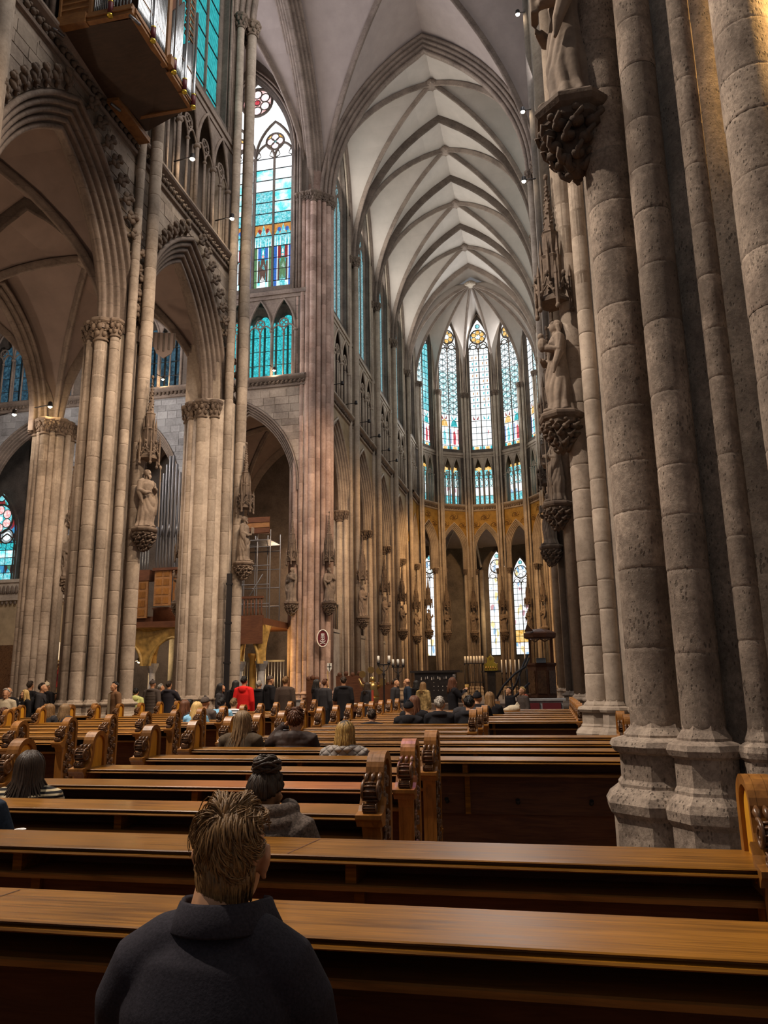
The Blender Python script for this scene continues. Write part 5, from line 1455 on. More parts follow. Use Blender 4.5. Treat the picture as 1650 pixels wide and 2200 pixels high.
def body_mesh(kind, vox=.013):
    J = joints(kind); mb = MB()
    headparts(mb, J['hc'])
    mb.tube([mx(J['neck'], 1), (0, J['neck'][1]-.004, J['neck'][2]+.05), (J['hc'][0], J['hc'][1]+.016, J['hc'][2]-.04)], [.068, .056, .058], 12)
    p, w, c = J['pel'], J['waist'], J['chest']
    mb.tube([(0, p[1], p[2]-.07), p, w, c, (0, J['neck'][1]+.01, J['neck'][2]-.03)], [.11, .155, .135, .165, .075], 14, flat=.70)
    for s, q in ((-1, 'L'), (1, 'R')):
        mb.tube([mx(J['sh'], s*.5), mx(J['sh'], s), mx(J['el'+q], s), mx(J['wr'+q], s)], [.05, .056, .043, .028], 10)
        wv = Vector(mx(J['wr'+q], s)); dv = wv-Vector(mx(J['el'+q], s)); dv.normalize()
        hand(mb, wv, dv, (s*.2, .3, 1) if abs(dv.z) < .8 else (s, .2, 0), s)
        mb.tube([mx(J['hip'], s), mx(J['knee'], s), mx(J['ank'], s)], [.088, .056, .038], 10)
        a = J['ank']; mb.tube([(s*a[0], a[1]+.03, .05), (s*a[0], a[1]-.06, .05), (s*(a[0]+.01), a[1]-.17, .035)], [.04, .045, .03], 9)
    return remesh(mb, 'body', vox, 3, 'skin', .5)
def jacket_mesh(kind, style='jacket', vox=.014, puff=0, wide=1.0):
    J = joints(kind); mb = MB()
    p, w, c, nk = J['pel'], J['waist'], J['chest'], J['neck']
    sit = kind.startswith('sit')
    low = (0, p[1], p[2]-(.04 if sit else (.34 if style == 'coat' else .10)))
    K = [low, p, w, c, (0, nk[1]+.008, nk[2]-.045), (0, nk[1]+.004, nk[2]+.03)]
    R = [.20 if style == 'coat' else .185, .188, .180, .200, .17, .088]
    pts, rr = [], []
    for i in range(len(K)-1):
        for q in range(6):
            f = q/6
            pts.append(tuple(K[i][t]*(1-f)+K[i+1][t]*f for t in range(3))); rr.append((R[i]*(1-f)+R[i+1]*f)*wide*(1+puff*abs(sin(len(pts)*1.05))))
    pts.append(K[-1]); rr.append(R[-1])
    mb.tube(pts, rr, 20, flat=.68)
    for s, q in ((-1, 'L'), (1, 'R')):
        a = [(s*J['sh'][0]*.3, J['sh'][1], J['sh'][2]+.012), mx(J['sh'], s*.98), mx(J['el'+q], s*1.0), mx(J['wr'+q], s)]
        pts, rr = [], []
        Rr = [.075, .086, .070, .055]
        for i in range(3):
            for k in range(5):
                f = k/5; pts.append(tuple(a[i][t]*(1-f)+a[i+1][t]*f for t in range(3))); rr.append((Rr[i]*(1-f)+Rr[i+1]*f)*(1+puff*1.2*abs(sin(len(pts)*1.3))))
        pts.append(a[-1]); rr.append(Rr[-1])
        mb.tube(pts, rr, 12)
    # collar or hood lying on the shoulders
    if style in ('hood', 'coat'):
        z = nk[2]
        for k in range(3): mb.tube([((.10+.012*k)*sin(a), nk[1]+.012+(.075+.02*k)*cos(a), z-.012*k+.012*cos(a)) for a in [(-2.3+4.6*i/12) for i in range(13)]], .032, 8)
        if style == 'hood': mb.ball((0, nk[1]+.10, z-.05), (.11, .07, .10), 10, 7)
    return remesh(mb, 'jacket', vox, 3, 'cloth_black', .5)
def trousers_mesh(kind, vox=.016):
    J = joints(kind); mb = MB()
    p = J['pel']
    mb.tube([(0, p[1], p[2]+.06), p, (0, p[1]-.01, p[2]-.08)], [.165, .172, .12], 14, flat=.74)
    for s in (-1, 1):
        mb.tube([mx(J['hip'], s), mx(J['knee'], s), (s*J['ank'][0], J['ank'][1], J['ank'][2]+.02)], [.102, .075, .062], 10)
    return remesh(mb, 'trousers', vox, 2, 'cloth_black', .5)
def ell(e, r, th, ph, tilt=0, off=0):
    x, y, z = (r[0]+off)*sin(th)*sin(ph), -(r[1]+off)*sin(th)*cos(ph), (r[2]+off)*cos(th)
    c, s = cos(tilt), sin(tilt)
    y, z = y*c+z*s, -y*s+z*c
    return (e[0]+x, e[1]+y, e[2]+z)
HR = (.082, .101, .096)
def cap(mb, e, endf, tilt, r=HR, n=24, m=8):
    rings = []
    for i in range(m+1):
        rings.append([ell(e, r, max(.03, endf(2*pi*j/n)*i/m), 2*pi*j/n, tilt) for j in range(n)])
    mb.loft(rings, True, True)
def hair_short(hc, seed=1, n=230, lift=.010, rad=.0062, long=1.0):
    rnd = random.Random(seed); mb = MB(); e = (hc[0], hc[1]+.016, hc[2]+.028); T = R_(28)
    def endf(ph):
        b = (.5-.5*cos(ph))**1.9    # 0 front, 1 back
        return R_(66+58*b*long)
    cap(mb, e, endf, T)
    for k in range(n):
        ph = 2*pi*k/n*7.0+rnd.uniform(0, .9); ph %= 2*pi
        t0 = R_(rnd.choice((2, 8, 20, 34, 50, 64))); t1 = min(endf(ph)+R_(rnd.uniform(-6, 7)), t0+R_(rnd.uniform(38, 62)))
        if t1 <= t0: continue
        sw = rnd.uniform(.0, .35); lf = lift*rnd.uniform(.3, 1.5)*(1.7 if cos(ph) > .3 else 1)
        pts, rr = [], []
        for i in range(6):
            f = i/5; th = t0+(t1-t0)*f
            pts.append(ell(e, HR, th, ph+sw*f+.10*sin(3*f+k), T, .001+lf*sin(pi*(.15+.75*f)))); rr.append(rad*(1.15-.75*f)*rnd.uniform(.8, 1.2))
        mb.tube(pts, rr, 5, flat=.6)
    return mb.mesh('hair', 'hair_brown')
def hair_long(hc, seed=1, n=130, length=.42, rad=.0085, wave=.012, spread=.06, back=1.0):
    rnd = random.Random(seed); mb = MB(); e = (hc[0], hc[1]+.016, hc[2]+.028); T = R_(6)
    cap(mb, e, lambda ph: R_(62+50*(.5-.5*cos(ph))), T)
    for k in range(n):
        f0 = (k+.5)/n; ph = R_(52)+(2*pi-R_(104))*f0+rnd.uniform(-.1, .1)
        t0 = R_(rnd.uniform(3, 45)); t1 = R_(92); off = rnd.uniform(.001, .016)
        pts = [ell(e, HR, t0+(t1-t0)*i/4, ph, T, off*(.4+.6*i/4)) for i in range(5)]
        x, y, z = pts[-1]; L = length*rnd.uniform(.78, 1.05); pha = rnd.uniform(0, 6)
        dirx = (x-e[0])/.09; diry = (y-e[1])/.10
        for i in range(1, 7):
            q = i/6; zz = z-L*q
            sp = spread*max(0, q-.35)
            pts.append((x+dirx*sp*(1.3 if abs(dirx) > .6 else .5)+wave*sin(7*q+pha)*q, y+diry*sp*.7+.028*min(1, q*2.5)*(1 if diry > 0 else .3)+wave*.6*cos(6*q+pha)*q, zz))
        rr = [rad*(1.0 if i < 7 else .8-.18*(i-7)) for i in range(len(pts))]
        mb.tube(pts, rr, 5, flat=.7)
    return mb.mesh('hair', 'hair_brown')
def hair_bun(hc, seed=4):
    rnd = random.Random(seed); mb = MB(); e = (hc[0], hc[1]+.016, hc[2]+.028); T = R_(0)
    cap(mb, e, lambda ph: R_(70+44*(.5-.5*cos(ph))), T)
    bc = (hc[0]-.012, hc[1]+.035, hc[2]+.150)
    for k in range(64):   # braids drawn up to the bun
        ph = R_(40)+(2*pi-R_(80))*(k+.5)/64+rnd.uniform(-.03, .03)
        t1 = R_(70+46*(.5-.5*cos(ph))+rnd.uniform(-3, 3))
        pts, rr = [], []
        for i in range(13):
            f = i/12; p = Vector(ell(e, HR, t1*(1-f*.93), ph, T, .005+.004*sin(f*9+k)))
            if f > .7: p = p.lerp(Vector(bc), (f-.7)*1.4)
            pts.append(p); rr.append(.0072*(1+.22*(i % 2)))
        mb.tube(pts, rr, 6)
    for k in range(46):   # coiled bun
        a0 = rnd.uniform(0, 2*pi); b0 = rnd.uniform(-.9, 1.1); s = rnd.choice((-1, 1)); R = rnd.uniform(.045, .066)
        pts = []
        for i in range(11):
            a = a0+s*i*.26; bb = b0+.35*sin(i*.5+k)
            pts.append((bc[0]+R*1.22*cos(bb)*cos(a), bc[1]+R*cos(bb)*sin(a), bc[2]+R*.80*sin(bb)))
        mb.tube(pts, [.006]+[.0095]*9+[.005], 6)
    mb.ball(bc, (.062, .052, .042), 12, 8)
    for q in range(3): mb.tube([(bc[0]-.07+.002*q, bc[1], bc[2]-.02), (bc[0]-.095-.004*q, bc[1]+.01, bc[2]-.045), (bc[0]-.085, bc[1]+.01, bc[2]-.075), (bc[0]-.075, bc[1], bc[2]-.065)], .004, 5)
    return mb.mesh('hair', 'hair_dark')
def beanie(hc):
    mb = MB(); e = (hc[0], hc[1]+.016, hc[2]+.03)
    cap(mb, e, lambda ph: R_(72+22*(.5-.5*cos(ph))), R_(8), (.090, .109, .108))
    mb.ball((hc[0], hc[1]+.03, hc[2]+.14), (.03, .03, .02), 8, 5)
    return mb.mesh('hat', 'cloth_charcoal')
BODY = {}
def parts_for(kind, style, puff=0):
    return (cached(('body', kind), lambda: body_mesh(kind)), cached(('jk', kind, style, puff), lambda: jacket_mesh(kind, style, .014, puff)), cached(('tr', kind), lambda: trousers_mesh(kind)))
def person(label, x, y, ztop, rz, kind='stand', style='jacket', jm='cloth_black', tm='cloth_charcoal', hair='short', hm='hair_dark', skin='skin', group='people in the nave', puff=0, extra=None):
    J = joints(kind); hc = J['hc']; s = ztop/(hc[2]+.125)
    t = thing('person', label, 'person', (x, y, 0), R_(rz), group, (s, s, s))
    b, j, r = parts_for(kind, style, puff)
    obj('body', b, skin, t); obj('jacket', j, jm, t); obj('trousers', r, tm, t)
    if hair == 'short': obj('hair', cached(('hs', hc), lambda: hair_short(hc, 2, 70, .006, .010)), hm, t)
    elif hair == 'long': obj('hair', cached(('hl', hc), lambda: hair_long(hc, 3, 46, .32, .014)), hm, t)
    elif hair == 'hat': obj('hat', cached(('ht', hc), lambda: beanie(hc)), hm, t)
    elif hair == 'fringe': obj('hair', cached(('hf', hc), lambda: MB().tube([(hc[0]+.08*sin(a), hc[1]+.016+.092*cos(a), hc[2]+.0) for a in [-1.9+3.8*i/12 for i in range(13)]], .018, 7).mesh('hair', 'hair_grey')), hm, t)
    if extra: extra(t, J)
    return t
def shirt_front(mat):
    def f(t, J):
        c = J['chest']
        obj('shirt', cached(('shf', mat, c), lambda: MB().loft([[(x, c[1]-.150-.012*cos(x*9)+.02*(abs(z-1.2)), z) for x in (-.07, -.03, .03, .07)] for z in (J['neck'][2]-.03, c[2]+.05, J['waist'][2], J['pel'][2]-.08)], False, True, False).mesh('shirt', mat)), mat, t)
    return f
def bag(mat):
    def f(t, J):
        obj('backpack', cached(('bp', mat), lambda: remesh(MB().ball((0, .21, 1.2), (.16, .10, .22), 12, 8).tube([(-.1, .14, 1.36), (-.13, -.02, 1.45), (-.12, -.15, 1.25)], .02, 6).tube([(.1, .14, 1.36), (.13, -.02, 1.45), (.12, -.15, 1.25)], .02, 6), 'backpack', .016, 2, mat)), mat, t)
    return f
def hoodpart(mat):
    def f(t, J):
        nk = J['neck']
        obj('hood', cached(('hood', nk, mat), lambda: remesh(MB().ball((0, nk[1]+.10, nk[2]-.03), (.13, .08, .10), 12, 8).tube([(-.12, nk[1]+.03, nk[2]-.0), (0, nk[1]+.10, nk[2]+.04), (.12, nk[1]+.03, nk[2])], .04, 8), 'hood', .014, 2, mat)), mat, t)
    return f
A = 180   # facing the altar
# ---- people standing beyond the pews (x, y, head height, turn)
person('young man with dark hair and glasses, brown jacket over pale shirt, facing left', -11.94, 19.9, 1.79, -30, 'stand', 'jacket', 'cloth_tan', 'cloth_charcoal', 'short', 'hair_black', extra=shirt_front('cloth_cream'))
person('person in a pale lime hooded vest standing right of the brown-jacketed young man', -12.25, 21.6, 1.60, 200, 'stand', 'jacket', 'cloth_lime', 'cloth_black', 'short', 'hair_black', extra=hoodpart('cloth_lime'))
person('bulky person in a grey padded coat and grey cap, back turned, beside the left pier', -12.2, 22.5, 1.85, A, 'stand', 'coat', 'cloth_greybrown', 'cloth_charcoal', 'hat', 'cloth_greybrown', puff=.06)
person('small dark-clad person between the padded grey coat and the navy coat', -12.5, 23.6, 1.73, 130, 'stand', 'jacket', 'cloth_black', 'cloth_black', 'short', 'hair_grey')
person('person in a dark navy coat raising a phone beside the left crossing pier', -11.9, 23.0, 1.81, A, 'standB', 'coat', 'cloth_navy', 'cloth_black', 'short', 'hair_dark')
person('woman in a grey leather jacket looking up to the right by the crossing pier', -9.04, 20.5, 1.71, 100, 'stand', 'jacket', 'cloth_charcoal', 'cloth_black', 'long', 'hair_black')
person('person with long black hair in a black coat left of the red jacket', -9.44, 22.5, 1.80, A, 'stand', 'coat', 'cloth_black', 'cloth_black', 'long', 'hair_black')
person('person in a bright red hooded jacket seen from behind', -8.39, 20.6, 1.89, A, 'stand', 'hood', 'cloth_redjacket', 'cloth_black', 'short', 'hair_black')
person('grey-haired person in black right behind the red jacket', -8.84, 22.9, 1.79, A, 'stand', 'coat', 'cloth_black', 'cloth_black', 'short', 'hair_grey')
person('person in a dark coat with grey knitted cap, head turned right', -8.3, 22.4, 1.92, 140, 'stand', 'hood', 'cloth_black', 'cloth_black', 'hat', 'cloth_greybrown')
person('broad person in a grey-brown jacket seen from behind, right of the dark group', -7.32, 21.0, 1.87, A, 'stand', 'jacket', 'cloth_brown', 'cloth_charcoal', 'short', 'hair_brown')
person('person in black with black hair just left of the reddish pier foot', -7.2, 23.6, 1.80, 120, 'stand', 'coat', 'cloth_black', 'cloth_black', 'long', 'hair_black')
person('person in a dark jacket with reddish hair under the red oval sign', -6.75, 23.0, 1.80, 150, 'stand', 'jacket', 'cloth_charcoal', 'cloth_black', 'short', 'hair_auburn')
person('tall person in a black coat seen from behind right of the reddish pier', -6.07, 22.6, 1.86, 195, 'standC', 'coat', 'cloth_black', 'cloth_black', 'short', 'hair_dark')
person('woman in dark clothes beside the golden lectern', -6.05, 25.6, 1.69, 150, 'stand', 'coat', 'cloth_charcoal', 'cloth_black', 'long', 'hair_dark')
person('slim person in a dark jumper in profile left of the black altar', -4.87, 24.5, 1.79, 80, 'stand', 'jacket', 'cloth_charcoal', 'cloth_black', 'short', 'hair_dark')
person('balding person in a navy jumper facing left before the black altar', -4.8, 26.1, 1.81, -70, 'stand', 'jacket', 'cloth_blue', 'cloth_black', 'fringe', 'hair_auburn')
person('person all in black standing before the middle of the black altar', -4.68, 27.2, 1.74, A, 'stand', 'coat', 'cloth_black', 'cloth_black', 'long', 'hair_black')
person('woman with a golden patterned shawl before the black altar', -4.12, 25.3, 1.68, 160, 'stand', 'coat', 'cloth_gold', 'cloth_charcoal', 'long', 'hair_brown')
def yellowcup(t, J):
    w = J['wrR']
    obj('yellow_mug', MB().lathe([(.05, 0), (.055, .15), (.045, .15), (.04, .02)], 12, (w[0]-.02, w[1]-.10)), 'gold_paint', t, (0, 0, w[2]+.0))
person('woman with long auburn hair holding a yellow mug to her lips', -2.64, 21.2, 1.78, 120, 'standB', 'jacket', 'cloth_black', 'cloth_black', 'long', 'hair_auburn', extra=yellowcup)
person('woman in a dark coat leaning forward by the pew end near the altar steps', -1.18, 22.0, 1.50, -60, 'stand', 'jacket', 'cloth_black', 'cloth_black', 'short', 'hair_dark')
person('woman with blond hair and a coral scarf near the altar steps', -.82, 21.7, 1.50, -50, 'stand', 'jacket', 'cloth_greybrown', 'cloth_black', 'short', 'hair_blond', extra=hoodpart('cloth_coral'))
person('bald man in a black coat and scarf at the far left behind the pews', -13.3, 17.3, 1.68, 20, 'stand', 'coat', 'cloth_black', 'cloth_black', 'fringe', 'hair_grey')
person('person in a pale coat cut by the left frame edge beside the bald man', -12.75, 16.5, 1.64, 20, 'stand', 'coat', 'cloth_cream', 'cloth_black', 'short', 'hair_grey')
person('blond woman with a black and white striped scarf at the far left', -13.5, 18.2, 1.61, -25, 'stand', 'jacket', 'cloth_black', 'cloth_black', 'long', 'hair_blond', extra=shirt_front('cloth_bwstripe'))
person('person in dark clothing seen from behind at the foot of the aisle pier', -14.9, 20.3, 1.85, A, 'stand', 'jacket', 'cloth_black', 'cloth_black', 'short', 'hair_dark')
person('white-capped person in black behind the dark-coated one at far left', -14.5, 20.5, 1.82, A, 'stand', 'coat', 'cloth_black', 'cloth_black', 'hat', 'cloth_cream')
person('person in a bulky dark hooded jacket in profile left of the big pier', -13.5, 18.9, 1.78, 110, 'stand', 'hood', 'cloth_charcoal', 'cloth_jeans', 'short', 'hair_dark', extra=bag('cloth_black'))
person('small pale-faced person in black beside the left pier base', -14.45, 20.9, 1.50, 60, 'stand', 'jacket', 'cloth_black', 'cloth_black', 'short', 'hair_black')
# ---- people sitting in the pews
SG = 'people sitting in the pews'
def sitter(label, x, y, zt, **k):
    k.setdefault('group', SG)
    return person(label, x, y, zt, k.pop('rz', A), k.pop('kind', 'sit'), **k)
sitter('dark-haired child in a black jacket sitting low in a pew right of the aisle', -3.05, 13.25, 1.20, jm='cloth_black', style='hood')
sitter('person in a black hooded jacket left of the white-haired man', -2.41, 13.25, 1.33, jm='cloth_black', style='hood', hair='hat', hm='cloth_black', puff=.06)
sitter('brown-haired person one row ahead of the black hooded jacket', -2.48, 14.2, 1.41, jm='cloth_black', hair='long', hm='hair_auburn')
sitter('white-haired man in a black coat sitting before the altar', -1.88, 13.25, 1.40, jm='cloth_black', style='coat', hair='short', hm='hair_grey')
sitter('black-haired person in a black coat right of the white-haired man', -1.38, 13.25, 1.41, jm='cloth_black', style='coat', hair='short', hm='hair_black')
sitter('fair-haired child in a dark patterned jacket two rows ahead of the white-haired man', -1.63, 15.2, 1.43, jm='cloth_charcoal', hair='short', hm='hair_light')
sitter('person with a dark hood over the head near the short pew ends', -1.52, 16.2, 1.44, jm='cloth_black', style='hood', hair='hat', hm='cloth_black')
sitter('person with straight brown hair three rows ahead of the short pew ends', -1.34, 17.1, 1.43, jm='cloth_black', hair='long', hm='hair_brown')
sitter('person with a dark brown head bowed in the left pews by the far end', -10.35, 13.4, 1.28, jm='cloth_black', hair='short', hm='hair_auburn')
sitter('long brown-haired person at the left end of the left pews', -10.2, 14.6, 1.32, jm='cloth_charcoal', hair='long', hm='hair_brown')
sitter('light brown-haired person beside the long brown-haired one at far left', -9.72, 14.4, 1.32, jm='cloth_charcoal', hair='long', hm='hair_light')
sitter('dark hooded person sitting by the central aisle, left block', -7.48, 15.2, 1.36, jm='cloth_charcoal', hair='long', hm='hair_auburn')
sitter('person in a black and white striped top in the left pews', -7.86, 16.2, 1.35, jm='cloth_bwstripe', hair='short', hm='hair_black')
sitter('blond long-haired person with a light blue top in the left pews', -6.78, 14.3, 1.34, jm='cloth_lightblue', hair='long', hm='hair_blond')
sitter('person in a grey-brown knitted hood next to the blond one', -7.05, 15.25, 1.42, jm='cloth_greybrown', hair='hat', hm='cloth_greybrown')
sitter('black-haired child in a light blue jacket near the central aisle', -7.1, 16.2, 1.38, jm='cloth_lightblue', hair='short', hm='hair_black')
sitter('fair-haired child in a white patterned jacket in front of the red jacket', -7.22, 17.15, 1.35, jm='cloth_bwstripe', hair='short', hm='hair_light')

# ---- nearer sitters, each built for itself
def near_person(label, x, y, ztop, rz, kind, jmesh, jm, hairmesh, hm, skin='skin', vox=.009, parts=()):
    J = joints(kind); s = ztop/(J['hc'][2]+.125)
    t = thing('person', label, 'person', (x, y, 0), R_(rz), SG, (s, s, s))
    obj('body', cached(('bodyfine', kind), lambda: body_mesh(kind, vox)), skin, t)
    obj('jacket', jmesh, jm, t); obj('trousers', cached(('tr', kind), lambda: trousers_mesh(kind)), 'cloth_black', t)
    if hairmesh: obj('hair', hairmesh, hm, t)
    for nm, me, mt in parts: obj(nm, me, mt, t)
    return t
JS = joints('sit'); HC = JS['hc']
near_person('woman with long wavy brown hair and olive jacket in the seventh pew', -3.43, 8.42, 1.35, A, 'sit', jacket_mesh('sit', 'jacket', .012), 'cloth_olive', hair_long(HC, 5, 150, .40, .0085, .016, .10), 'hair_light')
near_person('person in a brown puffer jacket holding a hand to the right ear', -2.80, 8.42, 1.36, A, 'sitB', jacket_mesh('sitB', 'hood', .011, .10, 1.12), 'cloth_puffer', hair_short(HC, 8, 200, .014, .009, 1.1), 'hair_auburn',
    parts=(('wristwatch', MB().tube([(.135+.035*cos(a), -.02+.035*sin(a), 1.145) for a in [i*pi/6 for i in range(13)]], .011, 6).mesh('wristwatch', 'steel'), 'steel'),))
near_person('woman with dark-rooted blond hair in a grey quilted jacket', -1.98, 7.45, 1.28, A, 'sit', jacket_mesh('sit', 'coat', .012, 0, 1.1), 'cloth_quilt', hair_long(HC, 9, 150, .22, .0085, .006, .02), 'hair_tipped',
    parts=(('hair_roots', (lambda mb: (cap(mb, (HC[0], HC[1]+.018, HC[2]+.034), lambda ph: R_(58), R_(14), (.090, .108, .102)), mb)[1])(MB()).mesh('hair_roots', 'hair_dark'), 'hair_dark'),))
near_person('woman with long dark hair over a striped knit at the left edge', -3.34, 4.62, 1.23, 200, 'sit', jacket_mesh('sit', 'jacket', .011, 0, 1.12), 'cloth_stripe', hair_long(HC, 11, 210, .36, .0105, .010, .16), 'hair_dark')
near_person('woman with braids tied in a high bun and a grey plush coat', -1.36, 3.66, 1.23, 172, 'sit',
    (lambda: (lambda mb: remesh(mb, 'jacket', .010, 2, 'cloth_fur'))((lambda mb: (setattr(mb, 'v', [(v[0]*1.08, v[1], v[2]+.032) for v in mb.v]), mb)[1])(MB().tube([(0, .06, .50), (0, .08, .70), (0, .07, .92), (0, .055, 1.05), (0, .05, 1.14)], [.20, .20, .23, .205, .11], 22, flat=.72)
        .tube([(-.06, .06, 1.07), (-.19, .06, 1.04), (-.27, .0, .80), (-.14, -.22, .66)], [.10, .105, .085, .065], 12).tube([(.06, .06, 1.07), (.19, .06, 1.04), (.27, .0, .80), (.14, -.22, .66)], [.10, .105, .085, .065], 12)
        .tube([(.155*sin(a), .055+.105*cos(a), 1.165-.02*cos(a)-.03*abs(a)/2.5) for a in [-2.5+5*i/14 for i in range(15)]], .040, 10)
        .tube([(.19*sin(a), .065+.13*cos(a), 1.105-.03*cos(a)) for a in [-1.7+3.4*i/12 for i in range(13)]], .034, 10)
        .tube([(.21*sin(a), .07+.140*cos(a), 1.05-.02*cos(a)) for a in [-1.4+2.8*i/12 for i in range(13)]], .026, 10))))(), 'cloth_fur', hair_bun(HC), 'hair_dark', 'skin_dark',
    parts=(('earring', MB().ball((-.086, .012, HC[2]-.05), .006, 8, 6).mesh('earring', 'pipe'), 'pipe'), ('earring', MB().ball((.086, .012, HC[2]-.05), .006, 8, 6).mesh('earring', 'pipe'), 'pipe')))
near_person('person in a navy top cut off by the left frame edge', -2.98, 3.66, 1.33, A, 'sit', jacket_mesh('sit', 'jacket', .012, 0, 1.1), 'cloth_blue', hair_short(HC, 12, 160, .008, .008), 'hair_dark')
# the man in front of the camera
def man():
    J = joints('sitM'); HC = J['hc']; s = 1.345/(HC[2]+.125)
    t = thing('person', 'man with short brown hair and a dark wool coat, seated in front of the camera', 'person', (-.802, 1.87, 0), R_(186), SG, (s, s, s))
    obj('body', body_mesh('sitM', .0065), 'skin', t)
    mb = MB()
    mb.tube([(0, .06, .48), (0, .085, .62), (0, .10, .76), (0, .085, .92), (-.002, .065, 1.01), (-.012, .050, 1.085)], [.175, .18, .188, .200, .178, .104], 28, flat=.66)
    for q in (-1, 1):
        mb.tube([(q*.04-.01, .058, 1.06), (q*.10, .060, 1.038), (q*.165, .058, 1.000), (q*.205, .045, .93), (q*.225, .0, .79), (q*.225, -.04, .71), (q*.13, -.25, .64)], [.075, .080, .080, .074, .068, .064, .055], 18)
    coat = remesh(mb, 'coat', .0085, 6, 'cloth_navy', .5)
    obj('coat', coat, 'cloth_navy', t)
    # standing collar, open at the front, its right corner turned out
    n = 30; rings = []
    for lay, (z, r) in enumerate(((1.090, .108), (1.086, .117), (1.092, .120), (1.122, .104), (1.146, .094), (1.150, .088), (1.14, .083), (1.08, .090))):
        row = []
        for i in range(n+1):
            a = -2.6+5.2*i/n; e2 = abs(a)/2.6
            fl = max(0, e2-.62)*.15
            row.append((-.012+(r+fl)*1.03*sin(a), .046+(r+fl*.4)*.98*cos(a), z-.022*e2*e2))
        rings.append(row)
    obj('collar', MB().loft(rings, False, True, False), 'cloth_navy', t)
    for q in (-1, 1):
        obj('seam', MB().tube([(q*.150, .130, 1.0), (q*.176, .128, .95), (q*.184, .126, .87), (q*.178, .130, .78)], .003, 5), 'cloth_black', t)
    obj('hair', man_hair(HC), 'hair_brown', t)
    return t
def man_hair(hc):
    rnd = random.Random(33); mb = MB(); e = (hc[0], hc[1]+.016, hc[2]+.028); T = R_(28)
    T = R_(46)
    def endf(ph):
        return R_(70+38*max(0, cos(ph))**1.5+26*max(0, -cos(ph))**1.4)
    HM = (.083, .102, .095)
    cap(mb, e, lambda ph: endf(ph)-R_(4), T, (.081, .100, .093))
    for k in range(1700):
        ph = rnd.uniform(0, 2*pi); up = max(0, cos(ph))
        t0 = R_(rnd.choice((1, 10, 20, 32, 44, 56, 68, 80))); t1 = min(endf(ph)+R_(rnd.uniform(-8, 5)), t0+R_(rnd.uniform(24, 48)))
        if t1-t0 < R_(8): continue
        clump = sin(ph*7+2.5*sin(t0*4))+.5*sin(ph*17+5*t0)
        lf = (.003+.007*rnd.random()+.006*max(0, clump))*(1.0+1.3*up-.35*max(0, -cos(ph)))
        sw = rnd.uniform(-.12, .30)+.20*clump; pts, rr = [], []
        ph += .55*(1.2-t0)
        for i in range(6):
            f = i/5; th = t0+(t1-t0)*f
            pts.append(ell(e, HM, th, ph+sw*f*f, T, lf*sin(pi*(.10+.68*f)))); rr.append(.0029*(1.15-.8*f)*rnd.uniform(.7, 1.3))
        mb.tube(pts, rr, 4, flat=.6)
    for k in range(420):     # hair combed back over the crown
        x0 = rnd.uniform(-.066, .066); b0 = R_(rnd.uniform(-30, 40)); b1 = b0+R_(rnd.uniform(30, 58)); q = sqrt(max(.05, 1-(x0/.085)**2)); pts = []; dx = rnd.uniform(-.018, .018)
        lf = 1.03+.05*rnd.random()+.03*max(0, sin(x0*90))
        for i in range(6):
            f = i/5; bb = b0+(b1-b0)*f; h = lf+.05*sin(pi*f)-.03*f
            pts.append((e[0]+x0*(1+.1*f)+dx*f*f, e[1]+HM[1]*q*h*sin(bb), e[2]+HM[2]*q*h*cos(bb)))
        mb.tube(pts, [.003, .0032, .003, .0026, .002, .001], 4, flat=.6)
    for k in range(230):     # straight hair down the nape
        ph = pi+rnd.uniform(-.95, .95); th = R_(rnd.uniform(58, 92)); p = Vector(ell(e, HM, th, ph, T, .004))
        x, y, z = p; zb = hc[2]-.128+.05*abs(ph-pi)**1.5+rnd.uniform(-.012, .012); tx = x*.86
        ty = hc[1]+.016+sqrt(max(.0, .064**2-min(tx*tx, .004)))
        pts = [(x, y, z), (x*.96, y*.5+ty*.5+.006, z*.6+zb*.4), (tx, ty+.007, z*.25+zb*.75), (tx, ty+.006, zb)]
        if z > zb+.015: mb.tube(pts, [.0034, .0034, .003, .0013], 4, flat=.6)
    for k in range(60):      # lifted fringe seen over the crown
        x0 = hc[0]+rnd.uniform(-.05, .02); pts = []
        for i in range(6):
            f = i/5; pts.append((x0+.05*f*f, hc[1]-.06+.075*f, e[2]+.078+.026*sin(pi*(.15+.6*f))-.012*f-abs(x0-hc[0])*.25))
        mb.tube(pts, [.004, .0045, .0042, .0036, .003, .0012], 4, flat=.6)
    return mb.mesh('hair', 'hair_brown')
man()
tag(obj('paper_cup', MB().lathe([(.018, 0), (.026, .06), (.028, .063), (.026, .066), (.023, .06), (.02, .01)], 18), 'white_paint', None, (-2.63, 3.60, .878)), 'white paper cup rim showing above the pew ledge at left', 'cup')

# ================================================================== FURNISHINGS
def lampthing(label, loc, rz=0, lit=True, power=0, col=(1, .8, .55), warm=False):
    t = thing('spotlight', label, 'lamp', loc, rz, 'wall spotlights')
    obj('arm', cached('larm', lambda: MB().tube([(-.75, 0, -.05), (-.2, 0, .0), (0, 0, .0)], .025, 6).mesh('arm', 'iron')), 'iron', t)
    obj('housing', cached('lhous', lambda: MB().lathe([(.05, .16), (.09, .12), (.10, -.02), (.12, -.08), (.10, -.08), (.08, .0)], 12).mesh('housing', 'iron')), 'iron', t)
    if lit:
        obj('bulb', cached('lbulb', lambda: MB().ball((0, 0, -.05), .085, 10, 7).mesh('bulb', 'bulb')), 'bulb_warm' if warm else 'bulb', t)
        if power: point('lamp_light', (loc[0], loc[1], loc[2]-.25), power, col, .1)
    return t
lampthing('lit spotlight on the triforium ledge, upper of the two left of the tall window', (-11.95, 23.0, 20.85), 0, True, 60)
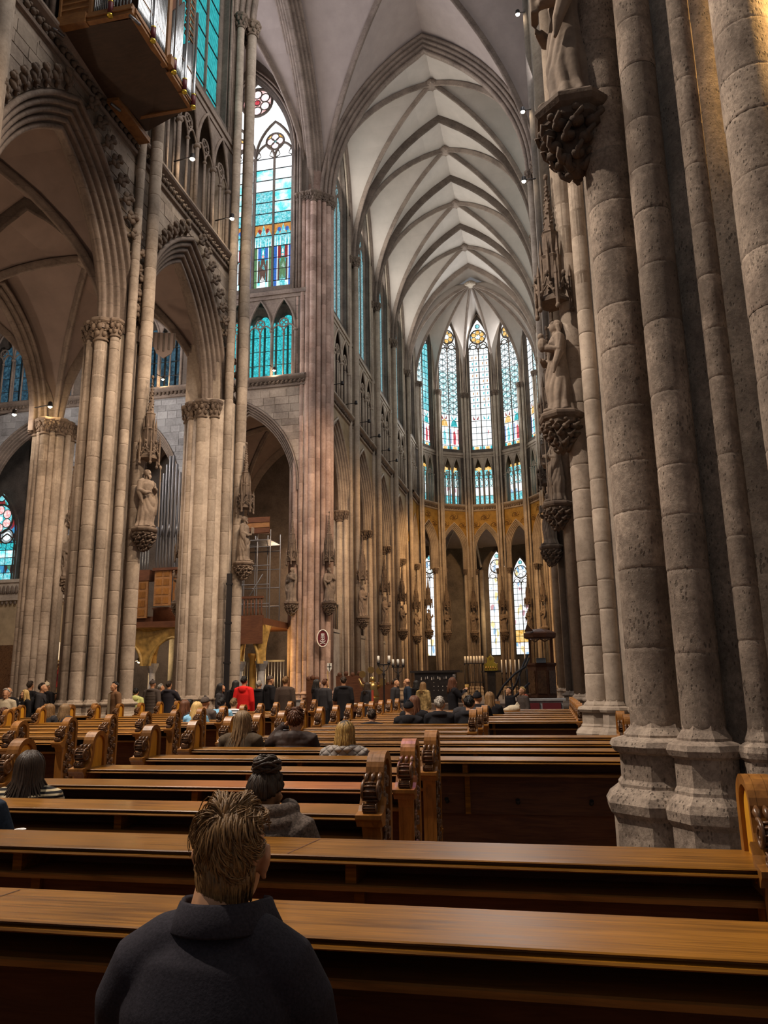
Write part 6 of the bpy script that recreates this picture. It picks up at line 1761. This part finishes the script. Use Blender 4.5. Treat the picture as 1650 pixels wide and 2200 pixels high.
lampthing('lit spotlight on the triforium ledge beside the left crossing pier', (-11.95, 26.7, 20.75), 0, True, 60)
for i, (x, z) in enumerate(((.33, 30.0), (.29, 25.1), (.16, 21.8))):
    lampthing('lit spotlight %s on the dark right shaft' % ('topmost', 'in the middle', 'lowest')[i], (x-.1, 28.5, z), pi, True, 8)
lampthing('lit lamp standing on the capital of the left aisle pier', (-20.45, 27.6, 13.55), 0, True, 40, (1, .72, .38), True)
lampthing('small lit spotlight on the grey wall left of the aisle pier', (-21.7, 27.0, 13.1), 0, True, 80, (1, .85, .7))
lampthing('lit lamp on the ledge below the dark blue transept windows', (-22.6, 41.0, 20.4), pi/2, True, 60, (1, .75, .45), True)
lampthing('lit lamp on the ledge below the teal triforium panes', (-15.3, 41.0, 20.25), pi/2, True, 40)
lampthing('golden lamp burning under the organ gallery', (-22.6, 40.0, 3.1), pi/2, True, 420, (1, .66, .28), True)
for i, yy in enumerate((44.5, 48.1, 52.0, 55.5, 59.2, 62.4)):
    lampthing('unlit spotlight on the choir ledge, %s from the crossing' % ordw[i], (-12.0, yy, 20.4), 0, False)
point('gallery_light', (-15.6, 40.6, 3.0), 260, (1, .62, .22), .2)
point('aisle_fill', (-17.2, 17.6, 9.5), 420, (1, .74, .52), .3)  # added fill lights brightening the aisle vaults, no fixture stands here
point('aisle_fill', (-17.2, 25.2, 9.5), 300, (1, .74, .52), .3)
point('aisle_fill', (-25, 22, 9.0), 350, (1, .78, .6), .3)
point('transept_light', (-25, 33, 17), 2600, (1, .93, .88), .5)
point('ambulatory_light', (-5.9, 83.5, 9), 280, (1, .72, .38), .4)
point('choir_aisle_light', (-17, 46.5, 9), 420, (1, .66, .40), .4)

# oval red sign with the white emblem on the reddish pier
t = thing('oval_sign', 'oval dark red sign with a white cross-and-ship emblem on the reddish pier', 'sign', (-12.2, 41.05, 4.14), R_(8))
ov = [(.31*cos(2*pi*i/28), .46*sin(2*pi*i/28)) for i in range(28)]
obj('board', MB().prism(ov, 0, .05), 'maroon', t)
fr = MB().sweep([((x, -.01, z), (x/.4, 0, z/.6), (0, -1, 0)) for x, z in ov+[ov[0]]], [(-.035, .0), (-.035, .03), (.03, .03), (.03, -.05)])
obj('frame', fr, 'candle', t)
em = MB().box(-.02, -.03, -.14, .02, -.005, .27).box(-.09, -.03, .12, .09, -.005, .16)
em.tube([(-.15, -.02, -.13), (-.08, -.02, -.19), (.0, -.02, -.20), (.08, -.02, -.19), (.15, -.02, -.13)], .026, 6).tube([(-.10, -.02, -.02), (-.05, -.02, -.09), (0, -.02, -.11), (.05, -.02, -.09), (.10, -.02, -.02)], .018, 6)
em.tube([(-.15, -.02, -.30), (0, -.02, -.26), (.15, -.02, -.30)], .022, 6)
for s in (-1, 1): em.ball((s*.06, -.02, .22), (.035, .012, .04), 8, 5); em.ball((s*.075, -.02, .06), (.04, .012, .035), 8, 5)
obj('emblem', em, 'white_paint', t)
# processional staff
t = thing('banner_staff', 'white shield on a slanting staff before the reddish pier', 'staff', (-10.05, 35.0, 0))
obj('pole', MB().tube([(.05, 0, 0), (-.12, 0, 2.25)], .022, 8), 'brass', t)
obj('shield', MB().prism([(-.13, 2.62), (.09, 2.62), (.09, 2.36), (-.02, 2.2), (-.13, 2.36)], -.02, .02), 'candle', t)
obj('cross', MB().box(-.03, -.035, 2.25, -.005, -.015, 2.6).box(-.12, -.035, 2.44, .08, -.015, 2.47), 'iron', t)
# golden lectern with round discs
t = thing('lectern', 'ornate golden lectern with round gilt discs beside the tall candlestick', 'lectern', (-6.66, 29.0, 0))
obj('base', MB().lathe([(.42, 0), (.42, .12), (.25, .2), (.12, .35), (.10, .9), (.16, 1.0), (.3, 1.15)], 14), 'brass', t)
obj('figure', MB().lathe([(.22, 1.1), (.26, 1.25), (.2, 1.42), (.24, 1.55), (.12, 1.72)], 12).ball((0, 0, 1.8), (.12, .12, .13), 10, 7).tube([(-.15, 0, 1.5), (-.42, -.05, 1.62), (-.5, -.1, 1.85)], [.08, .06, .03], 7).tube([(.15, 0, 1.5), (.42, -.05, 1.62), (.5, -.1, 1.85)], [.08, .06, .03], 7), 'brass', t)
for k, (x, z) in enumerate(((-.36, 2.0), (-.02, 2.16), (.30, 2.12), (.42, 1.72))):
    obj('disc', cached('gdisc', lambda: MB().prism([(.13*cos(2*pi*i/18), .13*sin(2*pi*i/18)) for i in range(18)], -.02, .02).mesh('disc', 'brass')), 'brass', t, (x, -.12, z))
def candlestick(label, x, y, h, n, w=.42, mat='iron', ch=.22, base=.26, group='tall candlesticks'):
    t = thing('candlestick', label, 'candlestick', (x, y, 0), 0, group)
    obj('stem', MB().lathe([(base, 0), (base, .05), (.06, .14), (.035, .3), (.03, h-.5), (.06, h-.45), (.03, h-.38), (.025, h-.1)], 10), mat, t)
    mb = MB().box(-w/2-.05, -.04, h-.12, w/2+.05, .04, h-.08)
    for k in range(n):
        xx = -w/2+w*k/max(1, n-1) if n > 1 else 0
        mb.lathe([(.02, h-.1), (.065, h-.04), (.06, h)], 8, (xx, 0))
        mb.tube([(xx, 0, h-.1), (xx*.6, 0, h-.28), (0, 0, h-.35)], .016, 5)
    obj('arms', mb, mat, t)
    for k in range(n):
        xx = -w/2+w*k/max(1, n-1) if n > 1 else 0
        obj('candle', cached(('cndl', ch), lambda: MB().lathe([(.048, 0), (.048, ch), (.01, ch+.005)], 10).mesh('candle', 'candle')), 'candle', t, (xx, 0, h))
    return t
candlestick('tall iron candlestick with two white candles beside the golden lectern', -6.0, 28.0, 2.42, 2, .40)
candlestick('tall iron candlestick with three white candles right of the golden lectern', -6.15, 31.5, 2.40, 3, .42)
for i, (x, y) in enumerate(((-3.55, 57.6), (-3.25, 57.9), (-2.9, 57.2), (-2.6, 58), (-2.3, 57.5))):
    candlestick('slender standing candlestick %s from the golden shrine' % ordw[i], x, y, 2.35, 1, 0, 'iron', .9, .2, 'candlesticks by the shrine')
candlestick('big single candle on an iron stand before the right apse window', -2.0, 62.0, 2.9, 1, 0, 'iron', 1.5, .3, 'candlesticks by the shrine')
# candle rail
t = thing('candle_rail', 'iron rail with a row of short white candles before the apse', 'candle rail', (-5.6, 58.0, .45))
obj('rail', MB().box(-.75, -.06, 2.55, .75, .06, 2.62).tube([(-.7, 0, 0), (-.7, 0, 2.55)], .04, 6).tube([(.7, 0, 0), (.7, 0, 2.55)], .04, 6).box(-.75, -.04, 1.2, .75, .04, 1.27), 'iron', t)
for k in range(7): obj('candle', cached(('cndl', .5), lambda: MB().lathe([(.07, 0), (.07, .5), (.01, .51)], 10).mesh('candle', 'candle')), 'candle', t, (-.65+.217*k, 0, 2.62))
obj('bar', MB().tube([(-.4, 0, 0), (-.4, 0, 2.55)], .03, 6).tube([(0, 0, 0), (0, 0, 2.55)], .03, 6).tube([(.4, 0, 0), (.4, 0, 2.55)], .03, 6), 'iron', t)
# high altar
t = thing('altar', 'black marble high altar with pale figures on stepped platform', 'altar', (-7.34, 50.6, .45))
obj('mensa', MB().box(-1.62, -.75, 1.86, 1.62, .75, 2.0), 'black_marble', t)
obj('block', MB().box(-1.35, -.6, .35, 1.25, .6, 1.86), 'black_marble', t)
obj('step', MB().box(-2.2, -1.6, 0, 2.2, 1.2, .17), 'black_marble', t); obj('step', MB().box(-1.9, -1.25, .17, 1.9, 1.0, .35), 'black_marble', t)
fg = cached('afig', lambda: MB().lathe([(.03, 0), (.036, .07), (.018, .13), (.024, .15), (.008, .19)], 7).mesh('figurine', 'white_paint'))
for k in range(9): obj('figurine', fg, 'stone_grey' if k % 3 == 1 else 'white_paint', t, (-.9+.2*k+(.07 if k % 2 else 0), -.62, 1.40+.03*(k % 3)))
dm = cached('adot', lambda: MB().ball((0, 0, 0), .028, 6, 4).mesh('stud', 'white_paint'))
for k in range(9): obj('stud', dm, 'white_paint', t, (-.1+.28*(k % 4), -.61, .75+.25*(k//4)))
for k in range(5): obj('relief', cached('arel', lambda: MB().box(-.09, -.04, 0, .09, .02, .22).ball((0, -.04, .11), (.07, .04, .09), 7, 5).mesh('relief', 'stone_grey')), 'stone_grey', t, (1.22, -.62, .45+.27*k))
# golden shrine
t = thing('shrine', 'small gabled golden shrine on a dark plinth before the apse', 'shrine', (-4.49, 60.0, .45))
obj('plinth', MB().box(-.30, -.3, 0, .30, .3, 2.0).box(-.75, -.35, 1.95, .75, .35, 2.08), 'black_marble', t)
obj('lower_chest', MB().prism([(-.48, 2.08), (.48, 2.08), (.48, 2.5), (.24, 2.72), (-.24, 2.72), (-.48, 2.5)], -.5, .6), 'gold', t)
obj('upper_chest', MB().prism([(-.25, 2.7), (.25, 2.7), (.25, 2.98), (0, 3.24), (-.25, 2.98)], -.48, .58), 'gold', t)
mb = MB()
for k in range(5): mb.lathe([(.05, 0), (.06, .12), (.035, .22)], 8, (-.36+.18*k, -.52)); 
for v in range(len(mb.v)): mb.v[v] = (mb.v[v][0], mb.v[v][1], mb.v[v][2]+2.15)
obj('relief_figures', mb, 'brass', t)
obj('rosette', MB().prism([(.12*cos(2*pi*i/14), 2.95+.12*sin(2*pi*i/14)) for i in range(14)], -.53, -.47), 'brass', t)
obj('crest', MB().ball((0, -.48, 3.28), .05, 8, 5).ball((.26, -.48, 3.02), .04, 6, 4).ball((-.26, -.48, 3.02), .04, 6, 4).ball((.5, -.48, 2.55), .05, 6, 4).ball((-.5, -.48, 2.55), .05, 6, 4), 'gold', t)
# pulpit with canopy and stair
t = thing('pulpit', 'dark wooden pulpit with canopy beside the right crossing pier', 'pulpit', (-.42, 34.2, 0))
obj('body', MB().lathe([(.55, .9), (.62, 1.0), (.62, 2.25), (.68, 2.35), (.68, 2.42)], 8, a0=pi/8, smooth=False), 'wood_dark', t)
for k in range(3): obj('panel', cached('pulp', lambda: MB().box(-.18, -.02, 0, .18, .02, .95).mesh('panel', 'wood_carved')), 'wood_carved', t, (.585*cos(R_(-90+45*(k-1))), .585*sin(R_(-90+45*(k-1))), 1.15), R_(45*(k-1)))
obj('foot', MB().lathe([(.35, 0), (.3, .3), (.25, .6), (.55, .9)], 8, smooth=False), 'wood_dark', t)
obj('post', MB().box(-.48, -.1, 2.4, -.40, .0, 3.5), 'wood_dark', t); obj('post', MB().box(.40, -.1, 2.4, .52, .05, 3.5), 'wood_dark', t)
obj('canopy', MB().lathe([(.60, 3.45), (.72, 3.5), (.74, 3.66), (.66, 3.72), (.3, 3.85), (.05, 3.88)], 8, a0=pi/8, smooth=False), 'wood_dark', t)
obj('gable', MB().prism([(-.62, 3.72), (-.25, 3.74), (-.5, 4.05)], -.7, -.55), 'wood_dark', t)
obj('fringe_arch', MB().tube([(-.42, -.5, 3.42), (-.2, -.55, 3.3), (0, -.56, 3.42), (.2, -.55, 3.3), (.42, -.5, 3.42)], .035, 6), 'wood_carved', t)
obj('bookrest', MB().add([(-.2, -.7, 2.42), (.2, -.7, 2.42), (.2, -.5, 2.62), (-.2, -.5, 2.62), (-.2, -.66, 2.40), (.2, -.66, 2.40), (.2, -.46, 2.60), (-.2, -.46, 2.60)], [(0, 1, 2, 3), (7, 6, 5, 4), (0, 4, 5, 1), (2, 6, 7, 3), (1, 5, 6, 2), (0, 3, 7, 4)]), 'black_marble', t)
t = thing('stair_railing', 'curving black handrails of the pulpit stair', 'railing', (-1.5, 32.6, 0))
obj('handrail', MB().tube([(-.75, -.5, 1.0), (-.45, -.4, 1.5), (.0, -.3, 1.95), (.45, 0, 2.25), (.6, .4, 2.6)], .045, 8), 'iron', t)
obj('handrail', MB().tube([(-.2, .2, 1.2), (.05, .2, 1.6), (.25, .3, 2.1), (.55, .6, 2.75)], .045, 8), 'iron', t)
obj('handrail', MB().tube([(-.35, -.9, .85), (.1, -.8, 1.15), (.6, -.7, 1.6)], .045, 8), 'iron', t)
for k in range(5): obj('post', cached('spost', lambda: MB().tube([(0, 0, 0), (0, 0, 1.0)], .025, 6).mesh('post', 'iron')), 'iron', t, (-.7+.3*k, -.45+.15*k, .05+.28*k))
obj('steps', MB().box(-.6, -.4, 0, -.3, .5, .3).box(-.3, -.3, 0, 0, .6, .6).box(0, -.2, 0, .3, .7, .9).box(.3, 0, 0, .6, .8, 1.15), 'wood_dark', t)
# chairs
def chair(label, x, y, rz):
    t = thing('chair', label, 'chair', (x, y, .12), R_(rz), 'wooden chairs by the altar steps')
    lg = cached('chleg', lambda: MB().box(-.025, -.025, 0, .025, .025, .44).mesh('leg', 'wood_panel'))
    for sx in (-.2, .2):
        obj('leg', lg, 'wood_organ', t, (sx, -.2, 0)); obj('leg', lg, 'wood_organ', t, (sx, .2, 0), 0, (1, 1, 2.05))
    obj('seat', cached('chseat', lambda: MB().box(-.24, -.24, .43, .24, .22, .48).mesh('seat', 'wood_organ')), 'wood_organ', t)
    obj('cushion', cached('chcush', lambda: MB().box(-.21, -.21, .48, .21, .18, .52).mesh('cushion', 'cloth_red')), 'cloth_red', t)
    obj('backrest', cached('chback', lambda: MB().box(-.22, .18, .62, .22, .22, .90).mesh('backrest', 'wood_organ')), 'wood_organ', t)
    return t
chair('wooden chair with red cushion nearest the right pier base', -.22, 26.0, 200)
chair('wooden chair with red cushion second from the right pier base', -.85, 26.2, 190)
chair('wooden chair with red cushion left of the pulpit stair', -1.95, 27.0, 170)
t = thing('platform', 'low grey stone platform carrying chairs beside the right pier', 'platform', (-.9, 26.6, 0))
obj('slab', MB().box(-1.6, -1.5, 0, 1.5, 1.6, .12), 'stone_grey', t)
t = thing('kneeling_bench', 'low bench front with two dark red pads beside the right pier', 'bench', (-.36, 23.2, 0))
obj('frame', MB().box(-.62, -.05, 0, .62, .35, 1.12).box(-.7, -.1, 1.1, .7, .4, 1.16), 'stone_grey', t)
for k in range(2): obj('pad', cached('kpad', lambda: MB().box(-.26, -.10, .62, .26, -.04, 1.04).mesh('pad', 'maroon')), 'maroon', t, (-.3+.6*k, 0, 0))
# cream bag on a ledge
mb = MB(); mb.ball((0, 0, .05), (.17, .10, .09), 12, 8); mb.ball((-.1, .0, .03), (.14, .09, .06), 10, 6); mb.tube([(.06, 0, .1), (.10, .0, .2), (.14, 0, .1)], [.04, .02, .03], 7)
tag(obj('cloth_bag', remesh(mb, 'cloth_bag', .012, 2, 'cloth_cream'), None, None, (-.93, 18.66, .975)), 'cream cloth bag lying on a pew ledge near the altar steps', 'bag')
# carved stall ends and dark stalls at the choir entrance
def stall(label, x, y, w, h):
    t = thing('choir_stall', label, 'stall', (x, y, 0), 0, 'dark choir stalls')
    obj('back', MB().box(-w/2, 0, 0, w/2, .08, h), 'wood_dark', t)
    mb = MB(); n = max(3, int(w/.28))
    for k in range(n): mb.ball((-w/2+w*(k+.5)/n, .04, h+.05+.05*(k % 2)), (.12, .07, .12), 7, 5)
    obj('cresting', mb, 'wood_dark', t)
    obj('seat_row', MB().box(-w/2, -.5, .4, w/2, 0, .5).box(-w/2, -.55, 0, -w/2+.06, 0, 1.1).box(w/2-.06, -.55, 0, w/2, 0, 1.1), 'wood_dark', t)
    return t
stall('dark carved stall end at the foot of the reddish pier', -10.4, 33.4, .55, 1.85)
stall('dark carved choir stalls right of the reddish pier', -9.5, 36.4, 1.3, 2.05)
stall('long row of dark choir stalls under the left choir piers', -10.9, 47, 3.0, 1.6)
t = thing('barrier', 'low metal barrier panel left of the reddish pier foot', 'barrier', (-10.6, 30.6, 0))
obj('panel', MB().box(-.75, 0, .25, .75, .03, 1.0), 'stone_grey', t)
obj('frame', MB().box(-.8, -.03, 1.0, .8, .05, 1.06).box(-.8, -.03, 0, -.75, .05, 1.0).box(.75, -.03, 0, .8, .05, 1.0).box(-.8, -.03, .2, .8, .05, .25), 'steel', t)
t = thing('information_stand', 'small wooden table with leaflets and an orange upright beside the black coat', 'table', (-5.75, 23.6, 0))
obj('top', MB().box(-.55, -.25, .98, .45, .3, 1.04), 'wood_end', t); obj('leg', MB().box(-.5, -.2, 0, -.42, .25, .98), 'wood_end', t); obj('leg', MB().box(.34, -.2, 0, .42, .25, .98), 'wood_end', t)
obj('upright', MB().box(.36, -.28, .4, .42, -.22, 1.45), 'cloth_red', t); obj('leaflet', MB().box(-.4, -.15, 1.04, -.2, .1, 1.07), 'candle', t); obj('leaflet', MB().box(-.1, -.15, 1.04, .1, .1, 1.06), 'white_paint', t)
# far left transept altar wall, red picture and hanging candle crown
t = thing('altar_wall', 'tan carved stone altar wall in the far left transept', 'wall shrine', (-31.5, 41.0, 0))
obj('wall', MB().box(-4.0, 0, 0, 3.7, .3, 7.0), 'tan_paint', t)
obj('cornice', MB().box(-4.1, -.15, 6.9, 3.8, .3, 7.1).box(-4.1, -.12, 8.0, 3.8, .3, 8.2).box(-4.0, -.05, 7.1, 3.7, .3, 8.0), 'stone_choir', t)
mb = MB()
for k in range(26):
    x = -3.9+.295*k; mb.ball((x, -.08, 7.55), (.12, .06, .28), 6, 5); mb.ball((x+.15, -.08, 7.4), (.07, .05, .1), 6, 4); mb.ball((x, -.1, 6.75), (.10, .05, .12), 6, 4)
obj('frieze', mb, 'carving', t)
obj('dark_retable', MB().box(-3.0, -.4, .8, .5, 0, 4.2).lathe([(.9, 0), (1.0, .5), (.6, .9)], 10, (-1.2, -.5)), 'wood_carved', t)
t = thing('picture', 'red framed picture of a saint hanging beside the left pier', 'picture', (-28.2, 40.5, 2.35))
obj('board', MB().box(-.34, 0, -.62, .34, .05, .62), 'red_paint', t)
obj('frame', MB().box(-.38, -.04, -.68, -.32, .06, .68).box(.32, -.04, -.68, .38, .06, .68).box(-.38, -.04, .62, .38, .06, .70).box(-.38, -.04, -.70, .38, .06, -.62), 'wood_dark', t)
obj('saint', MB().ball((.06, -.01, .30), (.13, .02, .16), 12, 6).prism([(-.2, -.3), (.28, -.3), (.22, .12), (-.05, .12)], -.015, 0), 'maroon', t)
t = thing('chandelier', 'gilt candle holder with tall white candles above the red picture', 'chandelier', (-27.95, 40.3, 3.2))
obj('ring', MB().tube([(.45*cos(a), .45*sin(a), 0) for a in [2*pi*i/20 for i in range(21)]], .04, 6).tube([(.45, 0, 0), (.1, 0, -.3), (0, 0, -.5)], .03, 6).tube([(-.45, 0, 0), (-.1, 0, -.3), (0, 0, -.5)], .03, 6).ball((0, 0, -.45), .09, 8, 5), 'brass', t)
for k, h in enumerate((.55, .7, .75, .4, .9, .5, 1.0)):
    a = k*.9; obj('candle', cached(('cndl', .5), lambda: None), 'candle', t, (.45*cos(a), .45*sin(a), .04), 0, (.7, .7, h*2))
# painted shield high on the aisle web and grating
t = thing('coat_of_arms', 'round dark lattice shield on the aisle vault inside the second arch', 'shield', (-14.75, 26.7, 15.35), R_(20))
mb = MB().prism([(-.45, .5), (.45, .5), (.45, 0), (.3, -.4), (0, -.62), (-.3, -.4), (-.45, 0)], 0, .06)
obj('board', mb, 'plaster_aisle', t)
for k in range(5): obj('bar', MB().box(-.42+.21*k-.03, -.03, -.32+.1*abs(k-2)*.8, -.42+.21*k+.03, 0, .48), 'stone_dark', t)
t = thing('downpipe', 'dark narrow downpipe between the shafts of the left crossing pier', 'pipe', (-12.02, 27.75, 0))
obj('tube', MB().box(-.09, -.06, .35, .09, .06, 5.9), 'iron', t)
for k in range(4): obj('clip', cached('dclip', lambda: MB().box(-.12, -.07, -.04, .12, .07, .04).mesh('clip', 'iron')), 'iron', t, (0, 0, 1.0+1.5*k))
t = thing('lamplit_column', 'bright yellow column lit by a lamp behind the left crossing pier', 'column', (-15.4, 38.9, 0))
obj('shaft', MB().lathe([(.24, 0), (.24, .2), (.17, .3), (.16, 3.0), (.24, 3.15), (.26, 3.3)], 14), 'gold_paint', t)  # yellow lamplight on the column put into its gold colour
t = thing('grille_gate', 'dark iron grille gate under the scaffolded gallery', 'gate', (-15.9, 42.0, 0))
for k in range(14): obj('bar', cached('gbar', lambda: MB().tube([(0, 0, 0), (0, 0, 3.0)], .025, 5).mesh('bar', 'iron')), 'steel', t, (-1.2+.18*k, 0, 0))
obj('rail', MB().box(-1.25, -.03, 1.4, 1.2, .03, 1.5), 'iron', t); obj('rail', MB().box(-1.25, -.03, 2.95, 1.2, .03, 3.05), 'iron', t)
